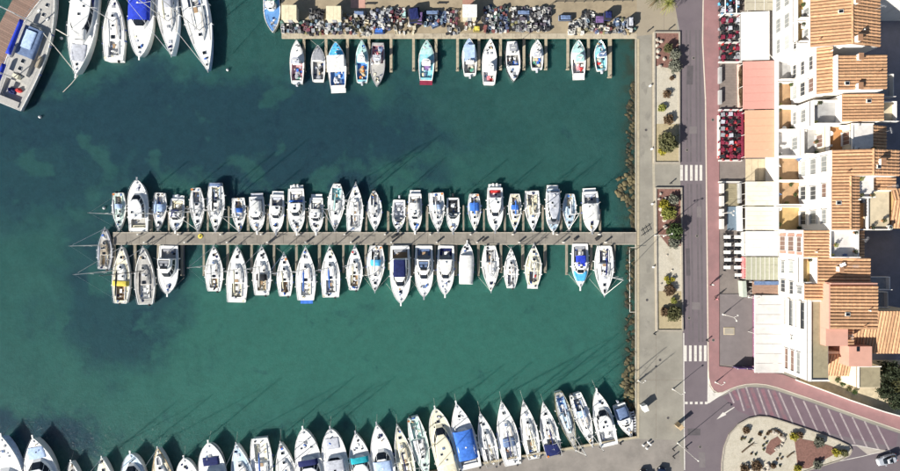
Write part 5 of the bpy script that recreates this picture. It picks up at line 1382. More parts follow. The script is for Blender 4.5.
gear_zone(15, 596, 612, 24, 33, 'below the purple cover near the right end', ['white', 'cream', 'red', 'dark', 'grey'], ['tan', 'pink', 'dark'])
gear_zone(16, 614, 634, 20, 33, 'at the right end of the fishing quay', ['grey', 'white', 'dark', 'steel'], ['tan', 'grey', 'dark', 'green'])
# larger tarpaulins and containers
def tarp_bin(px, py, w, d, h, c, label, rz=0.0, nm='covered_pile', cat='tarpaulin'):
    q = P(px, py, h); o = tag(empty(nm, (q[0], q[1], -0.012), rz), label, cat)
    MB().box((0, 0, h * 0.42), (w * 0.94, d * 0.94, h * 0.84)).build('load', CLOTH['dark'], o)
    vs = []; fs = []; n = 7
    rn = random.Random(int(px * 7 + py))
    for i in range(n):
        for j in range(n):
            u, v = i / (n - 1) - 0.5, j / (n - 1) - 0.5
            edge = max(abs(u), abs(v)) * 2
            z = h * (1.0 - 0.25 * edge ** 6) + rn.uniform(-0.05, 0.05)
            if edge > 0.99: z = h * 0.35
            vs.append((u * w, v * d, z))
    for i in range(n - 1):
        for j in range(n - 1):
            a = i * n + j; fs.append((a, a + n, a + n + 1, a + 1))
    MB().add(vs, fs).build('tarpaulin', CLOTH[c], o, smooth=False)
tarp_bin(414, 13, 2.6, 3.2, 1.8, 'navy', 'dark blue tarpaulin over a tall load left of centre', 0.15)
tarp_bin(420, 16, 1.3, 2.6, 1.5, 'purple', 'narrow purple tarpaulin beside the dark blue one', -0.1)
tarp_bin(359, 12.5, 2.8, 1.1, 0.9, 'steel', 'slate blue covered bench behind the gear right of the second shed')
tarp_bin(432, 12, 3.4, 1.0, 0.9, 'steel', 'long slate blue covered pile right of the dark tarpaulin')
tarp_bin(404, 13, 1.0, 1.6, 0.8, 'mint', 'pale green cover left of the dark blue tarpaulin')
tarp_bin(379, 30, 2.3, 1.3, 0.7, 'blue', 'blue tarpaulin at the foot of the tall stack')
tarp_bin(566, 17, 3.0, 1.2, 0.9, 'steel', 'long slate blue cover near the right end of the quay')
tarp_bin(600, 19, 2.3, 1.9, 0.9, 'purple', 'flat mauve cover near the right end of the quay')
tarp_bin(609, 14, 1.7, 1.8, 2.0, 'navy', 'tall dark cabinet cover near the right end of the quay')
tarp_bin(631.5, 21, 1.1, 2.4, 1.6, 'silver', 'pale upright cover at the right end of the quay')
tarp_bin(524, 12, 3.4, 1.1, 0.9, 'steel', 'long slate blue cover on the big pile right of centre')
tarp_bin(477, 28, 1.6, 1.2, 0.8, 'yellow', 'yellow cover beside the white shed')
tarp_bin(435, 24, 1.8, 1.3, 0.6, 'steel', 'blue-grey crumpled cover right of the dark tarpaulin', 0.4)
# flat pieces on the yard
q = P(358, 3); o = tag(empty('pink_canopy_sheet', (q[0], q[1], 0)), 'pale pink ground sheet spread behind the second shed', 'ground sheet')
MB().box((0, 0, 0.01), (3.2, 2.2, 0.03)).build('sheet', mat('pink_sheet', (0.52, 0.30, 0.24), rough=0.9), o)
q = P(468, 1.5); o = tag(empty('brown_ground_sheet', (q[0], q[1], 0)), 'brown ground sheet behind the white shed', 'ground sheet')
MB().box((0, 0, 0.01), (2.4, 1.6, 0.03)).build('sheet', mat('brown_sheet', (0.36, 0.20, 0.15), rough=0.9), o)
for i, (x, y, w) in enumerate(((370.5, 4, 2.4), (442, 3.4, 2.2))):
    q = P(x, y); o = tag(empty('steel_bench', (q[0], q[1], 0)), 'low dark steel rail lying behind the gear, %s' % ('left of centre' if i == 0 else 'near the centre'), 'rail')
    MB().box((0, 0, 0.25), (w, 0.25, 0.12)).build('beam', RUBBER, o)
    for k in (-1, 1): MB().box((k * w * 0.4, 0, 0.1), (0.12, 0.3, 0.2)).build('foot', RUBBER, o)
q0, q1 = P(555, 2.6), P(632, 1.2)
o = tag(empty('boundary_barrier', (*P(594, 2), 0)), 'long dark metal barrier with a gate near the right end of the fishing quay', 'barrier')
bx, by = o.location.x, o.location.y
for z in (0.55, 1.05): MB().tube([(q0[0] - bx, q0[1] - by, z), (q1[0] - bx, q1[1] - by, z)], 0.06, 5).build('bar', RUBBER, o)
for i in range(9):
    f = i / 8; x = q0[0] + (q1[0] - q0[0]) * f - bx; y = q0[1] + (q1[1] - q0[1]) * f - by
    MB().tube([(x, y, 0), (x, y, 1.1)], 0.06, 5).build('post', RUBBER, o)
MB().tube([(q0[0] - bx, q0[1] - by, 1.0), (q0[0] - bx - 1.6, q0[1] - by - 1.2, 1.0)], 0.06, 5).build('gate_bar', RUBBER, o)
MB().tube([(q0[0] - bx - 1.6, q0[1] - by - 1.2, 1.0), (q0[0] - bx - 1.6, q0[1] - by - 1.2, 0)], 0.06, 5).build('post', RUBBER, o)

# ------------------------------------------------------------------ vegetation
def leaf_mat(n, c): return mat('leaf_' + n, c, rough=0.7, var=0.45, scale=3, rand=0.1, spec=0.2)
LEAF = {'green': leaf_mat('green', (0.055, 0.085, 0.03)), 'olive': leaf_mat('olive', (0.10, 0.10, 0.045)), 'silver': leaf_mat('silver', (0.16, 0.165, 0.13)),
        'yellow': leaf_mat('yellow', (0.28, 0.25, 0.035)), 'brown': leaf_mat('brown', (0.13, 0.085, 0.05)), 'dark': leaf_mat('dark', (0.032, 0.042, 0.022)), 'lime': leaf_mat('lime', (0.20, 0.21, 0.05))}
BARK = mat('bark', (0.13, 0.09, 0.06), rough=0.95, var=0.3, scale=4)
def crown(c, r, h, n, lf, seed, flat=0.75):
    rn = random.Random(seed); mb = MB(); off = Vector((seed * 1.7, seed * 0.9, 3))
    for i in range(n):
        while True:
            p = Vector((rn.uniform(-1, 1), rn.uniform(-1, 1), rn.uniform(-0.75, 1)))
            lim = 0.78 + 0.55 * noise.noise(p * 2.1 + off)
            if 0.3 < p.length < lim + 0.1: break
        p = Vector((c[0] + p.x * r, c[1] + p.y * r, c[2] + p.z * h))
        a = Vector((rn.uniform(-1, 1), rn.uniform(-1, 1), rn.uniform(-.6, .6))).normalized(); b = a.orthogonal().normalized()
        b = (b * math.cos(i) + a.cross(b) * math.sin(i))
        s_ = lf * rn.uniform(0.6, 1.3)
        mb.add([p - a * s_, p - b * s_ * 0.5, p + a * s_, p + b * s_ * 0.5], [(0, 1, 2, 3)])
    return mb
SHR = 0
def shrub(px, py, r, h, col, label, name='shrub', n=None, base=0.0, trunk=0.12, cat='shrub', group=None, lift=0.35):
    global SHR; SHR += 1
    q = P(px, py, base + h * 0.6); o = tag(empty(name, (q[0], q[1], base)), label, cat, group)
    crown((0, 0, h * (0.45 + lift * 0.3)), r, h * 0.55, n or int(520 * r * r + 160), 0.15 + 0.03 * r, SHR).build('crown' if cat == 'tree' else 'foliage', LEAF[col], o)
    tb = MB().tube([(0, 0, 0), (0.02, 0.03, h * 0.5)], trunk, 6, r2=trunk * 0.5)
    for k in range(4):
        an = k * 1.6 + SHR; tb.tube([(0, 0, h * 0.2), (math.cos(an) * r * 0.55, math.sin(an) * r * 0.55, h * 0.65)], trunk * 0.5, 5, r2=trunk * 0.2)
    tb.build('trunk' if cat == 'tree' else 'stem', BARK, o)
    return o
STONE = mat('pale_stone', (0.38, 0.34, 0.29), rough=0.9, var=0.2, scale=3, rand=0.15)
stm = [MB().blob((0, 0, 0), (0.5, 0.42, 0.32), seed=70 + k, amp=0.3, nu=7, nv=4).mesh('stone', STONE) for k in range(4)]
def stone(px, py, s_, label, group, base=0.1):
    q = P(px, py, base); tag(inst('stone', stm[rnd.randrange(4)], None, (q[0], q[1], base + 0.1 * s_), rnd.uniform(0, 6), (s_, s_, s_)), label, 'stone', group)
def planter(x0, x1, y0, y1, label, dx=0.0):
    c = P((x0 + x1) / 2, (y0 + y1) / 2); o = tag(empty('planting_bed', (c[0], c[1], 0)), label, 'planter')
    a = P(x0, y0); b = P(x1, y1); sh = dx * S
    n = int((a[1] - b[1]) / 2.0); st = (a[1] - b[1]) / n; wdt = b[0] - a[0]
    me = MB().box((0, 0, 0.19), (0.30, st - 0.03, 0.38)).mesh('kerb_stone', KERB)
    for i in range(n):
        y = a[1] - st * (i + 0.5); f = (i + 0.5) / n
        for x in (a[0] + 0.15, b[0] - 0.15): inst('kerb_stone', me, o, (x + sh * f - c[0], y - c[1], 0))
    ne = 3; me2 = MB().box((0, 0, 0.185), ((wdt - 0.6) / ne - 0.03, 0.32, 0.37)).mesh('kerb_stone', KERB)
    for y, f in ((a[1] - 0.16, 0.0), (b[1] + 0.16, 1.0)):
        for k in range(ne): inst('kerb_stone', me2, o, (a[0] + 0.3 + (wdt - 0.6) / ne * (k + 0.5) + sh * f - c[0], y - c[1], 0))
    return o, c
def bed(o, c, pts, m, z): MB().prism([(P(x, y)[0] - c[0], P(x, y)[1] - c[1]) for x, y in pts], -0.1, z).build('soil', m, o)
po, pc = planter(653.5, 679.5, 32, 163.5, 'long kerbed planting bed beside the road above the upper crossing')
bed(po, pc, [(654.6, 33), (678.4, 33), (678.6, 70), (654.7, 66)], MULCH, 0.18)
bed(po, pc, [(654.7, 65), (678.6, 69), (678.8, 125), (654.8, 125)], GRAVEL, 0.17)
bed(po, pc, [(654.8, 124), (678.8, 124), (679, 162.5), (654.8, 162.5)], SAND, 0.175)
po, pc = planter(654.8, 681.5, 187.5, 331, 'long kerbed planting bed beside the road between the two crossings', 1.2)
bed(po, pc, [(656, 188.5), (680.6, 188.5), (681.2, 246), (668, 246), (660, 236), (656, 232)], MULCH, 0.18)
bed(po, pc, [(656, 230), (662, 238), (672, 244), (681.2, 246), (681.6, 292), (656.6, 292)], GRAVEL, 0.17)
bed(po, pc, [(656.6, 291), (681.6, 291), (681.9, 330), (656.8, 330)], SAND, 0.175)
UB = 'shrubs in the upper bed'; LB = 'shrubs in the lower bed'
for x, y, r, h, c, l in ((668, 48, 1.0, 1.7, 'olive', 'round yellow-green shrub near the top of the upper planting bed'), (675, 54, 1.3, 1.6, 'silver', 'grey shrub right of the round one in the upper planting bed'),
                         (675.5, 66, 1.5, 1.6, 'silver', 'wide silvery shrub on the mulch edge of the upper planting bed'), (672, 78, 0.5, 0.5, 'brown', 'low brown plant at the end of the mulch in the upper bed'),
                         (667, 94, 0.9, 0.9, 'brown', 'dry brown bush on the gravel of the upper bed'), (662.5, 108, 0.9, 0.8, 'lime', 'bright yellow-green bush on the gravel of the upper bed'),
                         (669, 119.5, 1.2, 1.1, 'brown', 'brown bush just above the large green bush in the upper bed'), (668.5, 142, 2.2, 2.4, 'olive', 'large green bush at the lower end of the upper bed'),
                         (662.5, 151, 0.9, 0.8, 'yellow', 'small yellowish bush left of the large green bush'),
                         (664, 205, 1.2, 0.9, 'yellow', 'yellow flowering shrub in the upper part of the lower bed'), (669, 213, 1.6, 1.0, 'lime', 'spreading lime green plant in the lower bed mulch'),
                         (674, 199, 1.2, 1.0, 'silver', 'silvery plant near the top of the lower bed'), (675, 231, 1.8, 2.0, 'green', 'dark green shrub on the roadside of the lower bed'),
                         (674, 243, 1.3, 1.2, 'silver', 'grey shrub where the mulch meets the gravel'), (666.5, 278.5, 0.55, 0.7, 'yellow', 'left one of three small yellow plants in the lower bed'),
                         (672.5, 279.5, 0.5, 0.6, 'yellow', 'right one of three small yellow plants in the lower bed'), (668.5, 282.5, 0.55, 0.6, 'lime', 'lowest of three small yellow plants in the lower bed'),
                         (670, 290.5, 1.3, 0.9, 'brown', 'round brown cushion plant in the lower bed'), (674, 300.5, 0.7, 0.8, 'lime', 'lime green plant below the brown cushion plant'),
                         (665, 312, 1.0, 1.0, 'brown', 'dark brown bush at the lower end of the lower bed'), (674, 313.5, 1.7, 1.4, 'olive', 'wide olive bush at the lower end of the lower bed')):
    shrub(x, y, r, h, c, l, base=0.17, group=UB if y < 170 else LB)
for x, y in ((657, 40), (661, 41.5), (657, 45.5), (658, 51), (657.5, 57), (664, 59), (660, 66)): stone(x, y, rnd.uniform(0.8, 1.3), 'pale round stone in the upper planting bed mulch', 'stones in the upper bed', 0.18)
for x, y in ((660.5, 194), (659, 199), (665.5, 198), (661, 209), (664, 212), (664.5, 220), (662, 215), (665, 227)): stone(x, y, rnd.uniform(0.7, 1.2), 'pale round stone in the lower planting bed mulch', 'stones in the lower bed', 0.18)
for x, y in ((667, 255), (672, 270), (661, 284), (675, 275)): stone(x, y, 0.5, 'small stone on the gravel of the lower planting bed', 'small stones in the lower bed', 0.17)
# palms at the top of the quay
def palm(px, py, h, label):
    q = P(px, py, h); o = tag(empty('palm_tree', (q[0], q[1], 0)), label, 'palm tree', 'palms at the top of the quay')
    MB().tube([(0, 0, 0), (0.1, 0.05, h * 0.5), (0, 0, h)], 0.24, 8, r2=0.16).build('trunk', BARK, o)
    rn = random.Random(int(px)); mb = MB()
    for i in range(26):
        an = i * 2.399; ln = rn.uniform(1.6, 2.6); up = rn.uniform(-0.1, 0.9)
        pts = []
        for k in range(6):
            u = k / 5; pts.append(Vector((math.cos(an) * ln * u, math.sin(an) * ln * u, h + up * math.sin(u * 2.4) * 0.9 - u * u * 0.9)))
        side = Vector((-math.sin(an), math.cos(an), 0))
        for k in range(1, 6):
            for sg in (-1, 1):
                for q2 in range(2):
                    p = pts[k - 1].lerp(pts[k], q2 * 0.5 + 0.25); e = p + side * sg * 0.42 * (1.15 - k / 6) + (pts[k] - pts[k - 1]) * 0.5 - Vector((0, 0, 0.1))
                    w_ = (pts[k] - pts[k - 1]) * 0.10
                    mb.add([p - w_, e, p + w_], [(0, 1, 2)])
        mb.tube(pts, 0.03, 3)
    mb.build('crown', LEAF['lime'] if px > 662 else LEAF['olive'], o)
palm(669, 3, 3.2, 'yellow-green palm at the top edge beside the road')
palm(657, -2, 3.4, 'olive palm at the top edge left of the yellow-green one')
palm(672, -8, 3.4, 'palm mostly cut off by the top edge beside the road')
# roundabout island
isl = [(721.5, 478), (721.8, 462), (724, 447), (729, 434), (738, 424), (748, 418.5), (758, 416.3), (768, 417), (782, 421), (812, 431), (838, 440.5), (849, 446), (851, 450), (849, 455), (838, 460.5), (815, 467.5), (795, 474), (780, 482)]
ci = P(775, 450)
io = tag(empty('traffic_island', (*ci, 0)), 'pale gravel traffic island with shrubs at the junction', 'traffic island')
MB().prism([(P(x, y)[0] - ci[0], P(x, y)[1] - ci[1]) for x, y in isl], -0.1, 0.16).build('gravel', GRAVEL, io)
pp = [Vector((P(x, y)[0] - ci[0], P(x, y)[1] - ci[1])) for x, y in isl]
for i in range(len(pp) - 1):
    a, b = pp[i], pp[i + 1]; n_ = max(1, round((b - a).length / 1.4))
    for k in range(n_):
        d = (b - a) / n_; c = a + d * (k + 0.5)
        MB().box((0, 0, 0.12), (d.length - 0.03, 0.26, 0.26)).build('kerb_stone', KERB, io, (c.x, c.y, 0), math.atan2(d.y, d.x))
MB().prism([(P(x, y)[0] - ci[0], P(x, y)[1] - ci[1]) for x, y in ((794, 441), (800, 438.5), (808, 440), (822, 443), (836, 448), (832, 455), (818, 462), (808, 468), (797, 468), (796, 455))], 0, 0.2).build('mulch_bed', MULCH, io)
MB().prism([(P(x, y)[0] - ci[0], P(x, y)[1] - ci[1]) for x, y in ((766, 446), (770, 440), (777, 436), (781, 441), (776, 450), (770, 455), (765, 452))], 0, 0.19).build('mulch_bed', MULCH, io)
for k in range(9):
    an = -2.6 + k * 0.3
    shrub(774 + 7.5 * math.cos(an), 437 + 6 * math.sin(an), 0.35, 0.35, 'brown', 'small dark plant at the stone ring on the island', 'grass_tuft', 60, 0.17, 0.03, 'tuft', 'plants at the island ring')
for x, y, r, h, c, l in ((794, 437, 0.9, 0.9, 'yellow', 'bright yellow shrub at the top left of the island mulch'), (800, 435.5, 0.8, 0.9, 'brown', 'dark shrub beside the bright yellow one on the island'),
                         (819.5, 442.5, 1.2, 1.0, 'silver', 'round grey shrub on the upper edge of the island mulch'), (836.5, 453, 0.9, 0.9, 'yellow', 'yellow shrub near the tip of the island'),
                         (844.5, 453, 0.8, 0.9, 'olive', 'dark green shrub at the tip of the island'), (818, 465, 1.0, 0.9, 'silver', 'grey shrub on the lower edge of the island mulch'),
                         (798, 469, 0.8, 0.9, 'yellow', 'yellow shrub on the lower edge of the island mulch'), (746.5, 430.5, 0.8, 0.6, 'brown', 'dark round plant in the upper left of the island'),
                         (760, 434, 0.4, 0.4, 'brown', 'small dark tuft left of the stone ring'), (773.5, 466, 0.6, 0.6, 'brown', 'brown tuft at the bottom of the island'), (757, 466, 1.2, 0.6, 'brown', 'wide brown plants with stones at the bottom left of the island'),
                         (745, 469, 1.0, 0.6, 'brown', 'brown plants at the lower left end of the island')):
    shrub(x, y, r, h, c, l, base=0.16, group='shrubs on the traffic island')
for k in range(10):
    an = -1.9 + k / 10 * 3.9; stone(775 + 8.5 * math.cos(an) + rnd.uniform(-1, 1), 440 + 8.5 * math.sin(an) + rnd.uniform(-1, 1), rnd.uniform(0.7, 1.3), 'stone of the ring on the traffic island', 'stones of the island ring', 0.18)
for k in range(9): stone(rnd.uniform(738, 768), rnd.uniform(463, 470), rnd.uniform(0.7, 1.1), 'pale stone among the brown plants at the island bottom', 'stones at the island bottom', 0.17)
for i, (x0, y0, x1, y1) in enumerate(((741, 452, 753, 442.5), (786, 457, 793, 451.5))):
    a = P(x0, y0); b = P(x1, y1); o = tag(empty('driftwood_log', ((a[0] + b[0]) / 2, (a[1] + b[1]) / 2, 0.16)), ('longer' if i == 0 else 'shorter') + ' dark log lying on the island gravel', 'log')
    dx, dy = (b[0] - a[0]) / 2, (b[1] - a[1]) / 2
    MB().tube([(-dx, -dy, 0.12), (0, 0.08, 0.2), (dx, dy, 0.14)], 0.15, 7, r2=0.09).build('trunk', BARK, o)
    MB().tube([(dx * 0.6, dy * 0.6, 0.15), (dx * 0.9 + 0.5, dy * 0.6 - 0.1, 0.35)], 0.07, 6, r2=0.03).build('branch', BARK, o)
for k in range(16):
    x, y = rnd.uniform(735, 790), rnd.uniform(428, 466)
    shrub(x, y, 0.24, 0.3, rnd.choice(['brown', 'olive', 'dark']), 'tiny dark tuft on the traffic island gravel', 'grass_tuft', 40, 0.16, 0.03, 'tuft', 'tufts on the traffic island')

# ------------------------------------------------------------------ houses along the quay
WALL = mat('white_render', (0.76, 0.73, 0.69), rough=0.85, var=0.04, scale=0.8, dirt=(0.52, 0.48, 0.42), dscale=0.6, dlo=0.52, dhi=0.85, stretch=(1, 1.6, 0.35))
WALLP = mat('pink_render', (0.56, 0.31, 0.24), rough=0.85, var=0.06, scale=0.8)
WALLC = mat('cream_render', (0.72, 0.62, 0.46), rough=0.85, var=0.05, scale=0.8)
TILE = mat('terracotta', (0.52, 0.305, 0.17), rough=0.85, var=0.28, scale=1.8, rand=0.20, dirt=(0.34, 0.19, 0.11), dscale=0.9, dlo=0.52, dhi=0.75, bump=0.4, bscale=6)
TILED = mat('terracotta_channel', (0.32, 0.175, 0.1), rough=0.9, var=0.2, scale=1.0)
FLOOR = {k: mat('terrace_' + k, v, rough=0.8, var=0.12, scale=0.8, dirt=tuple(q * 0.75 for q in v), dscale=0.6) for k, v in dict(
    tan=(0.42, 0.27, 0.15), yellow=(0.52, 0.36, 0.16), grey=(0.36, 0.36, 0.36), white=(0.66, 0.63, 0.60), orange=(0.50, 0.25, 0.10), brown=(0.30, 0.17, 0.10), olive=(0.30, 0.26, 0.17), cream=(0.58, 0.49, 0.34), pink=(0.56, 0.30, 0.23)).items()}
WINM = [mat('window_dark', (0.05, 0.055, 0.06), rough=0.12, var=0.2), mat('window_grey', (0.20, 0.21, 0.21), rough=0.2, var=0.15), mat('window_pale', (0.36, 0.38, 0.37), rough=0.3, var=0.1), mat('window_brown', (0.16, 0.10, 0.08), rough=0.4, var=0.2)]
FRAME = mat('window_frame', (0.62, 0.60, 0.57), rough=0.5, var=0.05)
ROWW = 0.63
HOUSES = []
class House:
    def __init__(s, label, x, y, name='quay_house'):
        s.x, s.y = x, y; HOUSES.append(s); s.ter = []; s.roofs = []; s.root = tag(empty(name, (x, y, 0)), label, 'house')
    def blk(s, name, x0, x1, y0, y1, z0, z1, m, parent=None):
        return MB().box((0, 0, 0), (abs(x1 - x0), abs(y1 - y0), z1 - z0)).build(name, m, parent or s.root, ((x0 + x1) / 2 - s.x, (y0 + y1) / 2 - s.y, (z0 + z1) / 2))
    def profile(s, name, pts, y0, y1, m):
        """solid whose x-z outline is pts, extruded along y"""
        n = len(pts); y0, y1 = min(y0, y1), max(y0, y1)
        vs = [(x - s.x, y0 - s.y, z) for x, z in pts] + [(x - s.x, y1 - s.y, z) for x, z in pts]
        fs = [tuple(range(n)), tuple(reversed(range(n, 2 * n)))] + [(i, i + n, (i + 1) % n + n, (i + 1) % n) for i in range(n)]
        return MB().add(vs, fs).build(name, m, s.root)
    def tiles_x(s, x0, z0, x1, z1, y0, y1, under=None):
        """tiled slope whose rows run along x from (x0,z0) to (x1,z1)"""
        ya, yb = min(y0, y1), max(y0, y1); d = Vector((x1 - x0, 0, z1 - z0)); Ln = d.length; sl = math.atan2(z1 - z0, x1 - x0)
        rf = MB().box((0, 0, 0), (Ln, yb - ya, 0.12)).build('roof', TILED, s.root, ((x0 + x1) / 2 - s.x, (ya + yb) / 2 - s.y, (z0 + z1) / 2))
        rf.rotation_euler = (0, -sl, 0)
        s.rows(rf, Ln, yb - ya, 'x'); s.roofs.append((x0, z0, x1, z1, ya, yb))
        return rf
    def tiles_y(s, y0, z0, y1, z1, x0, x1):
        xa, xb = min(x0, x1), max(x0, x1); Ln = math.hypot(y1 - y0, z1 - z0); sl = math.atan2(z1 - z0, y1 - y0)
        rf = MB().box((0, 0, 0), (xb - xa, Ln, 0.12)).build('roof', TILED, s.root, ((xa + xb) / 2 - s.x, (y0 + y1) / 2 - s.y, (z0 + z1) / 2))
        rf.rotation_euler = (sl, 0, 0)
        s.rows(rf, Ln, xb - xa, 'y')
        return rf
    def rows(s, rf, Ln, wd, ax):
        n = max(2, round(wd / ROWW)); st = wd / n; key = (round(Ln, 2), round(st, 3))
        # one row of overlapping half-round tiles: stepped courses along the slope
        mb = MB(); nc = max(2, round(Ln / 1.1)); cl = Ln / nc; vs = []; fs = []; m = 6
        for i in range(nc):
            for e, lift in ((0, 0.035), (1, 0.0)):
                for j in range(m):
                    a = math.pi * j / (m - 1); r = st * 0.40
                    vs.append((-Ln / 2 + cl * (i + e), -math.cos(a) * r, 0.03 + math.sin(a) * r * 0.6 + lift))
        for i in range(2 * nc - 1):
            for j in range(m - 1):
                a = i * m + j; fs.append((a, a + m, a + m + 1, a + 1))
        fs.append(tuple(range(m))); fs.append(tuple(reversed(range(len(vs) - m, len(vs)))))
        me = mb.add(vs, fs).mesh('tile_row', TILE)
        for k in range(n):
            o = inst('tile_row', me, rf)
            t = -wd / 2 + st * (k + 0.5)
            if ax == 'x': o.location = (0, t, 0.06); o.rotation_euler = (0, 0, rnd.uniform(-0.004, 0.004))
            else: o.location = (t, 0, 0.06); o.rotation_euler = (0, 0, math.pi / 2)
    def ridge(s, x, z, y0, y1):
        n = max(2, round(abs(y1 - y0) / 1.1)); st = abs(y1 - y0) / n
        me = MB().tube([(0, -st / 2 + 0.02, 0), (0, st / 2 - 0.02, 0)], 0.2, 7).mesh('ridge_tile', TILE)
        for k in range(n): inst('ridge_tile', me, s.root, (x - s.x, min(y0, y1) + st * (k + 0.5) - s.y, z + 0.06))
    def win(s, x, y, z, w, h, kind=None, shutter=None):
        f_ = MB().box((0.05, 0, 0), (0.08, w, h))
        for sg in (-1, 1): f_.box((-0.08, sg * (w / 2 - 0.04), 0), (0.24, 0.08, h)).box((-0.08, 0, sg * (h / 2 - 0.04)), (0.24, w - 0.16, 0.08))
        f = f_.build('window', FRAME, s.root, (x - 0.02 - s.x, y - s.y, z))
        pm = WINM[kind if kind is not None else rnd.choice([0, 0, 1, 1, 2, 3])]
        n = 3 if w > 2.4 else 2 if w > 1.3 else 1; pw = (w - 0.14 - 0.08 * (n - 1)) / n
        for k in range(n):
            MB().box((-0.005, -w / 2 + 0.07 + pw / 2 + k * (pw + 0.08), 0), (0.03, pw, h - 0.16)).build('pane', pm, f)
        MB().box((-0.19, 0, -h / 2 - 0.04), (0.36, w + 0.2, 0.08)).build('sill', WALL, f)
        if shutter:
            for sg in (-1, 1): MB().box((-0.07, sg * (w / 2 + 0.32), 0), (0.06, 0.58, h)).build('shutter', shutter, f)
    def balcony(s, x, y, z, w, d=0.9):
        b = s.blk('balcony', x - d, x, y - w / 2, y + w / 2, z - 0.12, z, WALL)
        MB().box((-d / 2 + 0.06, 0, 0.5), (0.06, w, 0.9)).build('balustrade', FRAME if rnd.random() < .6 else WINM[2], b)
    def parapet(s, x0, x1, y0, y1, z, h, m=None, t=0.22, sides='wnse'):
        m = m or WALL; y0, y1 = min(y0, y1), max(y0, y1)
        if 'w' in sides: s.blk('parapet', x0, x0 + t, y0, y1, z - 0.2, z + h, m)
        if 'e' in sides: s.blk('parapet', x1 - t, x1, y0, y1, z - 0.2, z + h, m)
        if 's' in sides: s.blk('parapet', x0 + t, x1 - (t if 'e' in sides else 0), y0, y0 + t, z - 0.2, z + h * (1.75 if h > 0.85 else 1) - 0.004, m)
        if 'n' in sides: s.blk('parapet', x0 + t, x1 - (t if 'e' in sides else 0), y1 - t, y1, z - 0.2, z + h - 0.004, m)
    def terrace(s, x0, x1, y0, y1, z, col, h=0.95, sides='wns', m=None, furn=True):
        s.blk('terrace_floor', x0 + 0.1, x1, min(y0, y1) + 0.1, max(y0, y1) - 0.1, z - 0.05, z + 0.03, FLOOR[col])
        s.parapet(x0, x1, y0, y1, z, h, m, sides=sides)
        s.ter.append((x0 + 0.5, x1 - 0.4, min(y0, y1) + 0.5, max(y0, y1) - 0.5, z + 0.03))
        # tile joints of the floor
    def chimney(s, x, y, z0, z1, w=0.7, m=None):
        c = s.blk('chimney', x - w / 2, x + w / 2, y - w * 0.8, y + w * 0.8, z0, z1, m or WALL)
        MB().box((0, 0, (z1 - z0) / 2 + 0.06), (w + 0.2, w * 1.6 + 0.2, 0.12)).build('chimney_cap', TILED, c)
    def windows(s, x, y0, y1, zs, n, w, h=1.9, kind=None, shutter=None, bal=False):
        y0, y1 = min(y0, y1), max(y0, y1)
        for z in zs:
            for k in range(n):
                y = y0 + (y1 - y0) * (k + 0.5) / n + rnd.uniform(-0.15, 0.15)
                s.win(x, y, z, w, h * rnd.choice([1, 1, 0.8]), kind, shutter)
                if bal: s.balcony(x, y, z - h / 2 - 0.1, w + 0.5)

def T(py): return PY(py, 3.3)
# 1: tall white house with rooftop loggias and a long tiled roof
y0, y1 = T(-24), T(61.5); h = House('tall white house with long two-sided tiled roof at the top right', 76, (y0 + y1) / 2)
XF = PX(774, 3.0); XB = PX(812, 11.5); XR = PX(852, 13.2); XE = PX(879, 11.6)
h.blk('wall', XF, XB, y1, y0, 0, 9.0, WALL)
h.profile('gable_wall', [(XB, 0), (XE, 0), (XE, 11.4), (XR, 13.0), (XB, 11.4)], y1, y0, WALL)
yr = [y1, PY(44.5, 9.5), PY(21.5, 9.5), PY(-3, 9.5), y0]
h.blk('loggia_block', XF, XB, yr[0], yr[1] - 0.12, 9.0, 10.6, WALL)
for a, b in ((yr[1], yr[2]), (yr[2], yr[3]), (yr[3], yr[4])): h.terrace(XF, XB, a + 0.1, b - 0.1, 9.0, 'yellow', 1.1)
h.tiles_x(XB - 0.3, 11.45, XR, 13.15, y1, y0); h.tiles_x(XR, 13.15, XE + 0.2, 11.5, y1, y0); h.ridge(XR, 13.25, y1, y0)
for z, n in ((4.6, 4), (7.3, 4)): h.windows(XF, y1 + 0.5, y0, [z], n, 3.0, 1.7)
h.windows(XF, yr[0] + 0.3, yr[1], [9.7], 2, 1.6, 1.2)
h.windows(XB, yr[1], y0, [10.1], 4, 1.6, 1.8, 1)
h.chimney(XR + 0.8, PY(40, 13), 12.5, 14.2); h.chimney(XR + 1.2, PY(58, 13), 12.4, 13.9); h.chimney(XR + 0.5, PY(2, 13), 12.4, 14.0)
# 2
y0, y1 = T(61.5), T(108); h = House('house with plant terraces and two stepped tiled roofs below the tall white house', 77, (y0 + y1) / 2)
XG = PX(776.5, 3.8); XF = PX(791, 3.3); X2 = PX(832, 12)
h.blk('ground_floor', XG, XF, y1, y0, 0, 3.3, WALL)
h.terrace(XG, XF, y0, T(82.5) + 0.1, 3.3, 'grey'); h.terrace(XG, XF, T(82.5) - 0.1, y1, 3.3, 'tan')
h.profile('wall', [(XF, 0), (X2, 0), (X2, 12.0), (XF, 11.0)], y1 + 0.8, y0 - 0.0, WALL)
h.tiles_x(XF - 0.25, 11.05, X2 + 0.05, 12.1, y1 + 0.8, y0)
h.blk('upper_wall', X2, PX(880, 12), PY(57, 12), PY(91, 12), 0, 12.7, WALL)
h.tiles_x(X2 + 0.3, 12.9, PX(880, 12) + 0.1, 13.3, PY(57, 12), PY(91, 12)); h.parapet(X2, X2 + 0.5, PY(57, 12), PY(91, 12), 12.7, 0.55, WALL, 0.25, 'w')
h.windows(XF, y1 + .9, y0 - .3, [4.6, 7.0, 9.4], 2, 2.8, 1.6)
h.blk('rear_balcony', PX(880, 12), PX(890, 7), PY(72, 9), PY(96, 9), 6.8, 7.0, FLOOR['grey']); h.parapet(PX(880, 12), PX(890, 7), PY(72, 9), PY(96, 9), 7.0, 0.9, FRAME, 0.1, 'nse')
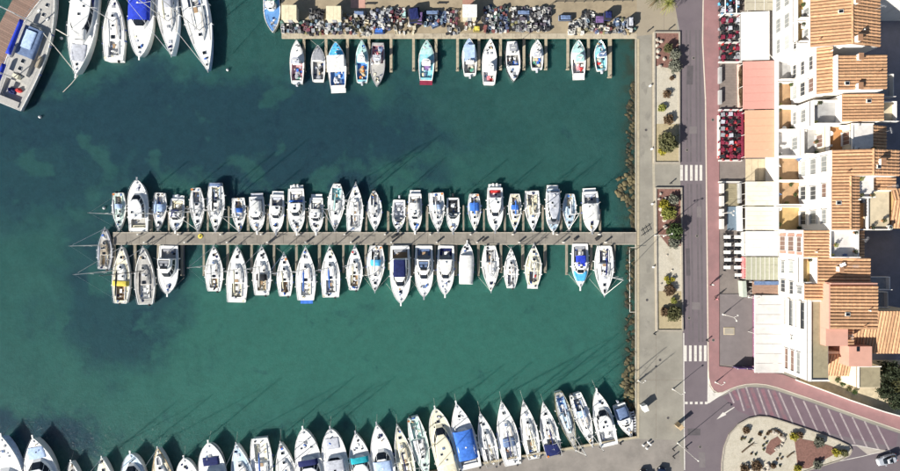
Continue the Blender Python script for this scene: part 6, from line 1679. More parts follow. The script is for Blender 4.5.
h.chimney(X2 + 4, PY(88, 12.5), 12.5, 14.0)
# 3
y0, y1 = T(108), T(131.5); h = House('house with a grey roof terrace and one tiled roof, right of the salmon awning', 77.5, (y0 + y1) / 2)
h.blk('ground_floor', XG, XF, y1, y0, 0, 3.3, WALL); h.terrace(XG, XF, y0 - 0.1, y1, 3.3, 'tan')
XM = PX(836, 9.2)
h.blk('wall', XF, XM, y1, y0, 0, 9.0, WALL); h.terrace(XF, XM, y0 - 0.05, y1, 9.0, 'grey', 0.9)
h.profile('upper_wall', [(XM, 0), (PX(882, 11.5), 0), (PX(882, 11.5), 11.4), (XM, 10.9)], PY(93.5, 11.5), PY(121, 11.5), WALL)
h.tiles_x(XM - 0.2, 11.0, PX(882, 11.5) + 0.15, 11.6, PY(93.5, 11.5), PY(121, 11.5))
h.windows(XF, y1 + .2, y0 - .2, [4.6, 7.2], 1, 2.6, 1.6)
h.blk('rear_balcony', PX(882, 11.5), PX(893, 8), PY(101, 9), PY(122, 9), 7.8, 8.0, FLOOR['cream']); h.parapet(PX(882, 11.5), PX(893, 8), PY(101, 9), PY(122, 9), 8.0, 0.9, WALL, 0.12, 'nse')
# 4: stepped terraces
y0, y1 = T(131.5), T(157.5); h = House('stepped house with white, grey and orange terraces rising to a white roof', 77.5, (y0 + y1) / 2)
st = [(XG, PX(801, 6.2), 3.3, 'white'), (PX(801, 6.2), PX(826, 8.8), 6.0, 'grey'), (PX(826, 8.8), PX(852, 11.2), 8.7, 'orange'), (PX(852, 11.2), PX(873, 11), 11.0, 'white')]
for i, (a, b, z, c) in enumerate(st):
    h.blk('wall', a, b, y1, y0, 0, z - 0.02 * i, WALL if i < 2 else WALLC)
    h.terrace(a, b, y0, y1, z, c, 0.9 if i < 3 else 0.25)
    if i < 3: h.win(b, (y0 + y1) / 2, z + 1.2, 2.6, 1.9)
h.profile('rear_wall', [(PX(873, 11), 0), (PX(886, 10), 0), (PX(886, 10), 9.6), (PX(873, 11), 10.6)], y0 - .2, y1 + .2, WALLC)
h.tiles_x(PX(873, 11), 10.7, PX(886, 10) + 0.2, 9.7, y0 - .2, y1 + .2)
# 5 and 6 share one long roof line
y0, y1 = T(157.5), T(181.5); h = House('house with tan terrace above the dark alley and a wide ridged tile roof', 78, (y0 + y1) / 2)
XF = PX(799, 3.3); XR = PX(873, 14.3); XE = PX(898, 13)
h.blk('ground_floor', XG, XF, y1, y0, 0, 3.3, WALL); h.terrace(XG, XF, y0, y1, 3.3, 'tan')
h.profile('wall', [(XF, 0), (XE, 0), (XE, 12.8), (XR, 14.1), (XF, 12.8)], y1, y0, WALL)
h.tiles_x(XF - 0.25, 12.85, XR, 14.25, y1, y0); h.tiles_x(XR, 14.25, XE + 0.2, 12.9, y1, y0); h.ridge(XR, 14.35, y1, y0)
h.windows(XF, y1 + .2, y0 - .2, [4.7, 7.6, 10.6], 1, 3.2, 1.8)
h.chimney(XR + 1.5, (y0 + y1) / 2, 13.2, 14.9)
y0, y1 = T(181.5), T(230.5); h = House('house with two tan terraces and narrow tiled roof beside a white roof terrace', 78, (y0 + y1) / 2)
X2 = PX(850, 13.4); X3 = PX(859, 13)
h.blk('ground_floor', XG, XF, y1, y0, 0, 3.3, WALL); h.terrace(XG, XF, y0, T(206) + 0.1, 3.3, 'tan'); h.terrace(XG, XF, T(206) - 0.1, y1, 3.3, 'yellow')
h.profile('wall', [(XF, 0), (X3, 0), (X3, 12.9), (X2, 13.3), (XF, 12.7)], y1, y0, WALL)
h.tiles_x(XF - 0.25, 12.75, X2, 13.4, y1, y0); h.tiles_x(X2 + 0.12, 13.4, X3, 12.95, y1, y0); h.ridge(X2, 13.5, y1, y0)
h.windows(XF, y1 + .2, y0 - .2, [4.7, 7.6, 10.6], 2, 2.8, 1.8)
XA = X3; XBk = PX(874, 12.5)
h.blk('wall', XA, XBk, y0, PY(198, 12), 0, 12.4, WALL); h.terrace(XA, XBk, y0, PY(198, 12), 12.4, 'white', 0.5)
h.blk('wall', XA, XBk, PY(198, 12) - 0.02, y1, 0, 10.0, WALLC); h.terrace(XA, XBk, PY(198, 12), y1, 10.0, 'orange', 0.8)
h.profile('rear_wall', [(XBk, 0), (PX(896, 11.5), 0), (PX(896, 11.5), 11.0), (XBk, 11.4)], y0, PY(190, 11.5), WALLC)
h.tiles_x(XBk, 11.5, PX(896, 11.5) + .2, 11.1, y0, PY(190, 11.5))
h.blk('wall', XBk, PX(889, 10.5), PY(190, 11.5) - 0.02, y1, 0, 10.5, WALLC); h.terrace(XBk, PX(889, 10.5), PY(190, 11.5), y1, 10.5, 'cream', 0.5)
# 7
y0, y1 = T(230.5), T(256); h = House('narrow house with pink shuttered front and white flat roof by the glass veranda', 76, (y0 + y1) / 2)
XF = PX(779, 3.3); X2 = PX(829, 11.8); X3 = PX(857, 11.6); X4 = PX(868, 11)
h.profile('wall', [(XF, 0), (X2, 0), (X2, 11.7), (XF, 10.9)], y1, y0, WALL)
h.tiles_x(XF - 0.2, 11.0, X2 + .1, 11.8, y1, y0)
SHUT = mat('pink_shutter', (0.42, 0.22, 0.17), rough=0.7, var=0.15)
h.windows(XF, y1 + .2, y0 - .2, [4.6, 7.2, 9.6], 1, 3.0, 1.9, 3, SHUT)
h.blk('wall', X2, X3, y1, y0, 0, 11.2, WALL); h.terrace(X2, X3, y0, y1, 11.2, 'white', 0.9, 'wnse')
h.profile('rear_wall', [(X3, 0), (X4, 0), (X4, 9.6), (X3, 10.2)], y1, y0, WALLC); h.tiles_x(X3, 10.3, X4 + .2, 9.7, y1, y0)
# 8
y0, y1 = T(256), T(295.5); h = House('house with a corner loggia and broad tiled roof beside the brown veranda', 76, (y0 + y1) / 2)
XF = PX(779.5, 3.3); XL = PX(818, 11.5); XE = PX(868, 12)
h.blk('wall', XF, XL, y0, PY(283, 10), 0, 9.2, WALL); h.terrace(XF, XL, y0, PY(283, 10), 9.2, 'yellow', 1.0)
h.profile('wall', [(XL, 0), (XE, 0), (XE, 12.1), (XL, 11.4)], y0, PY(283, 10), WALL); h.tiles_x(XL - .1, 11.5, XE + .2, 12.2, y0, PY(283, 10))
h.profile('wall', [(XF, 0), (XE, 0), (XE, 12.05), (XF + 0.6, 10.8), (XF, 10.8)], PY(283, 10) - 0.01, y1, WALL); h.tiles_x(XF - 0.1, 10.9, XE + .2, 12.15, PY(283, 10), y1)
h.windows(XF, y1 + .2, y0 - .2, [4.6, 7.2], 2, 2.6, 1.6); h.windows(XF, y1 + .2, PY(283, 10), [9.6], 1, 1.4, 1.6)
h.chimney(PX(838, 12), PY(269, 12), 11.4, 12.9, 0.6)
h.blk('rear_balcony', XE, PX(888, 8), PY(277, 9), PY(290, 9), 7.4, 7.6, FLOOR['grey']); h.parapet(XE, PX(888, 8), PY(277, 9), PY(290, 9), 7.6, 0.9, WALL, 0.12, 'nse')
h.blk('rear_balcony', XE, PX(886, 5), PY(292, 6), PY(308, 6), 4.4, 4.6, FLOOR['grey']); h.parapet(XE, PX(886, 5), PY(292, 6), PY(308, 6), 4.6, 0.9, WALL, 0.12, 'nse')
# 9
y0, y1 = T(295.5), T(371); h = House('large white house with olive flat roof and raised pink-edged tiled roof', 77, (y0 + y1) / 2)
XF = PX(783, 3.3); XM = PX(829, 13.0); XE = PX(875, 13); XO = PX(829, 10.8)
h.blk('wall', XF, XO, y1, y0, 0, 10.6, WALL)
h.blk('flat_roof', XF + 0.8, XO - 0.1, y1 + 0.5, y0 - 0.3, 10.55, 10.66, FLOOR['olive']); h.parapet(XF, XO, y1, y0, 10.6, 0.45, None, 0.5, 'w'); h.parapet(XF, XO, y1, y0, 10.6, 0.35, None, 0.3, 'ns')
ya, yb = PY(284, 13), PY(329, 13)
h.blk('raised_wall', XM, XE, yb, ya, 0, 12.7, WALLP); h.parapet(XM - 0.15, XM + 0.45, yb, ya, 12.7, 0.5, WALLP, 0.25, 'w')
h.tiles_x(XM + 0.1, 12.95, XE + .2, 13.3, yb, ya - 0.25)
h.blk('parapet', XM, XE, ya - 0.02, ya + 0.24, 0, 13.6, WALLP)

for z_, k_ in ((4.4, 0), (6.1, 1), (7.9, 3), (9.5, 0)): h.win(XF, PY(311, 3.3), z_, 5.4, 1.1, k_)
for z_ in (5.2, 8.6): h.balcony(XF, PY(311, 3.3), z_, 6.0, 0.7)
for z_, k_ in ((4.6, 3), (6.4, 3), (8.2, 1)): h.win(XF, PY(357, 3.3), z_, 4.4, 1.2, k_)
h.win(XF, PY(335, 3.3), 6.2, 0.9, 0.8, 1)
h.blk('stair_tower', XM, PX(848, 12.2), PY(346, 12.2), yb - 0.01, 0, 12.2, WALLP)
h.blk('lower_wall', PX(848, 12.2), PX(857, 11.5), PY(345, 11), yb - 0.01, 0, 10.6, WALLP); h.tiles_x(PX(848, 12.2), 10.75, PX(857, 11.5), 10.6, PY(345, 11), yb - .05)
# 10 cottages at the corner
h = House('cottage with diagonal-lit hip roof of vertical tile rows at the right edge', PX(880, 8), PY(335, 8), 'corner_cottage')
xa, xb = PX(849, 8.5), PX(918, 8.5); ya, yb = PY(311, 9.3), PY(353, 7.2)
vs = MB()
h.blk('wall', xa + .3, xb - .3, yb + .3, ya, 0, 7.0, WALLC)
h.tiles_y(yb, 7.3, ya, 9.2, xa, xb)
h.blk('gable_wall', xa + .3, xb - .3, ya - 0.5, ya, 7.0, 9.0, WALLC)
h.blk('stair_tower', PX(849, 9.6), PX(872, 9.6), PY(366.5, 9.6), PY(346.5, 9.6), 0, 9.6, WALLP)
h.blk('tower_hatch', PX(857, 9.7), PX(860, 9.7), PY(351.5, 9.7), PY(347, 9.7), 9.58, 9.66, GLASS)
h = House('small cottage with a short tiled roof between white wall and patio', PX(838, 6), PY(365, 6), 'corner_cottage')
h.blk('wall', PX(826, 7), PX(849, 7), PY(374, 6), PY(353, 7), 0, 5.8, WALLC)
h.tiles_y(PY(375.5, 6), 6.0, PY(354, 7), 7.2, PX(825, 6.6), PX(851, 6.6))
h.blk('gable_wall', PX(826, 7), PX(849, 7), PY(354, 7), PY(352, 7) + .1, 0, 7.1, WALLC)
h = House('flat roofed beige annex beside the corner trees', PX(869, 5), PY(377, 5), 'garden_annex')
h.blk('wall', PX(858, 5), PX(881, 5), PY(388, 5), PY(366, 5), 0, 4.8, WALLC)
h.blk('flat_roof', PX(858.5, 5), PX(880.5, 5), PY(387.5, 5), PY(366.5, 5), 4.8, 4.9, FLOOR['olive']); h.parapet(PX(858, 5), PX(881, 5), PY(388, 5), PY(366, 5), 4.8, 0.35, WALL, 0.2, 'wn')
# patio wall of the corner garden
c = P(850, 388); g = tag(empty('garden_wall', (c[0], c[1], 0)), 'low white garden wall beside the pink footway at the corner', 'wall')
pw = [P(795, 379.5), P(822, 389.5), P(846, 398.5), P(880, 410), P(905, 417)]
for a, b in zip(pw, pw[1:]):
    d = Vector((b[0] - a[0], b[1] - a[1])); MB().box((0, 0, 0.6), (d.length, 0.25, 1.2)).build('wall_panel', WALL, g, ((a[0] + b[0]) / 2 - c[0], (a[1] + b[1]) / 2 - c[1], 0), math.atan2(d.y, d.x))
struct(MB().sheet([P(800, 360), P(800, 381), P(846, 398), P(905, 416.5), P(960, 430), P(960, 360)], 0.014).build('patio', FLOOR['cream']))
for x, y, r, hh, l in ((891, 372, 2.4, 4.0, 'dark tree filling the corner garden beside the annex'), (888, 392, 2.2, 3.4, 'dark tree at the lower end of the corner garden'), (901, 384, 2.6, 3.8, 'tree at the right edge of the corner garden'), (897, 403, 1.6, 2.4, 'low dark shrub by the pink footway at the right edge')):
    shrub(x, y, r, hh, 'dark' if x != 901 else 'olive', l, 'garden_tree', int(900 * r), 0.0, 0.2, 'tree', None)
for x, y in ((843, 384), (838, 380), (849, 389), (855, 392)):
    shrub(x, y, 0.6, 0.7, rnd.choice(['olive', 'green']), 'small potted shrub on the corner patio', 'potted_shrub', 120, 0.02, 0.05, 'shrub', 'shrubs on the corner patio')
# neighbours across the back street
h = House('white flat roofed building cut by the top right corner', PX(885, 11), PY(-12, 11), 'back_building')
h.blk('wall', PX(866, 11), PX(960, 11), PY(-3, 11), PY(-60, 11), 0, 11, WALL); h.parapet(PX(866, 11), PX(960, 11), PY(-3, 11), PY(-60, 11), 11, 0.5)
h = House('orange roofed building at the right edge below the stepped houses', PX(905, 10), PY(209, 10), 'back_building')
xa, xb = PX(890, 10), PX(940, 10); h.blk('wall', xa, xb, PY(228, 10), PY(190, 10), 0, 9.8, mat('yellow_render', (0.66, 0.48, 0.22), rough=0.85, var=0.06))
h.tiles_y(PY(228, 10), 9.9, PY(200, 10.5), 10.9, xa, xb); h.tiles_y(PY(200, 10.5), 10.9, PY(189, 10), 10.3, xa, xb)

# fittings and clutter on the houses
POTM = mat('clay_pot', (0.36, 0.18, 0.10), rough=0.8, var=0.15)
pot_m = MB().lathe((0, 0, 0), [(0.18, 0), (0.26, 0.38), (0.22, 0.38)], 9).mesh('pot', POTM)
pl_m = [crown((0, 0, 0.65), 0.45, 0.42, 120, 0.13, 900 + k_).mesh('foliage', LEAF[c_]) for k_, c_ in enumerate(('green', 'olive', 'lime', 'dark'))]
ac_m = MB().box((0, 0, 0.32), (0.85, 0.4, 0.6)).mesh('air_conditioner', FRAME)
def chairlike(m): return MB().box((0, 0, 0.40), (0.6, 0.55, 0.08)).box((0, 0.26, 0.65), (0.6, 0.08, 0.5)).box((-0.27, 0, 0.2), (0.06, 0.5, 0.4)).box((0.27, 0, 0.2), (0.06, 0.5, 0.4)).mesh('armchair', m)
arm_m = [chairlike(CLOTH[c_]) for c_ in ('white', 'grey', 'dark', 'steel')]
tt_m = MB().lathe((0, 0, 0), [(0.25, 0), (0.05, 0.05), (0.05, 0.68), (0.5, 0.70), (0.5, 0.75)], 12).mesh('round_table', CLOTH['white'])
HW = ['the tall white house', 'the house with plant terraces', 'the house with the grey roof terrace', 'the stepped house', 'the house beside the dark alley', 'the house with two tan terraces', 'the pink shuttered house', 'the house with the corner loggia', 'the large white house'] + ['a back building'] * 9
for hi, h in enumerate(HOUSES):
    for (xa, xb, ya, yb, z) in h.ter:
        if xb - xa < 0.3 or yb - ya < 1: continue
        n_ = int(2 + (xb - xa) * (yb - ya) / 6)
        for k in range(min(n_, 6)):
            x = rnd.choice([xa, xb, rnd.uniform(xa, xb)]); y = rnd.choice([ya, yb, rnd.uniform(ya, yb)])
            q = rnd.random()
            pk = rnd.randrange(4)
            if q < 0.5:
                o = tag(empty('potted_plant', (x, y, z)), '%s potted plant on a terrace of %s' % (('green', 'olive', 'lime', 'dark')[pk], HW[hi]), 'plant', 'potted plants on the house terraces'); inst('pot', pot_m, o); inst('foliage', pl_m[pk], o)
            elif q < 0.75: tag(inst('armchair', arm_m[pk], None, (x, y, z), rnd.uniform(0, 6)), '%s armchair on a terrace of %s' % (('white', 'grey', 'black', 'slate blue')[pk], HW[hi]), 'chair', 'armchairs on the house terraces')
            elif q < 0.9: tag(inst('round_table', tt_m, None, (x, y, z)), 'small round white table on a terrace of %s' % HW[hi], 'table', 'round tables on the house terraces')
            else: inst('air_conditioner', ac_m, h.root, (x - h.x, y - h.y, z), rnd.choice([0, 1.57]))
    for (x0, z0, x1, z1, ya, yb) in h.roofs:
        for k in range(max(1, int((yb - ya) * abs(x1 - x0) / 22))):
            f = rnd.uniform(0.15, 0.85); x = x0 + (x1 - x0) * f; z = z0 + (z1 - z0) * f; y = rnd.uniform(ya + 0.5, yb - 0.5)
            q = rnd.random()
            if q < 0.5: MB().cyl((x - h.x, y - h.y, z), 0.09, 0.75, 8).lathe((x - h.x, y - h.y, z + 0.75), [(0.17, 0), (0.04, 0.12)], 8).build('vent_pipe', FRAME if rnd.random() < .5 else TILED, h.root)
            elif q < 0.75:
                mb = MB().tube([(0, 0, 0), (0, 0, 2.2)], 0.03, 5).tube([(-0.6, 0, 2.0), (0.6, 0, 2.0)], 0.02, 4)
                for kk in range(5): mb.tube([(-0.5 + kk * 0.25, -0.3, 2.0), (-0.5 + kk * 0.25, 0.3, 2.0)], 0.014, 4)
                mb.build('aerial', CHROME, h.root, (x - h.x, y - h.y, z), rnd.uniform(0, 3))
            else:
                sk = MB().box((0, 0, 0.24), (0.85, 0.7, 0.30)).build('skylight', FRAME, h.root, (x - h.x, y - h.y, z)); sk.rotation_euler = (0, -math.atan2(z1 - z0, x1 - x0), 0)
                MB().box((0, 0, 0.395), (0.7, 0.55, 0.03)).build('pane', GLASS, sk)
# ------------------------------------------------------------------ restaurant awnings and verandas
def awning(x0, x1, y0, y1, zf, zb, m, label, n=5, post=True, gap=0.03, name='awning', fm=None, cross=0):
    """x0 front (road side) to x1 back, in photo pixels"""
    a = P(x0, y0, zf); b = P(x1, y1, zb); c = ((a[0] + b[0]) / 2, (a[1] + b[1]) / 2)
    o = tag(empty(name, (c[0], c[1], 0)), label, 'awning')
    w = b[0] - a[0]; ya, yb = PY(y0, (zf + zb) / 2), PY(y1, (zf + zb) / 2); d = ya - yb; sl = math.atan2(zb - zf, w)
    me = MB().box((0, 0, 0), (math.hypot(w, zb - zf), d / n - gap, 0.06)).mesh('canopy_panel', m)
    for k in range(n):
        q = inst('canopy_panel', me, o, (0, ya - d / n * (k + 0.5) - c[1], (zf + zb) / 2 + rnd.uniform(-0.006, 0.006))); q.rotation_euler = (0, -sl, 0)
    for k in range(1, cross):
        f = k / cross - 0.5; MB().box((0, 0, 0), (0.10, d, 0.07)).build('rafter', FRAME, o, (w * f, (ya + yb) / 2 - c[1], (zf + zb) / 2 + (zb - zf) * f + 0.05))
    MB().box((0, 0, 0), (0.08, d, 0.30)).build('valance', fm or m, o, (-w / 2 - 0.06, (ya + yb) / 2 - c[1], zf - 0.14))
    MB().box((0, 0, 0), (0.16, d, 0.2)).build('housing', FRAME, o, (w / 2 + 0.06, (ya + yb) / 2 - c[1], zb + 0.06))
    pm = MB().cyl((0, 0, 0), 0.06, zf - 0.06, 7).mesh('post', FRAME)
    for k in range(3): inst('post', pm, o, (-w / 2 + 0.12, ya - d * (0.03 + 0.47 * k) - c[1], 0.02))
    return o, c
WA = mat('awning_white', (0.736, 0.718, 0.672), rough=0.8, var=0.03, scale=0.5, dirt=(0.52, 0.50, 0.45), dscale=0.5, dlo=0.52, dhi=0.85); PA = mat('awning_pink', (0.554, 0.277, 0.235), rough=0.8, var=0.04); SA = mat('awning_salmon', (0.605, 0.344, 0.227), rough=0.8, var=0.04)
CA = mat('awning_cream', (0.72, 0.684, 0.558), rough=0.8, var=0.03, scale=0.5, dirt=(0.52, 0.48, 0.36), dscale=0.6, dlo=0.5, dhi=0.85); GA = mat('glass_roof', (0.374, 0.374, 0.281), rough=0.35, var=0.1); BA = mat('brown_roof', (0.30, 0.19, 0.14), rough=0.6, var=0.15)
GREYR = mat('pale_panel', (0.425, 0.391, 0.306), rough=0.5, var=0.1)
awning(746, 773, -30, 10.5, 2.9, 3.0, GREYR, 'beige panelled pergola roof at the top of the restaurant row', 5, gap=0.1, cross=3)
awning(742.5, 768.5, 11.5, 60, 2.7, 3.1, WA, 'large white awning near the top of the restaurant row', 5)
awning(744, 774.5, 61, 109, 2.7, 3.2, PA, 'pink awning between the white and salmon awnings', 6)
awning(746, 774.5, 110, 157.5, 2.7, 3.2, SA, 'salmon awning above the dark alley', 6)
awning(746.5, 776, 181.5, 205.5, 2.8, 3.1, CA, 'upper of the two cream awnings', 5)
awning(746.5, 776, 206.5, 230, 2.8, 3.1, CA, 'lower of the two cream awnings', 5)
awning(747, 777, 231, 256, 2.9, 3.1, WA, 'plain white awning below the cream ones', 3)
awning(747, 778, 257, 280, 2.8, 3.2, GA, 'greenish glazed veranda roof below the white awning', 3, gap=0.03, cross=7, name='veranda_roof')
awning(753.5, 778.5, 281.5, 294, 2.6, 2.9, BA, 'brown slatted veranda roof beside the narrow lane', 4, name='veranda_roof')
q = P(766, 283, 3.0); o = tag(empty('blue_skylight', (q[0], q[1], 0)), 'blue translucent strip roof above the brown veranda', 'roof')
MB().box((0, 0, 3.15), (5.2, 0.8, 0.06)).build('panel', CLOTH['steel'], o)
for k in (-2.4, 2.4): MB().box((k, 0, 1.57), (0.1, 0.1, 3.1)).build('post', FRAME, o)
awning(755.5, 783, 295, 373, 3.0, 3.1, mat('canopy_grey_white', (0.60, 0.58, 0.56), rough=0.8, var=0.04, scale=0.5, dirt=(0.46, 0.44, 0.42), dscale=0.4, dlo=0.5, dhi=0.8), 'very large white flat canopy at the lower end of the restaurant row', 8, gap=0.07)
ALL = [(775, 3.3)]
# low alley floor between salmon and cream awnings, with a fence
q = P(745, 169); o = tag(empty('alley_paving', (*P(760, 169), 0)), 'beige panelled alley floor between the salmon and cream awnings', 'paving')
for k in range(5):
    a = P(745.5 + k * 6.2, 159); b = P(745.5 + (k + 1) * 6.2 - 0.3, 180.5)
    MB().box((0, 0, 0.03), (b[0] - a[0], a[1] - b[1], 0.06)).build('paving_slab', FLOOR['cream'], o, ((a[0] + b[0]) / 2 - o.location.x, (a[1] + b[1]) / 2 - o.location.y, 0.02))

# ------------------------------------------------------------------ terrace furniture
def chair_mesh(m):
    mb = MB().box((0, 0, 0.45), (0.46, 0.46, 0.06)).box((0, 0.22, 0.72), (0.46, 0.05, 0.5))
    for sx in (-1, 1):
        for sy in (-1, 1): mb.box((sx * 0.2, sy * 0.2, 0.22), (0.04, 0.04, 0.43))
    return mb.mesh('chair', m)
def table_mesh(m, w=0.85, d=0.85):
    mb = MB().box((0, 0, 0.73), (w, d, 0.05)).box((0, 0, 0.37), (0.09, 0.09, 0.68)).box((0, 0, 0.03), (0.5, 0.5, 0.05))
    return mb.mesh('table', m)
CH = {c: chair_mesh(CLOTH[c]) for c in ('red', 'maroon', 'dark', 'white', 'grey', 'silver', 'sky')}
TB = {c: table_mesh(CLOTH[c]) for c in ('white', 'grey', 'dark', 'maroon', 'silver')}
TBL = {c: table_mesh(CLOTH[c], 1.5, 0.75) for c in ('white',)}
CNAME = dict(dark='black', silver='pale grey', sky='light blue')
def dining(x0, x1, y0, y1, chairs, tables, where, sx=8.0, sy=7.2, z=0.03):
    nx = max(1, round((x1 - x0) / sx)); ny = max(1, round((y1 - y0) / sy))
    for i in range(nx):
        for j in range(ny):
            px = x0 + (x1 - x0) * (i + 0.5) / nx + rnd.uniform(-.5, .5); py = y0 + (y1 - y0) * (j + 0.5) / ny + rnd.uniform(-.5, .5)
            c = P(px, py, 0.6); tc = rnd.choice(tables); rz = rnd.uniform(-0.15, 0.15)
            tag(inst('table', TB[tc], None, (c[0], c[1], z), rz), '%s table %s' % (CNAME.get(tc, tc), where), 'table', 'tables ' + where)
            for k in range(4):
                if rnd.random() < 0.1: continue
                an = k * math.pi / 2 + rz; cc = rnd.choice(chairs); dist = rnd.uniform(0.62, 0.75)
                # chair back away from the table
                o = inst('chair', CH[cc], None, (c[0] + math.cos(an) * dist, c[1] + math.sin(an) * dist, z), an - math.pi / 2 + rnd.uniform(-.15, .15))
                tag(o, '%s chair %s' % (CNAME.get(cc, cc), where), 'chair', 'chairs ' + where)
dining(719.5, 741, 0, 14, ['sky', 'maroon', 'dark', 'silver'], ['silver', 'dark'], 'on the terrace at the top edge')
dining(719.5, 741, 16, 41, ['maroon', 'dark', 'dark', 'grey'], ['dark', 'silver', 'maroon', 'dark'], 'on the terrace left of the white awning')
dining(719.5, 741, 44, 61, ['maroon', 'maroon', 'red', 'dark', 'dark', 'grey'], ['dark', 'maroon', 'grey'], 'on the small terrace above the bench terrace')
dining(718.5, 743, 111, 160, ['red', 'maroon', 'maroon', 'maroon', 'dark'], ['dark', 'silver', 'grey', 'maroon'], 'on the red terrace beside the salmon awning', 7.5, 6.6)
for j in range(6):
    for i in range(2):
        if (i, j) in ((0, 5),): continue
        c = P(727 + i * 10.5 + (j % 2) * 0.6, 237 + j * 7.6, 0.7)
        tag(inst('table', TBL['white'], None, (c[0], c[1], 0.03)), 'white table on the terrace beside the plain white awning', 'table', 'white tables beside the plain white awning')
        for k in (-0.4, 0.4):
            for sg in (-1, 1):
                if rnd.random() < .15: continue
                o = inst('chair', CH['dark'], None, (c[0] + k, c[1] + sg * 0.55, 0.03), 0 if sg > 0 else math.pi)
                tag(o, 'black chair at a white table beside the plain white awning', 'chair', 'black chairs beside the plain white awning')
# low planters, kerbs and screens framing the terraces
def trough(px0, py0, px1, py1, w, h, m, label, plants=None, name='planter_trough', cat='planter', group=None):
    a = P(px0, py0, h); b = P(px1, py1, h); d = Vector((b[0] - a[0], b[1] - a[1]))
    o = tag(empty(name, ((a[0] + b[0]) / 2, (a[1] + b[1]) / 2, 0.02), math.atan2(d.y, d.x)), label, cat, group)
    MB().box((0, 0, h / 2), (d.length, w, h)).build('box', m, o)
    if plants: crown((0, 0, h + 0.15), 1, 0.3, int(120 * d.length), 0.12, int(px0 + py0)).build('foliage', LEAF[plants], o).scale = (d.length / 2, w * 0.6, 1)
    else: MB().box((0, 0, h + 0.02), (d.length + 0.04, w + 0.06, 0.05)).build('coping', m, o)
    return o
TW = CLOTH['white']; TG = FLOOR['grey']
for i, (ya, yb, w) in enumerate(((14.6, 14.6, 0), (42.5, 42.5, 0), (62, 62, 0), (110, 110, 0), (160.5, 160.5, 0), (182, 182, 0))):
    trough(719, ya, 742, yb, 0.28, 0.5, FRAME if i != 3 else TW, 'low pale dividing wall across the terraces, %s from the top' % ORD[i], None, 'dividing_wall', 'wall', 'dividing walls of the terraces')
trough(740, 64, 740.5, 107, 0.7, 0.6, mat('pink_planter', (0.60, 0.42, 0.36), rough=0.8, var=0.15), 'long pink flecked planter between the bench terrace and the pink awning', 'brown')
trough(720.5, 67, 720.5, 83, 0.5, 0.8, TG, 'upper grey bench planter on the bench terrace', None, 'bench', 'bench', 'benches on the bench terrace')
trough(720.5, 90, 720.5, 104, 0.5, 0.8, TG, 'lower grey bench planter on the bench terrace', None, 'bench', 'bench', 'benches on the bench terrace')
trough(742.2, 112, 742.8, 158, 0.4, 0.9, CLOTH['maroon'], 'maroon screen along the right side of the red terrace', None, 'screen', 'screen')
trough(719.2, 115, 719.2, 158, 0.3, 0.7, FRAME, 'pale low rail along the left side of the red terrace', None, 'screen', 'screen')
trough(741, 16, 741.5, 60, 0.4, 1.0, TG, 'grey screen between the upper terraces and the white awning', None, 'screen', 'screen')
for i, (ya, yb) in enumerate(((183.5, 193), (196, 206), (209, 216), (219, 229))):
    trough(722.5, ya, 722.5, yb, 0.6, 1.0, FRAME, 'tall white planter on the left of the blue floored terrace, %s from the top' % ORD[i], None, 'planter_box', 'planter', 'tall white planters')
trough(740.3, 183, 740.6, 203, 0.35, 1.0, TG, 'grey screen right of the beige terrace floor', None, 'screen', 'screen')
trough(740.5, 206, 741, 231, 0.7, 1.1, TW, 'white counter with dark front right of the blue terrace floor', None, 'counter', 'counter')
q = P(733, 218); o = tag(empty('terrace_mat', (q[0], q[1], 0.02)), 'blue-grey floor mat of the terrace beside the lower cream awning', 'floor mat')
MB().box((0, 0, 0.02), (2.6, 5.4, 0.04)).build('mat', mat('blue_mat', (0.14, 0.19, 0.24), rough=0.8, var=0.12), o)
q = P(732.5, 195); o = tag(empty('terrace_decking', (q[0], q[1], 0.02)), 'beige decking of the terrace beside the upper cream awning', 'decking')
for k in range(10): MB().box((0, -2.3 + k * 0.5, 0.02), (3.0, 0.47, 0.04)).build('deck_board', FLOOR['olive'], o)
q = P(730, 84); o = tag(empty('bench_terrace_decking', (q[0], q[1], 0.02)), 'brown-grey decking of the terrace with two long benches', 'decking')
DKB = mat('grey_deck', (0.22, 0.185, 0.165), rough=0.85, var=0.15, scale=1)
for k in range(17): MB().box((0, -4.6 + k * 0.575, 0.02), (4.2, 0.545, 0.04)).build('deck_board', DKB, o)
trough(744.5, 232, 744.8, 256, 0.5, 1.6, FRAME, 'pale windbreak in front of the plain white awning', None, 'screen', 'screen')
trough(744.6, 257, 745, 279, 0.4, 1.5, mat('red_white_screen', (0.62, 0.22, 0.22), rough=0.7, var=0.3), 'red and white windbreak in front of the glazed veranda', None, 'screen', 'screen')
trough(744, 281, 745, 297, 0.8, 1.6, mat('sage_screen', (0.42, 0.46, 0.40), rough=0.6, var=0.1), 'pale green screen at the lane beside the brown veranda', None, 'screen', 'screen')
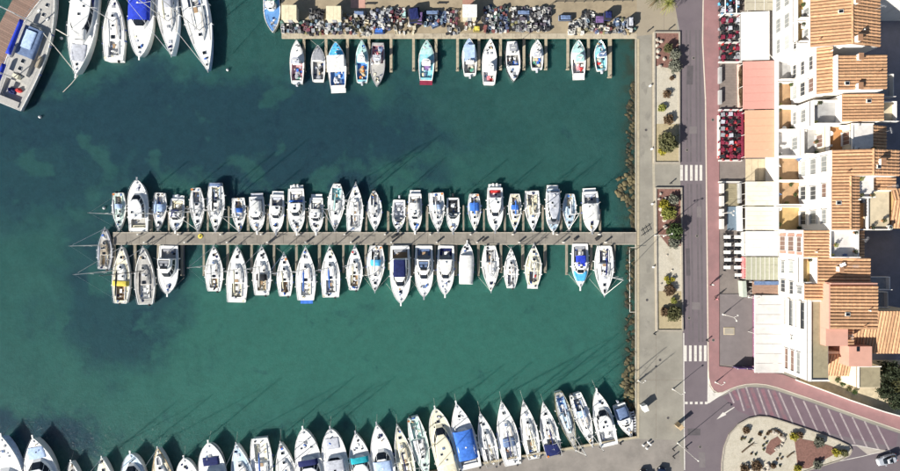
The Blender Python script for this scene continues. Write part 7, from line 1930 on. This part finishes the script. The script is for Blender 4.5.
# glass screen with purple base along the lower terrace
a = P(753, 296); b = P(753.4, 371); o = tag(empty('glass_screen', (*P(753.2, 333), 0.0)), 'tall glass screen on posts in front of the very large white canopy', 'screen')
gl = mat('screen_glass', (0.20, 0.17, 0.20), rough=0.1, var=0.1); n = 9; ln = a[1] - b[1]
for k in range(n):
    y = -ln / 2 + ln / n * (k + 0.5); MB().box((0, y, 0.95), (0.05, ln / n - 0.1, 1.7)).build('glass_panel', gl, o)
for k in range(n + 1): MB().box((0, -ln / 2 + ln / n * k, 1.0), (0.1, 0.1, 2.0)).build('post', FRAME, o)
MB().box((0, 0, 0.13), (0.2, ln, 0.26)).build('base', mat('mauve_base', (0.36, 0.16, 0.26), rough=0.7), o)
a = P(733, 366); b = P(752, 366); o = tag(empty('end_screen', (*P(742, 366.5), 0)), 'dark purple end screen of the lower terrace', 'screen')
MB().box((0, 0, 1.0), (4.2, 0.12, 1.9)).build('panel', CLOTH['purple'], o)
for k in (-2.0, 0, 2.0): MB().box((k, 0, 1.0), (0.12, 0.18, 2.0)).build('post', FRAME, o)
# pergola frame over the topmost terrace
o = tag(empty('terrace_pergola', (*P(730, 4), 0)), 'white pergola frame over the terrace at the top edge', 'pergola')
for x in (-2.4, 0, 2.4): MB().box((x, 0, 2.5), (0.14, 6.5, 0.14)).build('beam', CLOTH['white'], o)
for y in (-3.1, 0, 3.1): MB().box((0, y, 2.36), (5.0, 0.14, 0.13)).build('cross_beam', CLOTH['white'], o)
for x in (-2.3, 2.3):
    for y in (-3.0, 3.0): MB().box((x, y, 1.15), (0.14, 0.14, 2.3)).build('post', CLOTH['white'], o)
q = P(730, 330); o = tag(empty('pale_hatch_cover', (*P(728.5, 331), 0.13)), 'pale square slab on the lower terrace floor', 'slab')
MB().box((0, 0, 0.05), (2.3, 1.6, 0.08)).build('slab', FLOOR['cream'], o)
MB().box((0, 0, 0.10), (2.0, 1.3, 0.03)).build('lid', KERB, o)

# ------------------------------------------------------------------ street furniture
LAMPM = mat('lamp_post', (0.60, 0.58, 0.54), rough=0.4, var=0.05)
def lamp(px, py, h, arms, label, dark=False):
    q = P(px, py); o = tag(empty('street_lamp', (q[0], q[1], 0.0)), label, 'street lamp', 'street lamps')
    m = RUBBER if dark else LAMPM
    MB().lathe((0, 0, 0), [(0.24, 0), (0.24, 0.12), (0.13, 0.25), (0.12, 1.2), (0.085, 1.3)], 9).build('base', m, o)
    MB().tube([(0, 0, 1.2), (0, 0, h)], 0.07, 7, r2=0.05).build('pole', m, o)
    for k, an in enumerate(arms):
        dx, dy = math.cos(an) * 0.75, math.sin(an) * 0.75
        MB().tube([(0, 0, h - 0.15), (dx * 0.6, dy * 0.6, h + 0.1), (dx, dy, h)], 0.05, 5).build('arm', m, o)
        hd = MB().lathe((dx * 1.2, dy * 1.2, h - 0.12), [(0.10, 0), (0.21, 0.05), (0.17, 0.14), (0.05, 0.2)], 9).build('lamp_head', LAMPM, o)
lamp(655, 235, 6.6, (0.3, 3.4), 'pale street lamp with two heads beside the lower planting bed')
lamp(678, 443, 7.6, (-0.6,), 'tall pale street lamp at the junction near the south quay')
lamp(719.5, 213.5, 4.2, (0.4, -0.6), 'pale lamp at the left of the blue floored terrace')
lamp(722.8, 314.2, 4.4, (0.5, -0.9), 'pale double lamp on the lower terrace')
lamp(673, 389, 4.0, (0.6,), 'pale lamp beside the give way line')
lamp(715.5, 382, 2.6, (0.8,), 'short lamp on the rounded footway corner')
lamp(638.6, 380.5, 2.2, (0.7,), 'short lamp on the harbour wall above the bottom row')
lamp(748.5, 297, 3.2, (0.7,), 'lamp by the pale green screen')
def cabinet(px, py, w, d, h, m, label, rz=0.0):
    q = P(px, py, h); o = tag(empty('utility_cabinet', (q[0], q[1], 0.0), rz), label, 'cabinet')
    MB().box((0, 0, 0.06), (w + 0.1, d + 0.1, 0.12)).build('plinth', KERB, o)
    b_ = MB().box((0, 0, h / 2 + 0.1), (w, d, h - 0.06)).build('body', m, o)
    MB().box((0, 0, h + 0.1), (w + 0.1, d + 0.1, 0.07)).build('lid', m, o)
    for sg in (-1, 1): MB().box((sg * w * 0.24, -d / 2 - 0.01, 0), (w * 0.42, 0.03, h * 0.8)).build('door', m, b_)
cabinet(645.5, 408.5, 1.0, 1.3, 1.5, CLOTH['white'], 'white utility cabinet on the quay near the bottom row', 0.4)
cabinet(681, 427.5, 1.0, 0.8, 1.9, CLOTH['tan'], 'tan utility cabinet beside the junction', 0.7)
BOL = MB().lathe((0, 0, 0), [(0.14, 0), (0.12, 0.7), (0.16, 0.78), (0.15, 0.92), (0.05, 0.98)], 9).mesh('bollard', RUBBER)
for x, y in ((672.6, 449), (672.9, 456.5), (685.6, 447), (653.8, 333.8), (706.3, 340.3), (647.5, 31.6), (669, 29.3), (670, 183.5)):
    q = P(x, y); tag(inst('bollard', BOL, None, (q[0], q[1], 0)), 'dark bollard on the quay beside the road', 'bollard', 'bollards beside the road')
MBL = MB().lathe((0, 0, 0), [(0.22, 0), (0.16, 0.1), (0.15, 0.3), (0.24, 0.42), (0.2, 0.5), (0.05, 0.52)], 9)
mw = MBL.mesh('mooring_bollard', FENDER)
for x, y in ((650, 86), (651.5, 149), (652, 204), (653, 267), (643, 445), (648, 442), (646.5, 448), (650, 444)):
    q = P(x, y); tag(inst('mooring_bollard', mw, None, (q[0], q[1], 0)), 'pale mooring bollard on the harbour quay', 'bollard', 'pale bollards on the harbour quay')
for k in range(9):
    x = 620 - k * 20; y = 441.6 + k * 3.4
    q = P(x, y + 1.6); tag(inst('mooring_bollard', MBL.mesh('mooring_bollard', RUBBER) if k == 0 else mbd, None, (q[0], q[1], 0.0)), 'dark mooring bollard on the south quay edge', 'bollard', 'dark bollards on the south quay')
    if k == 0: mbd = bpy.data.objects[-1].data if False else [o for o in bpy.data.objects if o.name.startswith('mooring_bollard')][-1].data
# little dinghy ramp by the last boat in the bottom row
q = P(634.5, 424, -0.8); o = tag(empty('ladder_gangway', (q[0], q[1], WATER), 0.22), 'narrow slatted gangway beside the last boat of the bottom row', 'gangway')
for sg in (-1, 1): MB().box((sg * 0.4, 0, 0.6), (0.1, 6.0, 0.14)).build('rail', ALU, o)
for k in range(10): MB().box((0, -2.7 + k * 0.6, 0.62), (0.72, 0.3, 0.06)).build('slat', CLOTH['silver'], o)
for sg in (-1, 1): MB().box((sg * 0.4, 2.6, 0.1), (0.5, 0.8, 0.5)).build('float', RUBBER, o)

# ------------------------------------------------------------------ cars
def car(px, py, rz, paint, label, dark_roof=False):
    q = P(px, py, 0.8); o = tag(empty('parked_car', (q[0], q[1], 0.0), rz), label, 'car')
    def ring(L0, L1, w, z, wf=0.86, wb=0.9):
        return [(L1, -w * wf * 0.75, z), (L1 - 0.35, -w * wf, z), (L1 - 1.1, -w, z), (L0 + 0.9, -w, z), (L0 + 0.25, -w * wb, z), (L0, -w * wb * 0.75, z),
                (L0, w * wb * 0.75, z), (L0 + 0.25, w * wb, z), (L0 + 0.9, w, z), (L1 - 1.1, w, z), (L1 - 0.35, w * wf, z), (L1, w * wf * 0.75, z)]
    b = MB().loft([list(reversed(r)) for r in (ring(-2.15, 2.15, 0.86, 0.28), ring(-2.2, 2.2, 0.9, 0.55), ring(-2.12, 2.12, 0.88, 0.82), ring(-2.0, 1.9, 0.80, 0.95))], cap0=True).build('body', paint, o)
    g = MB().loft([list(reversed(r)) for r in (ring(-1.85, 1.05, 0.78, 0.94), ring(-1.35, 0.35, 0.62, 1.40))], cap1=False).build('window', GLASS, o)
    MB().loft([list(reversed(r)) for r in (ring(-1.42, 0.42, 0.65, 1.40), ring(-1.35, 0.35, 0.60, 1.47))], cap0=True).build('roof', CLOTH['dark'] if dark_roof else paint, o)
    MB().box((-0.35, 0, 1.485), (0.7, 0.75, 0.03)).build('sunroof', GLASS, o)
    tyre = MB().lathe((0, 0, -0.11), [(0.20, 0), (0.31, 0.02), (0.32, 0.2), (0.20, 0.22)], 14).mesh('wheel', RUBBER)
    rim = MB().lathe((0, 0, -0.115), [(0.05, 0), (0.19, 0.01), (0.19, 0.22), (0.05, 0.23)], 10).mesh('rim', CHROME)
    for x in (-1.32, 1.35):
        for sg in (-1, 1):
            w_ = inst('wheel', tyre, o, (x, sg * 0.80, 0.32)); w_.rotation_euler = (math.pi / 2, 0, 0)
            inst('rim', rim, w_)
    for sg in (-1, 1):
        MB().box((2.05, sg * 0.62, 0.68), (0.2, 0.3, 0.14)).build('headlight', FENDER, o); MB().box((-2.1, sg * 0.65, 0.75), (0.12, 0.25, 0.16)).build('tail_light', CLOTH['red'], o)
        MB().box((0.75, sg * 0.98, 0.98), (0.18, 0.2, 0.13)).build('mirror', paint, o)
SILVER = mat('car_silver', (0.50, 0.53, 0.58), rough=0.25, var=0.03, metal=0.2); BLACKC = mat('car_black', (0.012, 0.014, 0.022), rough=0.2, var=0.05); NAVYC = mat('car_navy', (0.012, 0.02, 0.05), rough=0.2, var=0.05)
car(887.5, 460, R(197), SILVER, 'silver car at the right edge of the junction')
car(661, 478, R(80), NAVYC, 'dark navy car, right one of two cut by the bottom edge', True)
car(644.5, 480, R(95), BLACKC, 'black car, left one of two cut by the bottom edge', True)

# ------------------------------------------------------------------ people walking on the pink footway
SKIN = mat('skin', (0.45, 0.28, 0.20), rough=0.6, var=0.05); HAIR = mat('hair', (0.03, 0.02, 0.015), rough=0.7)
def person(px, py, rz, shirt, trousers, label):
    q = P(px, py, 0.9); o = tag(empty('person', (q[0], q[1], 0.125), rz), label, 'person')
    J = {'pel': (0, 0, 0.95, .13, .10), 'sp': (0, 0.01, 1.15, .13, .095), 'ch': (0, 0.02, 1.36, .16, .11), 'nk': (0, 0.02, 1.49, .055, .055), 'hd0': (0, 0.04, 1.57, .075, .085), 'hd1': (0, 0.04, 1.69, .07, .085)}
    ed = [('pel', 'sp'), ('sp', 'ch'), ('ch', 'nk'), ('nk', 'hd0'), ('hd0', 'hd1')]
    for sg, nm, sw in ((-1, 'l', 1), (1, 'r', -1)):
        J['sh' + nm] = (sg * .19, 0.02, 1.42, .06, .06); J['el' + nm] = (sg * .25, -0.06 * sw, 1.14, .045, .045); J['wr' + nm] = (sg * .25, 0.14 * sw, .92, .032, .035); J['ha' + nm] = (sg * .245, 0.20 * sw, .84, .035, .02)
        J['hi' + nm] = (sg * .10, 0, .88, .095, .095); J['kn' + nm] = (sg * .10, -0.14 * sw + .05, .49, .06, .065); J['an' + nm] = (sg * .10, -0.30 * sw, .10, .042, .045); J['ft' + nm] = (sg * .11, -0.30 * sw + .16, .045, .045, .03)
        ed += [('ch', 'sh' + nm), ('sh' + nm, 'el' + nm), ('el' + nm, 'wr' + nm), ('wr' + nm, 'ha' + nm), ('pel', 'hi' + nm), ('hi' + nm, 'kn' + nm), ('kn' + nm, 'an' + nm), ('an' + nm, 'ft' + nm)]
    ks = list(J); me = bpy.data.meshes.new('body'); me.from_pydata([J[k][:3] for k in ks], [(ks.index(a), ks.index(b)) for a, b in ed], [])
    me.materials.append(SKIN); bo = bpy.data.objects.new('body', me); COL.objects.link(bo); bo.parent = o
    md_ = bo.modifiers.new('skin', 'SKIN'); bo.modifiers.new('sub', 'SUBSURF').levels = 1; bo.modifiers['sub'].render_levels = 1
    for i, k in enumerate(ks):
        bo.data.skin_vertices[0].data[i].radius = J[k][3:5]
    bo.data.skin_vertices[0].data[0].use_root = True
    def ov(name, z0, z1, rx, ry, m, y=0.01):
        MB().loft([[(rx * k * math.cos(a), y + ry * k * math.sin(a), z) for a in [2 * math.pi * i / 12 for i in range(12)]] for z, k in ((z0, 1.0), ((z0 + z1) / 2, 0.95), (z1 - 0.08, 1.05), (z1, 0.5))], cap0=True).build(name, m, o, smooth=True)
    ov('shirt', 0.95, 1.50, 0.215, 0.145, shirt)
    for sg, nm in ((-1, 'l'), (1, 'r')):
        MB().tube([J['sh' + nm][:3], J['el' + nm][:3]], 0.078, 8, r2=0.065).build('sleeve', shirt, o, smooth=True)
        MB().tube([J['hi' + nm][:3], J['kn' + nm][:3], J['an' + nm][:3]], 0.115, 8, r2=0.065).build('trouser_leg', trousers, o, smooth=True)
    MB().blob((0, 0.025, 1.69), (0.098, 0.108, 0.095), 3, 0.05, 10, 5, True).build('hair', HAIR, o, smooth=True)
person(712.3, 284.5, R(160), CLOTH['white'], CLOTH['dark'], 'person in a white top walking on the pink footway, upper of two')
person(716.3, 298.8, R(10), CLOTH['pink'], CLOTH['dark'], 'person in a pink top walking on the pink footway, lower of two')
